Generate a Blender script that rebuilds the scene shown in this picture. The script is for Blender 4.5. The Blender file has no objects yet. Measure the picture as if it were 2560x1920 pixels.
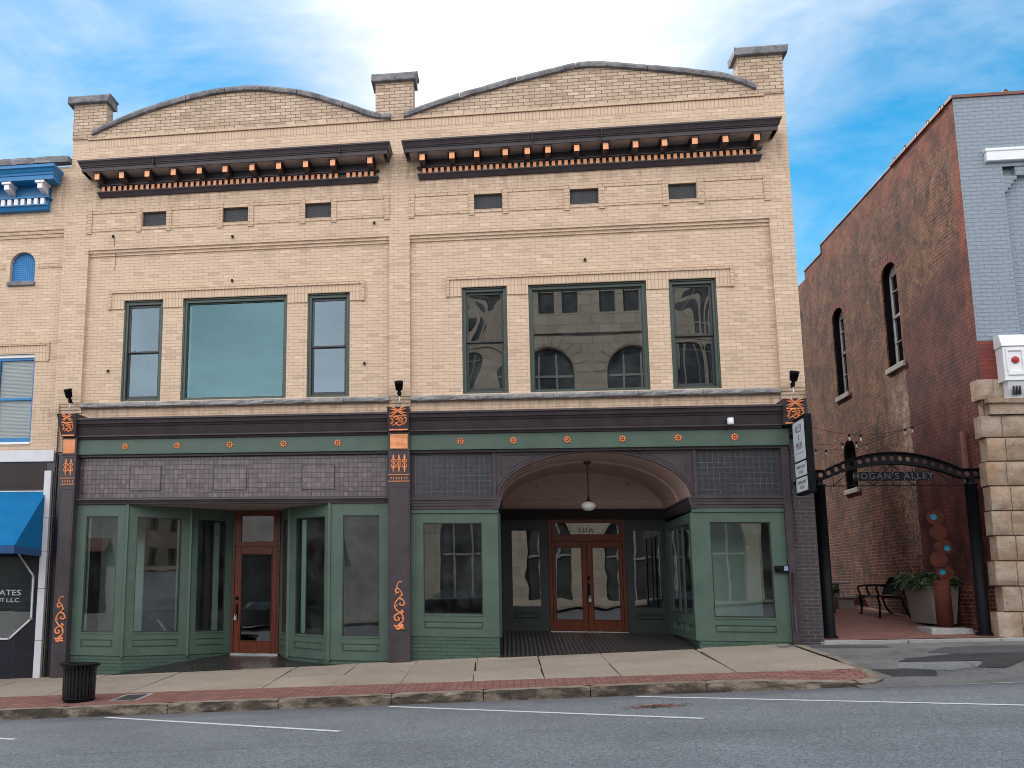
import bpy, math, random
from mathutils import Vector, Matrix, noise
random.seed(7)
SC = bpy.context.scene
COL = SC.collection
R = math.radians

# ------------------------------------------------------------------ camera
CAM = Vector((1.97899441, -19.09453839, 1.29640932))
RT = Vector((0.9871935987, 0.1593291770, 0.0079380170))
UP = Vector((0.0194558759, -0.1696372252, 0.9853145085))
FW = Vector((-0.1583359329, 0.9725417344, 0.1705646715))
cd = bpy.data.cameras.new('camera')
cd.sensor_width = 36.0
cd.lens = 35.41725
cd.shift_x = 0.1654983
cd.shift_y = 0.0307147
cd.clip_start = 0.1
cd.clip_end = 3000
co = bpy.data.objects.new('camera', cd)
COL.objects.link(co)
m = Matrix.Identity(4)
for i in range(3):
    m[i][0], m[i][1], m[i][2], m[i][3] = RT[i], UP[i], -FW[i], CAM[i]
co.matrix_world = m
SC.camera = co

# ------------------------------------------------------------------ world and sun
SUN_EL, SUN_AZ = 36.0, -20.0         # hazy sun behind the building: the whole front lies in its shade
W = bpy.data.worlds.new('World')
SC.world = W
W.use_nodes = True
wt = W.node_tree
wt.nodes.clear()


def wn(t, **k):
    n = wt.nodes.new(t)
    for a, b in k.items():
        if hasattr(n, a):
            setattr(n, a, b)
        else:
            n.inputs[a].default_value = b
    return n


def wl(a, b):
    wt.links.new(a, b)


def wmath(op, a, b=None, c=None):
    n = wn('ShaderNodeMath', operation=op)
    for i, v in enumerate((a, b, c)):
        if v is None:
            continue
        if isinstance(v, (int, float)):
            n.inputs[i].default_value = v
        else:
            wl(v, n.inputs[i])
    return n.outputs[0]


sky = wn('ShaderNodeTexSky', sky_type='NISHITA', sun_disc=False, sun_elevation=R(SUN_EL), sun_rotation=R(SUN_AZ),
         altitude=200.0, air_density=1.0, dust_density=0.05, ozone_density=3.0)
hsv = wn('ShaderNodeHueSaturation', Saturation=2.05, Value=0.102)
hsv.inputs['Hue'].default_value = 0.48
wl(sky.outputs[0], hsv.inputs['Color'])
tc = wn('ShaderNodeTexCoord')
dn = wn('ShaderNodeVectorMath', operation='NORMALIZE')
wl(tc.outputs['Generated'], dn.inputs[0])
D = dn.outputs[0]


def wdot(v):
    n = wn('ShaderNodeVectorMath', operation='DOT_PRODUCT')
    wl(D, n.inputs[0])
    n.inputs[1].default_value = Vector(v).normalized()
    return n.outputs['Value']


mp = wn('ShaderNodeMapping')
mp.inputs['Rotation'].default_value = (0.25, -0.45, 0.3)
mp.inputs['Scale'].default_value = (1.1, 1.5, 3.2)
wl(D, mp.inputs['Vector'])
n1 = wn('ShaderNodeTexNoise', Scale=2.6, Detail=9.0, Roughness=0.6, Distortion=0.5)
wl(mp.outputs[0], n1.inputs['Vector'])
n2 = wn('ShaderNodeTexNoise', Scale=7.0, Detail=8.0, Roughness=0.65, Distortion=0.8)
wl(mp.outputs[0], n2.inputs['Vector'])
# thin bright cloud around the hidden sun, heavier bright cloud over the street side of the sky
glow = wmath('POWER', wmath('MAXIMUM', wdot((-0.01, 0.86, 0.50)), 0.0), 75.0)
front = wmath('MULTIPLY_ADD', wdot((0.1, -0.85, 0.5)), 0.5, 0.5)
lowb = wmath('POWER', wmath('SUBTRACT', 1.0, wmath('MAXIMUM', wdot((0, 0, 1)), 0.0)), 3.0)
leftb = wmath('MULTIPLY', wmath('MAXIMUM', wdot((-0.62, 0.75, 0.2)), 0.0), 0.34)
f = wmath('MULTIPLY_ADD', n1.outputs[0], 1.15, -0.78)
f = wmath('ADD', f, wmath('MULTIPLY', wmath('SUBTRACT', n2.outputs[0], 0.5), 0.32))
f = wmath('ADD', f, wmath('MULTIPLY', glow, 1.15))
f = wmath('ADD', f, leftb)
f = wmath('ADD', f, wmath('MULTIPLY', lowb, 0.75))
f = wmath('ADD', f, wmath('MULTIPLY', wmath('POWER', front, 2.0), 1.1))
cl = wn('ShaderNodeClamp')
wl(f, cl.inputs[0])
bright = wmath('ADD', wmath('MULTIPLY_ADD', wmath('POWER', front, 1.5), 1.75, 0.58), wmath('MULTIPLY', glow, 0.06))
bright = wmath('MULTIPLY', bright, wmath('MULTIPLY_ADD', n1.outputs[0], wmath('MULTIPLY', front, 1.5), wmath('MULTIPLY_ADD', front, -0.75, 1.0)))
ccol = wn('ShaderNodeMixRGB', blend_type='MULTIPLY')
ccol.inputs[0].default_value = 1.0
ccol.inputs[1].default_value = (0.97, 0.985, 1.0, 1)
wl(bright, ccol.inputs[2])
mixc = wn('ShaderNodeMixRGB')
wl(cl.outputs[0], mixc.inputs[0])
wl(hsv.outputs[0], mixc.inputs[1])
wl(ccol.outputs[0], mixc.inputs[2])
bg = wn('ShaderNodeBackground', Strength=1.0)
wl(mixc.outputs[0], bg.inputs[0])
wo = wn('ShaderNodeOutputWorld')
wl(bg.outputs[0], wo.inputs[0])

sd = bpy.data.lights.new('sun', 'SUN')
sd.energy = 3.2
sd.angle = R(6)
sd.color = (1.0, 0.95, 0.87)
so = bpy.data.objects.new('sun', sd)
COL.objects.link(so)
sdir = Vector((math.sin(R(SUN_AZ)) * math.cos(R(SUN_EL)), math.cos(R(SUN_AZ)) * math.cos(R(SUN_EL)), math.sin(R(SUN_EL))))
so.rotation_euler = sdir.to_track_quat('Z', 'Y').to_euler()
so.location = sdir * 60

SC.view_settings.view_transform = 'Standard'
SC.view_settings.look = 'None'
SC.view_settings.exposure = 0.55
SC.view_settings.gamma = 1.0
SC.cycles.use_denoising = True
SC.cycles.adaptive_threshold = 0.006
SC.cycles.filter_width = 1.0

# ------------------------------------------------------------------ materials
def srgb(r, g, b):
    def c(v):
        v /= 255.0
        return v / 12.92 if v <= 0.04045 else ((v + 0.055) / 1.055) ** 2.4
    return (c(r), c(g), c(b), 1.0)


class Mat:
    def __init__(s, name):
        s.m = bpy.data.materials.new(name)
        s.m.use_nodes = True
        s.t = s.m.node_tree
        s.t.nodes.clear()
        s.out = s.n('ShaderNodeOutputMaterial')
        s._p = None

    def n(s, t, **k):
        n = s.t.nodes.new(t)
        for a, b in k.items():
            if hasattr(n, a):
                setattr(n, a, b)
            else:
                n.inputs[a.replace('_', ' ')].default_value = b
        return n

    def l(s, a, b):
        s.t.links.new(a, b)

    def pos(s):
        if s._p is None:
            s._p = s.n('ShaderNodeNewGeometry').outputs['Position']
        return s._p

    def math(s, op, a, b=None, c=None, clamp=False):
        n = s.n('ShaderNodeMath', operation=op)
        n.use_clamp = clamp
        for i, v in enumerate((a, b, c)):
            if v is None:
                continue
            if isinstance(v, (int, float)):
                n.inputs[i].default_value = v
            else:
                s.l(v, n.inputs[i])
        return n.outputs[0]

    def mix(s, fac, a, b, mode='MIX'):
        n = s.n('ShaderNodeMixRGB', blend_type=mode)
        for i, v in enumerate((fac, a, b)):
            if isinstance(v, (int, float)):
                n.inputs[i].default_value = v
            elif isinstance(v, tuple):
                n.inputs[i].default_value = v
            else:
                s.l(v, n.inputs[i])
        return n.outputs[0]

    def noise(s, scale, detail=4.0, rough=0.55, vec=None, stretch=None, dist=0.0):
        n = s.n('ShaderNodeTexNoise', Scale=scale, Detail=detail, Roughness=rough, Distortion=dist)
        v = vec or s.pos()
        if stretch:
            mp_ = s.n('ShaderNodeMapping')
            mp_.inputs['Scale'].default_value = stretch
            s.l(v, mp_.inputs['Vector'])
            v = mp_.outputs[0]
        s.l(v, n.inputs['Vector'])
        return n.outputs[0]

    def ramp(s, fac, lo, hi):
        n = s.n('ShaderNodeMapRange')
        n.inputs['From Min'].default_value = lo
        n.inputs['From Max'].default_value = hi
        n.interpolation_type = 'SMOOTHSTEP'
        s.l(fac, n.inputs['Value'])
        return n.outputs[0]

    def bump(s, h, strength=0.3, dist=0.01, prev=None):
        n = s.n('ShaderNodeBump', Strength=strength, Distance=dist)
        s.l(h, n.inputs['Height'])
        if prev is not None:
            s.l(prev, n.inputs['Normal'])
        return n.outputs[0]

    def axes(s):
        sp = s.n('ShaderNodeSeparateXYZ')
        s.l(s.pos(), sp.inputs[0])
        return sp.outputs

    def fin(s, col, rough=0.6, metal=0.0, normal=None, spec=0.5):
        p = s.n('ShaderNodeBsdfPrincipled')
        for k, v in (('Base Color', col), ('Roughness', rough), ('Metallic', metal), ('Specular IOR Level', spec)):
            if isinstance(v, (int, float, tuple)):
                p.inputs[k].default_value = v
            else:
                s.l(v, p.inputs[k])
        if normal is not None:
            s.l(normal, p.inputs['Normal'])
        s.l(p.outputs[0], s.out.inputs[0])
        return s.m


def paint(name, c, rough=0.5, metal=0.0, var=0.12, scale=3.0, bstr=0.08, bscale=60.0, spec=0.5, dirt=0.0, dirtcol=(0.05, 0.045, 0.04, 1)):
    M = Mat(name)
    a = M.noise(scale, 6.0, 0.6)
    dark = tuple(x * (1 - var) for x in c[:3]) + (1,)
    lite = tuple(min(1, x * (1 + var)) for x in c[:3]) + (1,)
    col = M.mix(M.ramp(a, 0.3, 0.7), dark, lite)
    if dirt > 0:
        d = M.noise(2.2, 8.0, 0.7, stretch=(1.6, 1.6, 0.35))
        col = M.mix(M.math('MULTIPLY', M.ramp(d, 0.5, 0.75), dirt), col, dirtcol)
    r = M.math('MULTIPLY_ADD', a, 0.25, rough - 0.125)
    b = M.bump(M.noise(bscale, 3.0), bstr, 0.01)
    return M.fin(col, r, metal, b, spec)


def brick(name, c1, c2, mortar, bw=0.212, rh=0.0667, ms=0.006, off=0.5, stain=0.25, staincol=(0.18, 0.12, 0.08, 1), bstr=0.5, rough=0.85, sc=1.0, hue=None, flat=False, sill=False, odd=0.0):
    M = Mat(name)
    X = M.axes()
    u = M.math('ADD', X[0], X[1])
    cv = M.n('ShaderNodeCombineXYZ')
    if flat:                      # lying pavers: the pattern runs in the ground plane
        M.l(X[0], cv.inputs[0])
        M.l(X[1], cv.inputs[1])
    else:
        M.l(u, cv.inputs[0])
        M.l(X[2], cv.inputs[1])
    wob = M.noise(3.0, 2.0)
    wv = M.n('ShaderNodeVectorMath', operation='MULTIPLY_ADD')
    M.l(wob, wv.inputs[0])
    wv.inputs[1].default_value = (0.012, 0.008, 0)
    M.l(cv.outputs[0], wv.inputs[2])
    bt = M.n('ShaderNodeTexBrick', Scale=sc, Mortar_Size=ms, Mortar_Smooth=0.15, Bias=0.0, Brick_Width=bw, Row_Height=rh)
    bt.offset = off
    bt.inputs['Color1'].default_value = c1
    bt.inputs['Color2'].default_value = c2
    bt.inputs['Mortar'].default_value = mortar
    M.l(wv.outputs[0], bt.inputs['Vector'])
    big = M.noise(0.9, 7.0, 0.65)
    fine = M.noise(45.0, 4.0, 0.6)
    base = bt.outputs[0]
    if odd:       # a few bricks fired paler or darker than the rest
        b2 = M.n('ShaderNodeTexBrick', Scale=sc, Mortar_Size=ms, Mortar_Smooth=0.15, Bias=0.0, Brick_Width=bw, Row_Height=rh)
        b2.offset = off
        b2.inputs['Color1'].default_value = (0, 0, 0, 1)
        b2.inputs['Color2'].default_value = (1, 1, 1, 1)
        b2.inputs['Mortar'].default_value = (0.5, 0.5, 0.5, 1)
        M.l(wv.outputs[0], b2.inputs['Vector'])
        pale = tuple(min(1, c * 1.22 + 0.02) for c in c1[:3]) + (1,)
        deep = tuple(c * 0.66 for c in c2[:3]) + (1,)
        base = M.mix(M.math('MULTIPLY', M.ramp(b2.outputs[0], 0.88, 0.97), odd), base, pale)
        base = M.mix(M.math('MULTIPLY', M.ramp(b2.outputs[0], 0.10, 0.03), odd), base, deep)
    col = M.mix(M.math('MULTIPLY', M.ramp(big, 0.48, 0.78), stain), base, staincol)
    streak = M.noise(1.4, 8.0, 0.7, stretch=(3.2, 3.2, 0.22))
    col = M.mix(M.math('MULTIPLY', M.ramp(streak, 0.52, 0.8), stain * 0.8), col, staincol)
    col = M.mix(0.22, col, M.mix(fine, (0.25, 0.25, 0.25, 1), (0.8, 0.8, 0.8, 1)), 'SOFT_LIGHT')
    if sill:      # rain streaks below the sills and soot under the cornices
        st2 = M.noise(2.0, 8.0, 0.75, stretch=(4.0, 4.0, 0.5))
        m1 = M.math('MULTIPLY', M.ramp(X[2], 4.55, 4.7), M.ramp(X[2], 4.95, 4.86))
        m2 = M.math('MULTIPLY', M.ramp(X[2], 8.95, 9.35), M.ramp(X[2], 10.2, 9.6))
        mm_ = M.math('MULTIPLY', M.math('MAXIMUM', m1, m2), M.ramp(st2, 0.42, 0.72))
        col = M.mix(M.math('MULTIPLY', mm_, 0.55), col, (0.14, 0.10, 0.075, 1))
    if hue:
        h = M.noise(0.45, 3.0)
        col = M.mix(M.math('MULTIPLY', M.ramp(h, 0.4, 0.65), 0.5), col, hue)
    hgt = M.math('MULTIPLY_ADD', bt.outputs['Fac'], -1.0, M.math('MULTIPLY', fine, 0.25))
    return M.fin(col, rough, 0.0, M.bump(hgt, bstr, 0.012), 0.25)


def glass(name, ior=2.0, tint=(0.55, 0.62, 0.6, 1), wave=0.02, wscale=0.9, refl=(1, 1, 1, 1), detail=2.0, dust=0.0):
    M = Mat(name)
    g = M.n('ShaderNodeBsdfGlossy', Roughness=0.0)
    g.inputs['Color'].default_value = refl
    t = M.n('ShaderNodeBsdfTransparent')
    t.inputs['Color'].default_value = tint
    fr = M.n('ShaderNodeFresnel', IOR=ior)
    if wave > 0:
        nb = M.bump(M.noise(wscale, detail, 0.5), 1.0, wave)
        M.l(nb, g.inputs['Normal'])
    if dust:
        df_ = M.n('ShaderNodeBsdfDiffuse')
        df_.inputs['Color'].default_value = (0.62, 0.66, 0.66, 1)
        m2 = M.n('ShaderNodeMixShader')
        M.l(M.math('MULTIPLY', M.ramp(M.noise(1.6, 6.0, 0.65), 0.35, 0.75), dust), m2.inputs[0])
        M.l(t.outputs[0], m2.inputs[1])
        M.l(df_.outputs[0], m2.inputs[2])
        t = m2
    mx = M.n('ShaderNodeMixShader')
    M.l(fr.outputs[0], mx.inputs[0])
    M.l(t.outputs[0], mx.inputs[1])
    M.l(g.outputs[0], mx.inputs[2])
    M.l(mx.outputs[0], M.out.inputs[0])
    return M.m


def stone(name, c1, c2, rough=0.85, scale=5.0, bstr=0.6, speck=0.3, bs=14.0, rust=None):
    M = Mat(name)
    a = M.noise(scale, 8.0, 0.65)
    b = M.noise(90.0, 3.0, 0.7)
    col = M.mix(M.ramp(a, 0.3, 0.7), c1, c2)
    col = M.mix(speck, col, M.mix(M.ramp(b, 0.35, 0.65), (0.1, 0.1, 0.1, 1), (0.9, 0.9, 0.9, 1)), 'SOFT_LIGHT')
    if rust:
        d = M.noise(1.7, 6.0, 0.7)
        col = M.mix(M.math('MULTIPLY', M.ramp(d, 0.45, 0.7), 0.75), col, rust)
        e = M.noise(6.0, 8.0, 0.75)
        col = M.mix(M.math('MULTIPLY', M.ramp(e, 0.55, 0.75), 0.7), col, (0.05, 0.042, 0.035, 1))
    h = M.math('ADD', M.noise(bs, 8.0, 0.65), M.math('MULTIPLY', b, 0.2))
    return M.fin(col, rough, 0.0, M.bump(h, bstr, 0.04), 0.3)


def tiles(name, c1, c2, line, w, h, ms=0.006, rough=0.2, bump=0.4, metal_line=False):
    M = Mat(name)
    X = M.axes()
    cv = M.n('ShaderNodeCombineXYZ')
    M.l(X[0], cv.inputs[0])
    M.l(X[2], cv.inputs[1])
    bt = M.n('ShaderNodeTexBrick', Scale=1.0, Mortar_Size=ms, Mortar_Smooth=0.1, Brick_Width=w, Row_Height=h)
    bt.offset = 0.0
    bt.inputs['Color1'].default_value = c1
    bt.inputs['Color2'].default_value = c2
    bt.inputs['Mortar'].default_value = line
    M.l(cv.outputs[0], bt.inputs['Vector'])
    big = M.noise(1.6, 5.0, 0.6)
    col = M.mix(M.math('MULTIPLY', M.ramp(big, 0.42, 0.72), 0.55), bt.outputs[0], c1)
    f = M.noise(25.0, 4.0, 0.6)
    col = M.mix(0.35, col, M.mix(f, (0.2, 0.2, 0.2, 1), (0.8, 0.8, 0.8, 1)), 'SOFT_LIGHT')
    hg = M.math('MULTIPLY_ADD', bt.outputs['Fac'], 1.0 if metal_line else -1.0, M.math('MULTIPLY', M.noise(9.0, 2.0), 0.7))
    return M.fin(col, M.math('MULTIPLY_ADD', f, 0.3, rough), 0.0, M.bump(hg, bump, 0.008), 0.5)


TAN1, TAN2 = srgb(212, 186, 160), srgb(192, 160, 132)
MT = {}
MT['brick'] = brick('tan brick', (0.610, 0.452, 0.333, 1), (0.565, 0.412, 0.298, 1), (0.36, 0.242, 0.172, 1), ms=0.0036, stain=0.26, sill=True, odd=0.5, staincol=(0.30, 0.19, 0.12, 1))
MT['brick_top'] = brick('weathered tan brick', (0.55, 0.425, 0.325, 1), (0.42, 0.30, 0.21, 1), (0.18, 0.12, 0.085, 1), stain=0.38, odd=0.7, staincol=(0.2, 0.15, 0.11, 1), rh=0.0715, bw=0.215, ms=0.007)
MT['soldier'] = brick('soldier course brick', (0.605, 0.448, 0.328, 1), (0.555, 0.404, 0.290, 1), (0.38, 0.26, 0.185, 1), bw=0.069, rh=0.21, off=0.0, stain=0.2, staincol=(0.3, 0.19, 0.12, 1))
MT['trimbrick'] = brick('projecting brick', (0.585, 0.428, 0.312, 1), (0.535, 0.386, 0.276, 1), (0.32, 0.20, 0.14, 1), bw=0.212, rh=0.0667, stain=0.25, staincol=(0.26, 0.17, 0.12, 1))
MT['granite'] = stone('grey granite', (0.20, 0.195, 0.20, 1), (0.36, 0.34, 0.33, 1), bs=18.0, bstr=0.9)
MT['copestone'] = stone('coping stone', (0.115, 0.112, 0.125, 1), (0.265, 0.25, 0.255, 1), bs=11.0, bstr=0.9)
MT['black'] = paint('dark brown paint', (0.046, 0.035, 0.041, 1), 0.42, var=0.18, spec=0.35, dirt=0.15, dirtcol=(0.07, 0.06, 0.062, 1))
MT['soffit'] = paint('pale soffit paint', (0.34, 0.27, 0.25, 1), 0.6, var=0.12)
MT['green'] = paint('green paint', (0.064, 0.101, 0.078, 1), 0.42, spec=0.35, var=0.10, bstr=0.05, dirt=0.22, dirtcol=(0.10, 0.12, 0.10, 1))
MT['greenbrick'] = brick('green painted brick', (0.062, 0.104, 0.080, 1), (0.050, 0.088, 0.066, 1), (0.036, 0.062, 0.048, 1), stain=0.15, staincol=(0.03, 0.04, 0.03, 1), rough=0.5, bstr=0.8)
MT['darkbrick'] = brick('dark painted brick', (0.052, 0.043, 0.048, 1), (0.042, 0.035, 0.039, 1), (0.115, 0.10, 0.105, 1), stain=0.1, rough=0.45, bstr=0.9)
MT['slate'] = paint('slate blue paint', (0.026, 0.032, 0.034, 1), 0.5, var=0.1, spec=0.3)
MT['orange'] = paint('orange paint', (0.78, 0.32, 0.14, 1), 0.5, var=0.12, scale=9.0)
MT['copper'] = paint('copper paint', (0.66, 0.22, 0.085, 1), 0.42, metal=0.2, var=0.22, scale=14.0)
MT['wgreen'] = paint('window frame green', (0.038, 0.058, 0.046, 1), 0.4, var=0.08)
MT['sash'] = paint('dark sash', (0.022, 0.023, 0.026, 1), 0.4)
MT['plaster'] = paint('vestibule plaster', (0.50, 0.345, 0.30, 1), 0.7, var=0.06)
MT['room'] = paint('room white wall', (0.62, 0.66, 0.62, 1), 0.8, var=0.03)
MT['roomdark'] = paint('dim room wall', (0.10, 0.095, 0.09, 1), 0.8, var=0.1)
MT['shopfloor'] = paint('room floor boards', (0.16, 0.10, 0.06, 1), 0.5)
MT['whitetrim'] = paint('white drywall edge', (0.62, 0.70, 0.66, 1), 0.6, var=0.03)
MT['metal'] = paint('black metal', (0.005, 0.005, 0.007, 1), 0.5, var=0.2, spec=0.10)
MT['binmetal'] = paint('glossy black steel', (0.006, 0.006, 0.008, 1), 0.28, var=0.2, spec=0.45)
MT['steel'] = paint('steel', (0.45, 0.46, 0.48, 1), 0.3, metal=0.9)
MT['roof'] = paint('roof felt', (0.08, 0.08, 0.085, 1), 0.9)
MT['white'] = paint('white paint', (0.72, 0.72, 0.74, 1), 0.45, var=0.04)
MT['milk'] = paint('milk glass', (0.66, 0.66, 0.64, 1), 0.15, var=0.02, spec=0.7)
MT['bronze'] = paint('bronze', (0.10, 0.045, 0.03, 1), 0.35, metal=0.7)
MT['rosette_shade'] = paint('shaded copper', (0.22, 0.035, 0.012, 1), 0.5)  # shade of the rosette's hollow ring put into a darker copper
MT['screen'] = tiles('perforated vent screen', (0.006, 0.006, 0.008, 1), (0.012, 0.012, 0.015, 1), (0.055, 0.055, 0.066, 1), 0.034, 0.032, ms=0.003, rough=0.4)
MT['prism'] = tiles('purple prism tiles', (0.070, 0.052, 0.062, 1), (0.150, 0.108, 0.122, 1), (0.010, 0.008, 0.011, 1), 0.0895, 0.0925, ms=0.005, rough=0.12)
MT['came'] = paint('dull lead frame', (0.055, 0.042, 0.050, 1), 0.5)
MT['prismlite'] = tiles('pale prism tiles', (0.088, 0.066, 0.074, 1), (0.165, 0.126, 0.136, 1), (0.012, 0.010, 0.012, 1), 0.0895, 0.0925, ms=0.0035, rough=0.2)
MT['leaded'] = tiles('leaded dark glass', (0.020, 0.022, 0.032, 1), (0.030, 0.030, 0.040, 1), (0.15, 0.155, 0.17, 1), 0.1, 0.098, ms=0.0022, rough=0.12, metal_line=True)
MT['glass_sky'] = glass('upper window glass', 2.1, (0.62, 0.80, 0.84, 1), 0.002, 0.5, refl=(0.64, 0.84, 1.0, 1))
MT['glass_teal'] = glass('teal window glass', 2.05, (0.60, 0.88, 0.90, 1), 0.002, 0.5, refl=(0.42, 0.74, 0.84, 1))
MT['glass_wavy'] = glass('wavy upper window glass', 2.3, (0.30, 0.34, 0.32, 1), 0.06, 0.95, detail=0.0, dust=0.05)
MT['glass_big'] = glass('large dark window glass', 2.5, (0.28, 0.34, 0.32, 1), 0.0012, 0.5, dust=0.05)
MT['glass_shop'] = glass('shop window glass', 2.0, (0.72, 0.84, 0.80, 1), 0.002, 0.7, refl=(0.92, 0.98, 1.0, 1), dust=0.05)
MT['glass_clear'] = glass('clear window glass', 1.5, (0.85, 0.9, 0.9, 1), 0.001, 0.5)
MT['glass_door'] = glass('door glass', 2.2, (0.5, 0.55, 0.55, 1), 0.003, 0.9, dust=0.03)


def wood():
    M = Mat('mahogany')
    a = M.noise(5.0, 6.0, 0.6, stretch=(14.0, 14.0, 1.0), dist=0.6)
    col = M.mix(M.ramp(a, 0.3, 0.7), (0.050, 0.009, 0.003, 1), (0.145, 0.027, 0.008, 1))
    return M.fin(col, 0.36, 0.0, M.bump(a, 0.08, 0.005), 0.3)


MT['wood'] = wood()


def asphalt():
    M = Mat('asphalt')
    a = M.noise(0.55, 8.0, 0.6)
    b = M.noise(62.0, 4.0, 0.8)
    c = M.noise(24.0, 5.0, 0.75)
    col = M.mix(M.ramp(a, 0.3, 0.7), (0.140, 0.145, 0.156, 1), (0.180, 0.186, 0.198, 1))
    tyre = M.noise(1.2, 5.0, 0.6, stretch=(0.06, 1.0, 1.0))
    col = M.mix(M.math('MULTIPLY', M.ramp(tyre, 0.5, 0.72), 0.30), col, (0.105, 0.109, 0.12, 1))
    col = M.mix(0.75, col, M.mix(M.ramp(b, 0.38, 0.62), (0.12, 0.12, 0.12, 1), (0.92, 0.92, 0.92, 1)), 'OVERLAY')
    col = M.mix(0.5, col, M.mix(M.ramp(c, 0.38, 0.62), (0.2, 0.2, 0.2, 1), (0.8, 0.8, 0.8, 1)), 'SOFT_LIGHT')
    # oily dirt along the kerb and a few drips
    X = M.axes()
    k = M.ramp(M.math('ADD', X[1], M.math('MULTIPLY', M.noise(1.5, 5.0), 0.9)), -4.95, -4.1)
    col = M.mix(M.math('MULTIPLY', k, 0.45), col, (0.05, 0.046, 0.045, 1))
    s = M.noise(0.9, 6.0, 0.7, stretch=(0.6, 1.6, 1.0))
    col = M.mix(M.math('MULTIPLY', M.ramp(s, 0.63, 0.72), 0.45), col, (0.045, 0.044, 0.046, 1))
    seam = M.math('ABSOLUTE', M.math('ADD', M.math('ADD', X[1], 8.55), M.math('MULTIPLY', M.math('SUBTRACT', M.noise(0.8, 6.0, 0.7), 0.5), 0.5)))
    col = M.mix(M.math('MULTIPLY', M.math('SUBTRACT', 1.0, M.ramp(seam, 0.008, 0.03)), 0.35), col, (0.06, 0.06, 0.064, 1))
    oil = M.noise(1.7, 3.0, 0.5)
    col = M.mix(M.math('MULTIPLY', M.ramp(oil, 0.70, 0.76), 0.4), col, (0.06, 0.058, 0.06, 1))
    return M.fin(col, 0.8, 0.0, M.bump(b, 0.55, 0.006), 0.35)


MT['asphalt'] = asphalt()


def patchy(name, c1, c2, sc=1.5, sp=60.0):
    M = Mat(name)
    a = M.noise(sc, 8.0, 0.65)
    b = M.noise(sp, 3.0, 0.75)
    col = M.mix(M.ramp(a, 0.3, 0.7), c1, c2)
    col = M.mix(0.55, col, M.mix(M.ramp(b, 0.38, 0.64), (0.1, 0.1, 0.1, 1), (0.9, 0.9, 0.9, 1)), 'OVERLAY')
    v = M.n('ShaderNodeTexVoronoi', feature='DISTANCE_TO_EDGE', Scale=0.9)
    wv = M.n('ShaderNodeVectorMath', operation='MULTIPLY_ADD')
    nn = M.n('ShaderNodeTexNoise', Scale=3.0, Detail=6.0)
    M.l(M.pos(), nn.inputs['Vector'])
    M.l(nn.outputs[1], wv.inputs[0])
    wv.inputs[1].default_value = (0.5, 0.5, 0.0)
    M.l(M.pos(), wv.inputs[2])
    M.l(wv.outputs[0], v.inputs['Vector'])
    cr = M.math('SUBTRACT', 1.0, M.ramp(v.outputs[0], 0.003, 0.011))
    col = M.mix(M.math('MULTIPLY', cr, 0.45), col, (0.035, 0.034, 0.034, 1))
    return M.fin(col, 0.85, 0.0, M.bump(b, 0.6, 0.008), 0.3)


MT['apron'] = patchy('worn asphalt apron', (0.115, 0.110, 0.108, 1), (0.18, 0.172, 0.168, 1))
MT['patch_dark'] = patchy('dark asphalt patch', (0.030, 0.028, 0.028, 1), (0.048, 0.045, 0.045, 1))
MT['patch_mid'] = patchy('grey asphalt patch', (0.066, 0.064, 0.068, 1), (0.088, 0.086, 0.090, 1))
MT['patch_lite'] = patchy('pale asphalt patch', (0.15, 0.15, 0.156, 1), (0.19, 0.19, 0.196, 1))


def concrete(name, c1, c2, island=0.0):
    M = Mat(name)
    a = M.noise(0.8, 8.0, 0.65)
    b = M.noise(48.0, 5.0, 0.75)
    col = M.mix(M.ramp(a, 0.3, 0.7), c1, c2)
    if island:
        g = M.n('ShaderNodeNewGeometry')
        rp = g.outputs['Random Per Island']
        col = M.mix(M.math('MULTIPLY', rp, island), col, (0.19, 0.165, 0.15, 1))
        col = M.mix(M.math('MULTIPLY', M.math('FRACT', M.math('MULTIPLY', rp, 7.3)), island * 0.6), col, (0.34, 0.27, 0.21, 1))
    st = M.noise(2.4, 7.0, 0.7)
    col = M.mix(M.math('MULTIPLY', M.ramp(st, 0.55, 0.75), 0.4), col, (0.13, 0.105, 0.085, 1))
    col = M.mix(0.55, col, M.mix(M.ramp(b, 0.3, 0.7), (0.1, 0.1, 0.1, 1), (0.9, 0.9, 0.9, 1)), 'SOFT_LIGHT')
    sp_ = M.noise(7.0, 3.0, 0.6)
    col = M.mix(M.math('MULTIPLY', M.ramp(sp_, 0.66, 0.72), 0.5), col, (0.10, 0.08, 0.07, 1))
    return M.fin(col, 0.85, 0.0, M.bump(M.math('ADD', b, a), 0.3, 0.01), 0.3)


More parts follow.
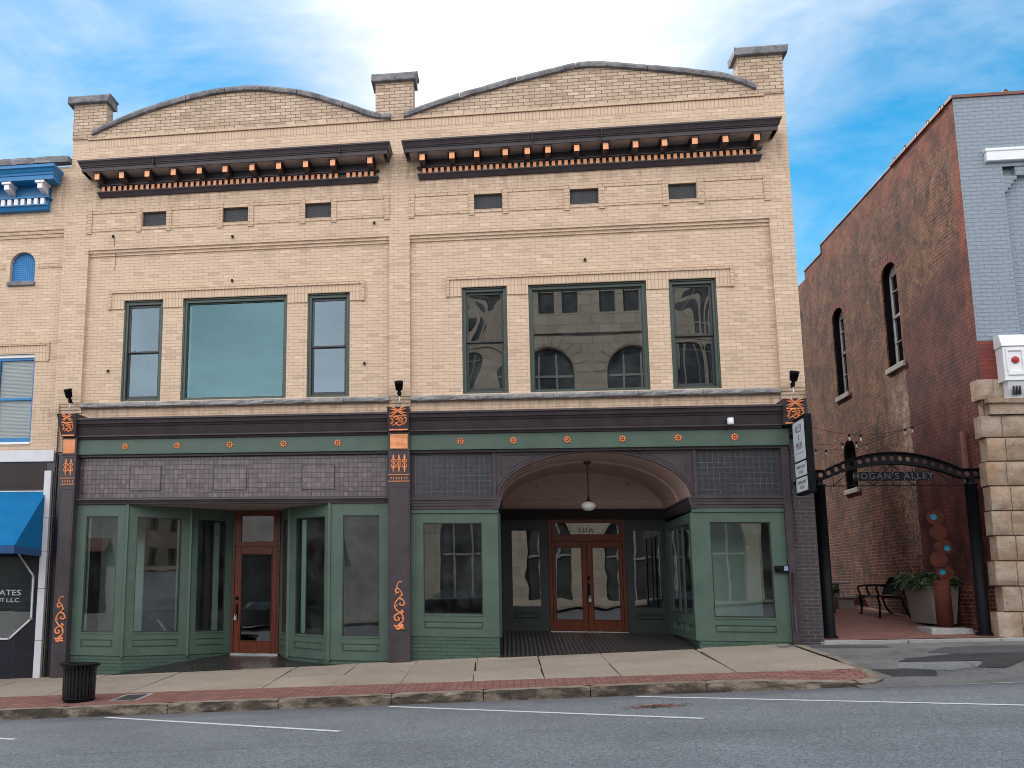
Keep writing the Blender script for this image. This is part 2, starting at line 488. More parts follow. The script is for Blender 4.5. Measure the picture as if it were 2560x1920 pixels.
MT['slab'] = concrete('sidewalk concrete', (0.275, 0.215, 0.165, 1), (0.365, 0.295, 0.235, 1), 0.40)
MT['conc'] = concrete('pale concrete', (0.24, 0.235, 0.225, 1), (0.36, 0.345, 0.325, 1))
MT['planterc'] = concrete('planter concrete', (0.20, 0.185, 0.175, 1), (0.26, 0.24, 0.225, 1))
def kerbstone():
    M = Mat('kerb granite')
    a = M.noise(2.6, 8.0, 0.65)
    b = M.noise(90.0, 3.0, 0.7)
    col = M.mix(M.ramp(a, 0.3, 0.7), (0.16, 0.12, 0.092, 1), (0.30, 0.24, 0.185, 1))
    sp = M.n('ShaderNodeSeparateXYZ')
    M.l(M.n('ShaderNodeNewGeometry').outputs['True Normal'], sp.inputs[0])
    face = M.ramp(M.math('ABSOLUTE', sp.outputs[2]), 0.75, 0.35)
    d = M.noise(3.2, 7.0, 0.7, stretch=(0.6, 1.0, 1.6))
    face_dark = M.math('MULTIPLY', face, M.ramp(d, 0.36, 0.56))  # upright faces of the stones darkened in blotches
    col = M.mix(M.math('MULTIPLY', face_dark, 0.85), col, (0.030, 0.024, 0.020, 1))
    col = M.mix(0.3, col, M.mix(M.ramp(b, 0.35, 0.65), (0.1, 0.1, 0.1, 1), (0.9, 0.9, 0.9, 1)), 'SOFT_LIGHT')
    return M.fin(col, 0.85, 0.0, M.bump(M.noise(9.0, 8.0, 0.65), 1.0, 0.04), 0.3)


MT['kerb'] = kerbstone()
MT['paver'] = brick('red brick pavers', (0.285, 0.135, 0.108, 1), (0.21, 0.088, 0.072, 1), (0.075, 0.045, 0.038, 1), bw=0.205, rh=0.105, ms=0.010, stain=0.35, staincol=(0.11, 0.065, 0.05, 1), flat=True, bstr=0.7)
MT['alleypaver'] = brick('alley brick pavers', (0.235, 0.105, 0.085, 1), (0.165, 0.068, 0.055, 1), (0.10, 0.06, 0.05, 1), bw=0.205, rh=0.1, ms=0.006, stain=0.3, staincol=(0.13, 0.075, 0.065, 1), flat=True)
MT['line'] = paint('road paint', (0.62, 0.62, 0.62, 1), 0.7, var=0.06, scale=12.0, dirt=0.35, dirtcol=(0.2, 0.2, 0.2, 1))
MT['dark'] = paint('matt black', (0.012, 0.011, 0.010, 1), 0.9)  # one even near-black for joint bed, bin liner, feet, beam and wire


def ribbed():
    M = Mat('ribbed dark floor tile')
    X = M.axes()
    w = M.math('SINE', M.math('MULTIPLY', X[0], 2 * math.pi / 0.082))
    fr = M.math('PINGPONG', X[1], 0.09)
    a = M.noise(2.0, 6.0, 0.6)
    col = M.mix(M.ramp(w, -0.2, 0.6), (0.012, 0.010, 0.011, 1), (0.052, 0.043, 0.044, 1))
    col = M.mix(M.math('MULTIPLY', M.ramp(a, 0.45, 0.7), 0.35), col, (0.05, 0.032, 0.030, 1))
    return M.fin(col, 0.38, 0.0, M.bump(M.math('ADD', w, M.math('MULTIPLY', fr, 4.0)), 0.5, 0.006), 0.5)


MT['ribbed'] = ribbed()
MT['darktile'] = paint('dark entry terrazzo', (0.022, 0.016, 0.016, 1), 0.28, var=0.35, scale=30.0, dirt=0.25, dirtcol=(0.10, 0.075, 0.065, 1))


def alleywall():
    M = Mat('old red alley brick')
    X = M.axes()
    cv = M.n('ShaderNodeCombineXYZ')
    M.l(X[1], cv.inputs[0])
    M.l(X[2], cv.inputs[1])
    wob = M.noise(2.0, 4.0)
    wv = M.n('ShaderNodeVectorMath', operation='MULTIPLY_ADD')
    M.l(wob, wv.inputs[0])
    wv.inputs[1].default_value = (0.03, 0.04, 0)
    M.l(cv.outputs[0], wv.inputs[2])
    bt = M.n('ShaderNodeTexBrick', Scale=1.0, Mortar_Size=0.0085, Mortar_Smooth=0.2, Brick_Width=0.21, Row_Height=0.074)
    bt.inputs['Color1'].default_value = (0.34, 0.098, 0.052, 1)
    bt.inputs['Color2'].default_value = (0.095, 0.032, 0.024, 1)
    bt.inputs['Mortar'].default_value = (0.46, 0.34, 0.26, 1)
    M.l(wv.outputs[0], bt.inputs['Vector'])
    n1_ = M.noise(0.8, 8.0, 0.7)
    n2_ = M.noise(2.6, 8.0, 0.7)
    n3_ = M.noise(9.0, 6.0, 0.7)
    col = bt.outputs[0]
    up = M.ramp(M.math('ADD', X[2], M.math('MULTIPLY', n2_, 1.6)), 3.6, 5.6)
    # weathered yellow brown face higher up
    yb = M.mix(M.math('MULTIPLY', M.math('MULTIPLY', up, M.ramp(n1_, 0.36, 0.56)), 0.6), col, (0.36, 0.20, 0.105, 1))
    col = M.mix(M.math('MULTIPLY', M.math('MULTIPLY', M.ramp(n3_, 0.52, 0.66), M.ramp(n2_, 0.35, 0.6)), 0.7), yb, (0.62, 0.46, 0.32, 1))
    col = M.mix(M.math('MULTIPLY', M.ramp(n2_, 0.52, 0.66), 0.75), col, (0.035, 0.025, 0.022, 1))
    # whitewashed patch just inside the painted part, lower half
    yy = M.math('ADD', X[1], M.math('MULTIPLY', n2_, 0.15))
    wz = M.math('MULTIPLY', M.ramp(yy, 3.15, 3.2), M.math('SUBTRACT', 1.0, M.ramp(M.math('ADD', X[1], M.math('MULTIPLY', n1_, 1.6)), 4.2, 5.6)))
    wz = M.math('MULTIPLY', wz, M.math('SUBTRACT', 1.0, M.ramp(M.math('ADD', X[2], n2_), 6.0, 6.9)))
    wz = M.math('MULTIPLY', wz, M.ramp(M.math('ADD', X[2], n2_), 1.9, 3.2))
    col = M.mix(M.math('MULTIPLY', wz, M.math('MULTIPLY', M.ramp(n3_, 0.30, 0.6), 0.8)), col, (0.85, 0.72, 0.62, 1))
    vs = M.noise(1.1, 8.0, 0.75, stretch=(1.0, 3.5, 0.28))
    col = M.mix(M.math('MULTIPLY', M.ramp(vs, 0.50, 0.68), 0.65), col, (0.060, 0.036, 0.026, 1))
    # maroon paint near the street
    pe = M.math('SUBTRACT', 1.0, M.ramp(M.math('ADD', X[1], M.math('MULTIPLY', M.math('SUBTRACT', n3_, 0.5), 0.12)), 3.24, 3.30))
    topz = M.math('MULTIPLY_ADD', X[1], -0.25, 8.3)
    pt = M.math('SUBTRACT', 1.0, M.ramp(M.math('SUBTRACT', M.math('ADD', X[2], M.math('MULTIPLY', n2_, 1.9)), topz), 0.2, 0.7))
    pb = M.ramp(M.math('ADD', X[2], M.math('MULTIPLY', n2_, 0.8)), 1.75, 1.95)
    mar = M.mix(M.math('MULTIPLY', bt.outputs['Fac'], 0.75), M.mix(M.ramp(n1_, 0.3, 0.7), (0.185, 0.058, 0.058, 1), (0.24, 0.085, 0.08, 1)), (0.055, 0.018, 0.018, 1))
    mar = M.mix(M.math('MULTIPLY', M.ramp(n3_, 0.6, 0.75), 0.5), mar, (0.075, 0.03, 0.027, 1))
    pm = M.math('MULTIPLY', M.math('MULTIPLY', pe, pt), pb)
    col = M.mix(M.math('MULTIPLY', pm, 0.93), col, mar)
    # fresher red strip at the corner and along the rebuilt top courses
    cn = M.math('SUBTRACT', 1.0, M.ramp(M.math('ADD', X[1], M.math('MULTIPLY', n3_, 0.1)), 0.30, 0.42))
    cn = M.math('MULTIPLY', cn, M.ramp(X[2], 5.4, 6.4))
    tp = M.ramp(M.math('ADD', X[2], M.math('MULTIPLY', n2_, 0.5)), 9.95, 10.15)
    red = M.mix(M.math('MULTIPLY', bt.outputs['Fac'], 0.7), M.mix(n3_, (0.34, 0.085, 0.055, 1), (0.50, 0.16, 0.11, 1)), (0.16, 0.065, 0.05, 1))
    col = M.mix(M.math('MULTIPLY', M.math('MAXIMUM', cn, M.math('MULTIPLY', tp, 0.7)), M.ramp(n2_, 0.25, 0.6)), col, red)
    mot = M.ramp(M.noise(1.9, 9.0, 0.75), 0.36, 0.64)
    col = M.mix(1.0, col, M.mix(mot, (0.26, 0.20, 0.20, 1), (0.66, 0.56, 0.52, 1)), 'MULTIPLY')
    h = M.math('MULTIPLY_ADD', bt.outputs['Fac'], -1.0, M.math('MULTIPLY', n3_, 0.9))
    return M.fin(col, 0.9, 0.0, M.bump(h, 0.7, 0.02), 0.2)


MT['alleywall'] = alleywall()
MT['bluebrick'] = brick('grey blue painted brick', (0.245, 0.285, 0.335, 1), (0.230, 0.268, 0.316, 1), (0.185, 0.218, 0.26, 1), bw=0.21, rh=0.074, stain=0.12, staincol=(0.15, 0.18, 0.2, 1), rough=0.6, bstr=0.9)
MT['redbrick'] = brick('red brick', (0.22, 0.05, 0.04, 1), (0.16, 0.04, 0.035, 1), (0.10, 0.04, 0.035, 1), rh=0.074, stain=0.2)
MT['brownstone'] = stone('rusticated brown stone', (0.26, 0.185, 0.13, 1), (0.42, 0.335, 0.265, 1), bs=6.0, bstr=1.0, scale=2.5, rust=(0.36, 0.19, 0.09, 1))
MT['brownwall'] = paint('brown far wall', (0.16, 0.12, 0.095, 1), 0.8)
MT['terracotta'] = paint('terracotta coping', (0.16, 0.062, 0.048, 1), 0.6, var=0.2, scale=6.0)
MT['flash'] = paint('metal flashing', (0.20, 0.27, 0.36, 1), 0.4, metal=0.3)
MT['blue'] = paint('blue paint', (0.006, 0.150, 0.36, 1), 0.4, var=0.1)
MT['awning'] = paint('blue awning canvas', (0.004, 0.125, 0.30, 1), 0.85, var=0.10, bscale=200.0, spec=0.2)
MT['awndark'] = paint('awning hem', (0.012, 0.06, 0.17, 1), 0.8)
MT['alu'] = paint('white aluminium', (0.56, 0.55, 0.58, 1), 0.4, var=0.05)
MT['blacktile'] = tiles('black glass tile', (0.006, 0.007, 0.012, 1), (0.012, 0.013, 0.022, 1), (0.03, 0.03, 0.035, 1), 0.45, 0.45, ms=0.003, rough=0.05, bump=0.1)
MT['blind'] = paint('white blinds', (0.66, 0.68, 0.70, 1), 0.6, var=0.03)
MT['bluescreen'] = tiles('blue screen', (0.008, 0.10, 0.30, 1), (0.012, 0.13, 0.36, 1), (0.05, 0.28, 0.55, 1), 0.05, 0.045, ms=0.004, rough=0.5)
MT['signwhite'] = paint('sign face', (0.58, 0.60, 0.64, 1), 0.5, var=0.03)
MT['ink'] = paint('sign ink', (0.03, 0.035, 0.045, 1), 0.6)
MT['letter'] = paint('grey letters', (0.06, 0.056, 0.06, 1), 0.5, metal=0.3)
MT['rust'] = stone('rusted steel', (0.050, 0.012, 0.008, 1), (0.105, 0.024, 0.012, 1), bs=40.0, bstr=0.2, scale=4.0, speck=0.2)
MT['cyan'] = paint('cyan glass disc', (0.008, 0.19, 0.30, 1), 0.15, var=0.15)
MT['bulb'] = paint('clear bulb', (0.40, 0.38, 0.34, 1), 0.08, spec=0.8)
MT['slabstone'] = stone('rough stone slab', (0.24, 0.23, 0.225, 1), (0.34, 0.325, 0.315, 1), bs=14.0, bstr=0.6)
MT['leaf'] = paint('fern leaf', (0.022, 0.052, 0.016, 1), 0.55, var=0.45, scale=11.0)
MT['leaf2'] = paint('fern leaf light', (0.085, 0.12, 0.035, 1), 0.55, var=0.4, scale=11.0)
MT['dryleaf'] = paint('dry leaf', (0.20, 0.075, 0.035, 1), 0.8, var=0.4, scale=20.0)
MT['soil'] = paint('soil', (0.02, 0.015, 0.011, 1), 0.95)
MT['pale'] = brick('pale ashlar', (0.46, 0.405, 0.335, 1), (0.37, 0.325, 0.265, 1), (0.28, 0.24, 0.195, 1), bw=1.1, rh=0.52, ms=0.02, stain=0.35, staincol=(0.22, 0.18, 0.14, 1))
MT['darkglass'] = paint('dark window', (0.012, 0.013, 0.016, 1), 0.1)
MT['darkpane'] = paint('dark reflecting pane', (0.022, 0.014, 0.012, 1), 0.25, spec=0.25, var=0.3, scale=1.5)
MT['farglass'] = paint('far window glass', (0.055, 0.058, 0.062, 1), 0.15, var=0.4, scale=0.6)
MT['carpaint'] = paint('dark car paint', (0.012, 0.013, 0.018, 1), 0.15, spec=0.8)
MT['rubber'] = paint('tyre rubber', (0.012, 0.012, 0.012, 1), 0.8)
MT['redlens'] = paint('red lens', (0.40, 0.012, 0.02, 1), 0.15)
MT['silver'] = paint('painted letter silver', (0.55, 0.55, 0.56, 1), 0.4)

# ------------------------------------------------------------------ mesh helpers
def root_loc(o):
    while o.parent:
        o = o.parent
    return o.location.copy()


class MB:
    def __init__(s):
        s.v, s.f, s.mi, s.sm = [], [], [], []
        s.cur = 0
        s.smooth = False

    def add(s, pts):
        i = len(s.v)
        s.v += [tuple(p) for p in pts]
        return i

    def face(s, idx):
        s.f.append(tuple(idx))
        s.mi.append(s.cur)
        s.sm.append(s.smooth)

    def quad(s, a, b, c, d):
        i = s.add((a, b, c, d))
        s.face((i, i + 1, i + 2, i + 3))

    def poly(s, pts):
        i = s.add(pts)
        s.face(range(i, i + len(pts)))

    def box(s, x0, x1, y0, y1, z0, z1):
        i = s.add([(x, y, z) for x in (x0, x1) for y in (y0, y1) for z in (z0, z1)])
        for q in ((0, 1, 3, 2), (4, 6, 7, 5), (0, 4, 5, 1), (2, 3, 7, 6), (0, 2, 6, 4), (1, 5, 7, 3)):
            s.face([i + k for k in q])

    def obox(s, O, U, V, Wv, a0, a1, b0, b1, c0, c1):
        """box in a rotated frame"""
        O, U, V, Wv = Vector(O), Vector(U), Vector(V), Vector(Wv)
        i = s.add([O + U * x + V * y + Wv * z for x in (a0, a1) for y in (b0, b1) for z in (c0, c1)])
        for q in ((0, 1, 3, 2), (4, 6, 7, 5), (0, 4, 5, 1), (2, 3, 7, 6), (0, 2, 6, 4), (1, 5, 7, 3)):
            s.face([i + k for k in q])

    def prism(s, pts, d):
        """polygon extruded by vector d"""
        d = Vector(d)
        n = len(pts)
        i = s.add([Vector(p) for p in pts] + [Vector(p) + d for p in pts])
        s.face(range(i, i + n))
        s.face(range(i + 2 * n - 1, i + n - 1, -1))
        for k in range(n):
            k2 = (k + 1) % n
            s.face((i + k, i + k2, i + n + k2, i + n + k))

    def tube(s, path, rad, n=8, flat=None, caps=True, smooth=True):
        """path of points; rad number or list; flat = factor for the Y thickness (reliefs)"""
        P = [Vector(p) for p in path]
        if isinstance(rad, (int, float)):
            rad = [rad] * len(P)
        o = s.smooth
        s.smooth = smooth
        rings = []
        ref = None
        for k, p in enumerate(P):
            t = (P[min(k + 1, len(P) - 1)] - P[max(k - 1, 0)])
            if t.length < 1e-9:
                t = Vector((0, 0, 1))
            t.normalize()
            if flat is not None:
                a = Vector((0, 1, 0))
                b = t.cross(a).normalized()
            else:
                if ref is None:
                    ref = Vector((0, 0, 1)) if abs(t.z) < 0.9 else Vector((1, 0, 0))
                a = t.cross(ref)
                if a.length < 1e-6:
                    ref = Vector((0, 1, 0))
                    a = t.cross(ref)
                a.normalize()
                b = t.cross(a).normalized()
                ref = b.cross(t) if False else ref
            fl = flat if flat is not None else 1.0
            rings.append(s.add([p + (b * math.cos(2 * math.pi * j / n) + a * fl * math.sin(2 * math.pi * j / n)) * rad[k] for j in range(n)]))
        for k in range(len(rings) - 1):
            a, b = rings[k], rings[k + 1]
            for j in range(n):
                j2 = (j + 1) % n
                s.face((a + j, a + j2, b + j2, b + j))
        if caps:
            s.face([rings[0] + j for j in range(n)])
            s.face([rings[-1] + j for j in reversed(range(n))])
        s.smooth = o

    def lathe(s, c, prof, n=24, smooth=True, axis='Z'):
        """prof = [(r, h)] about a vertical (or Y) axis through c"""
        o = s.smooth
        s.smooth = smooth
        rings = []
        for r, h in prof:
            pts = []
            for j in range(n):
                a = 2 * math.pi * j / n
                if axis == 'Z':
                    pts.append((c[0] + r * math.cos(a), c[1] + r * math.sin(a), c[2] + h))
                else:
                    pts.append((c[0] + r * math.cos(a), c[1] + h, c[2] + r * math.sin(a)))
            rings.append(s.add(pts))
        for k in range(len(rings) - 1):
            a, b = rings[k], rings[k + 1]
            for j in range(n):
                j2 = (j + 1) % n
                s.face((a + j, a + j2, b + j2, b + j))
        if prof[0][0] > 1e-4:
            s.face([rings[0] + j for j in reversed(range(n))])
        if prof[-1][0] > 1e-4:
            s.face([rings[-1] + j for j in range(n)])
        s.smooth = o

    def sweep_x(s, prof, x0, x1, wall=0.0, k0=0.6, k1=0.6, seams=()):
        """profile [(y,z)] along X with splayed return ends back to the wall plane"""
        L = [(x0 - k0 * (wall - y), y, z) for y, z in prof]
        Rr = [(x1 + k1 * (wall - y), y, z) for y, z in prof]
        for i in range(len(prof) - 1):
            s.quad(L[i], Rr[i], Rr[i + 1], L[i + 1])
            for E in (L, Rr):
                a, b = E[i], E[i + 1]
                s.quad(a, b, (b[0], wall, b[2]), (a[0], wall, a[2]))

    def wall(s, O, U, N, u0, u1, z0, z1, holes=(), depth=0.2, back=False, notop=()):
        """flat wall sheet with rectangular holes and their reveals; N points to the viewer"""
        O, U, N = Vector(O), Vector(U).normalized(), Vector(N).normalized()
        Z = Vector((0, 0, 1))
        us = sorted({u0, u1} | {h[0] for h in holes} | {h[1] for h in holes})
        zs = sorted({z0, z1} | {h[2] for h in holes} | {h[3] for h in holes})

        def P(u, z, d=0.0):
            return O + U * u + Z * z - N * d
        for i in range(len(us) - 1):
            for j in range(len(zs) - 1):
                cu, cz = (us[i] + us[i + 1]) / 2, (zs[j] + zs[j + 1]) / 2
                if any(h[0] < cu < h[1] and h[2] < cz < h[3] for h in holes):
                    continue
                s.quad(P(us[i], zs[j]), P(us[i + 1], zs[j]), P(us[i + 1], zs[j + 1]), P(us[i], zs[j + 1]))
                if back:
                    s.quad(P(us[i], zs[j], depth), P(us[i + 1], zs[j], depth), P(us[i + 1], zs[j + 1], depth), P(us[i], zs[j + 1], depth))
        for k, h in enumerate(holes):
            a, b, c, d = h
            s.quad(P(a, c), P(a, d), P(a, d, depth), P(a, c, depth))
            s.quad(P(b, c), P(b, d), P(b, d, depth), P(b, c, depth))
            s.quad(P(a, c), P(b, c), P(b, c, depth), P(a, c, depth))
            if k not in notop:
                s.quad(P(a, d), P(b, d), P(b, d, depth), P(a, d, depth))
        if back:
            for (a, b) in (((u0, z0), (u1, z0)), ((u1, z0), (u1, z1)), ((u1, z1), (u0, z1)), ((u0, z1), (u0, z0))):
                s.quad(P(*a), P(*b), P(b[0], b[1], depth), P(a[0], a[1], depth))

    def arch(s, O, U, N, u0, u1, zs, zt, depth, n=16):
        """fills the corners of a rectangular hole so that it gets an elliptic head from zs to zt"""
        O, U, N = Vector(O), Vector(U).normalized(), Vector(N).normalized()
        Z = Vector((0, 0, 1))
        c, a, b = (u0 + u1) / 2, (u1 - u0) / 2, zt - zs
        pts = [(c - a * math.cos(math.pi * k / n), zs + b * math.sin(math.pi * k / n)) for k in range(n + 1)]
        for k in range(n):
            p, q = pts[k], pts[k + 1]
            P = lambda u, z, d=0.0: O + U * u + Z * z - N * d
            s.quad(P(*p), P(*q), P(q[0], zt), P(p[0], zt))
            s.smooth = True
            s.quad(P(*p), P(*q), P(q[0], q[1], depth), P(p[0], p[1], depth))
            s.smooth = False

    def panel(s, O, U, N, u0, u1, z0, z1, d=0.022, w=0.022):
        """sunk panel with sloped edges that closes a hole in a wall sheet"""
        O, U, N = Vector(O), Vector(U).normalized(), Vector(N).normalized()
        Z = Vector((0, 0, 1))
        P = lambda u, z, dd=0.0: O + U * u + Z * z - N * dd
        o = [P(u0, z0, d), P(u1, z0, d), P(u1, z1, d), P(u0, z1, d)]
        i_ = [P(u0 + w, z0 + w, d), P(u1 - w, z0 + w, d), P(u1 - w, z1 - w, d), P(u0 + w, z1 - w, d)]
        r = [P(u0 + 2 * w, z0 + 2 * w, 0.004), P(u1 - 2 * w, z0 + 2 * w, 0.004), P(u1 - 2 * w, z1 - 2 * w, 0.004), P(u0 + 2 * w, z1 - 2 * w, 0.004)]
        for k in range(4):
            k2 = (k + 1) % 4
            s.quad(o[k], o[k2], i_[k2], i_[k])
            s.quad(i_[k], i_[k2], r[k2], r[k])
        s.poly(r)

    def build(s, name, mats, parent=None, loc=None, bevel=0.0, seg=1, **props):
        if not isinstance(mats, (list, tuple)):
            mats = [mats]
        if parent is not None:
            o0 = root_loc(parent)
        else:
            o0 = Vector(loc) if loc is not None else Vector((0, 0, 0))
        me = bpy.data.meshes.new(name)
        me.from_pydata([(p[0] - o0.x, p[1] - o0.y, p[2] - o0.z) for p in s.v], [], s.f)
        for mm in mats:
            me.materials.append(MT[mm] if isinstance(mm, str) else mm)
        me.polygons.foreach_set('material_index', s.mi)
        me.polygons.foreach_set('use_smooth', s.sm)
        me.update()
        o = bpy.data.objects.new(name, me)
        COL.objects.link(o)
        if parent is not None:
            o.parent = parent
        else:
            o.location = o0
        if bevel > 0:
            b = o.modifiers.new('bevel', 'BEVEL')
            b.width = bevel
            b.segments = seg
            b.limit_method = 'ANGLE'
            b.angle_limit = R(40)
        for k, v in props.items():
            o[k] = v
        return o


def thing(name, loc, label, cat, group=None):
    o = bpy.data.objects.new(name, None)
    COL.objects.link(o)
    o.location = loc
    o.empty_display_size = 0.2
    o['label'] = label
    o['category'] = cat
    if group:
        o['group'] = group
    return o


def struct(o):
    o['kind'] = 'structure'
    return o


def box_part(name, mat, parent, *b, bevel=0.0):
    q = MB()
    q.box(*b)
    return q.build(name, mat, parent, bevel=bevel)


def text(name, body, size, loc, mat, parent, face='front', ext=0.002, align='CENTER', sx=1.0, space=1.0):
    cu = bpy.data.curves.new(name, 'FONT')
    cu.body = body
    cu.size = size
    cu.align_x = align
    cu.align_y = 'CENTER'
    cu.extrude = ext
    cu.space_character = space
    cu.space_line = 1.0
    cu.materials.append(MT[mat])
    o = bpy.data.objects.new(name, cu)
    COL.objects.link(o)
    o0 = root_loc(parent)
    l = Vector(loc) - o0
    if face == 'front':
        mm = Matrix(((1, 0, 0), (0, 0, -1), (0, 1, 0))).to_4x4()
    else:                                     # faces -X
        mm = Matrix(((0, 0, -1), (-1, 0, 0), (0, 1, 0))).to_4x4()
    bpy.context.view_layer.update()
    me = bpy.data.meshes.new_from_object(o.evaluated_get(bpy.context.evaluated_depsgraph_get()))
    bpy.data.objects.remove(o)
    me.transform(Matrix.Translation(l) @ mm @ Matrix.Diagonal((sx, 1, 1, 1)))
    me.name = name
    o = bpy.data.objects.new(name, me)
    COL.objects.link(o)
    o.parent = parent
    return o


def kx(x, y):
    """a façade X measured on the plane Y=0, moved along its sight line to the plane y"""
    return CAM.x + (x - CAM.x) * (y - CAM.y) / (-CAM.y)


def kz(z, y):
    return CAM.z + (z - CAM.z) * (y - CAM.y) / (-CAM.y)


def frange(a, b, n):
    return [a + (b - a) * i / (n - 1) for i in range(n)]


FX, FN = (1, 0, 0), (0, -1, 0)

# ------------------------------------------------------------------ ground
KY = -4.42                        # kerb line


def walk_z(x, y):
    return 0.0625 * x + 0.045 * (y + 0.3)


def dip(x, y):
    t = min(1, max(0, (x - 4.7) / 2.1))
    t = t * t * (3 - 2 * t)
    return 0.085 * t * min(1, max(0, 1 - (y - KY) / 1.1))


def road_z(x, y):
    return 0.0625 * x + 0.045 * (KY + 0.3) - 0.14 - 0.012 * (y - KY)


def sheet(fn, xs, ys, dz=0.0):
    q = MB()
    idx = [[q.add([(x, y, fn(x, y) + dz)]) for y in ys] for x in xs]
    for i in range(len(xs) - 1):
        for j in range(len(ys) - 1):
            q.face((idx[i][j], idx[i + 1][j], idx[i + 1][j + 1], idx[i][j + 1]))
    return q


def strip(fn, pts, dz=0.0):
    """flat polygon laid on a sloping surface"""
    q = MB()
    q.poly([(x, y, fn(x, y) + dz) for x, y in pts])
    return q


def ground_fn(x, y):
    return max(-3.2, min(3.2, 0.0625 * x)) - 1.1


struct(sheet(ground_fn, [-900, -51.2, 51.2, 900], [-900, 900]).build('ground', 'apron'))
struct(sheet(road_z, frange(-80, 80, 27), [-27.5, -20, -12, KY, KY + 0.3]).build('road', 'asphalt'))
# concrete walk: separate slabs with worn joints over a dark bed
be = lambda x: -2.84 + (x + 6.43) * (-0.0614)      # edge between concrete and brick strip
q = MB()
for a, b in zip(frange(-40, 6.8, 9)[:-1], frange(-40, 6.8, 9)[1:]):
    q.quad(*[(x, y, walk_z(x, y) - 0.02) for x, y in ((a, be(a) - 0.02), (b, be(b) - 0.02), (b, -0.05), (a, -0.05))])
struct(q.build('sidewalk_bed', 'dark'))
q = MB()
random.seed(11)
joints = [-14.6, -13.1, -11.4, -9.9, -8.5, -7.2, -5.6, -4.15, -2.95, -1.88, -0.79, 0.33, 1.44, 2.5, 3.6, 5.19, 6.79]
g = 0.008
for i in range(len(joints) - 1):
    a, b = joints[i] + g, joints[i + 1] - g
    sk0, sk1 = random.uniform(-0.05, 0.05), random.uniform(-0.05, 0.05)
    cuts = [be((a + b) / 2)]
    if i in (6, 9, 12, 13):
        cuts.append(-2.0 + random.uniform(-0.1, 0.3))
    cuts.append(-0.62 + random.uniform(-0.06, 0.06))
    cuts.append(-0.06)
    for k in range(len(cuts) - 1):
        y0, y1 = cuts[k] + (g if k else 0), cuts[k + 1] - g
        ya, yb = (be(a), be(b)) if k == 0 else (y0, y0)
        pp = [(a, ya), (b, yb), (b + sk1, y1), (a + sk0, y1)]
        dzz = random.uniform(-0.003, 0.003)
        top = [(x, y, walk_z(x, y) + dzz) for x, y in pp]
        bot = [(x, y, walk_z(x, y) - 0.03) for x, y in pp]
        q.poly(top)
        for e in range(4):
            e2 = (e + 1) % 4
            q.quad(top[e], top[e2], bot[e2], bot[e])
sb = q.build('sidewalk', 'slab')
struct(sb)
q = MB()
xs = frange(-40, 6.8, 25)
for a, b in zip(xs[:-1], xs[1:]):
    for t0, t1 in ((0, 0.5), (0.5, 1)):
        pz = lambda x, t_: (x, KY + 0.15 + (be(x) - KY - 0.15) * t_, walk_z(x, KY + 0.15 + (be(x) - KY - 0.15) * t_) + 0.002 - dip(x, KY + (be(x) - KY) * t_))
        q.quad(pz(a, t0), pz(b, t0), pz(b, t1), pz(a, t1))
struct(q.build('brick_paving', 'paver'))


# kerb stones: long rough granite blocks
def rough_block(q, x0, x1, y0, y1, zf, zb, nx=10, amp=0.012, seed=0):
    """a stone with worn edges: zf(x,y) top, zb(x,y) foot"""
    xs_ = frange(x0, x1, nx)
    prof = [(0.0, 0.0), (0.0, 0.45), (0.006, 0.8), (0.03, 0.99), (0.08, 1.0), (0.5, 1.0), (1.0, 1.0)]
    rows = []
    for xx in xs_:
        e = 0.012 if xx in (xs_[0], xs_[-1]) else 0.0
        r = []
        for k, (py, pz) in enumerate(prof):
            y = y0 + (y1 - y0) * py
            zt, zl = zf(xx, y) - e * (1 if k >= 2 else 0), zb(xx, y0)
            z = zl + (zt - zl) * pz
            nv = noise.noise((xx * 3.1 + seed, k * 1.7, seed * 0.7))
            n2v = noise.noise((xx * 7.3, k * 0.9 + seed, 3.1))
            r.append((xx, y + (amp * 1.6 * nv if k < 4 else 0), z + (amp * 0.8 * n2v if k in (2, 3, 4) else 0)))
        rows.append(q.add(r))
    n = len(prof)
    for i in range(len(rows) - 1):
        for k in range(n - 1):
            q.face((rows[i] + k, rows[i + 1] + k, rows[i + 1] + k + 1, rows[i] + k + 1))
    for E in (rows[0], rows[-1]):
        q.face([E + k for k in range(n)])


q = MB()
kj = [-40, -36.5, -33, -29.6, -26, -22.4, -19.0, -16.2, -13.4, -10.9, -8.3, -6.2, -4.62, -2.98, -1.32, 0.32, 1.62, 3.08, 4.62, 6.55]
for i in range(len(kj) - 1):
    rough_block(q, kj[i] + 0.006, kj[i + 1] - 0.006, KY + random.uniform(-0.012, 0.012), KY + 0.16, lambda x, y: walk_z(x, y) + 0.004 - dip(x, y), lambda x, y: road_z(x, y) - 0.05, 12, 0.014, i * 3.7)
# rounded nose that turns up the driveway
arc = []
for k in range(9):
    t = k / 8
    a = R(-90 + 78 * t)
    arc.append((6.55 + 0.42 * math.cos(a), KY + 0.42 + 0.42 * math.sin(a)))
arc += [(6.97, -2.6), (6.955, -1.4), (6.94, -0.5)]


def apron_z(x, y):
    t = (y - (KY - 0.25)) / (-0.42 - (KY - 0.25))
    t = max(0.0, min(1.0, t))
    return (road_z(x, KY) + 0.005) * (1 - t) + (0.432 + 0.036 * (x - 6.95)) * t


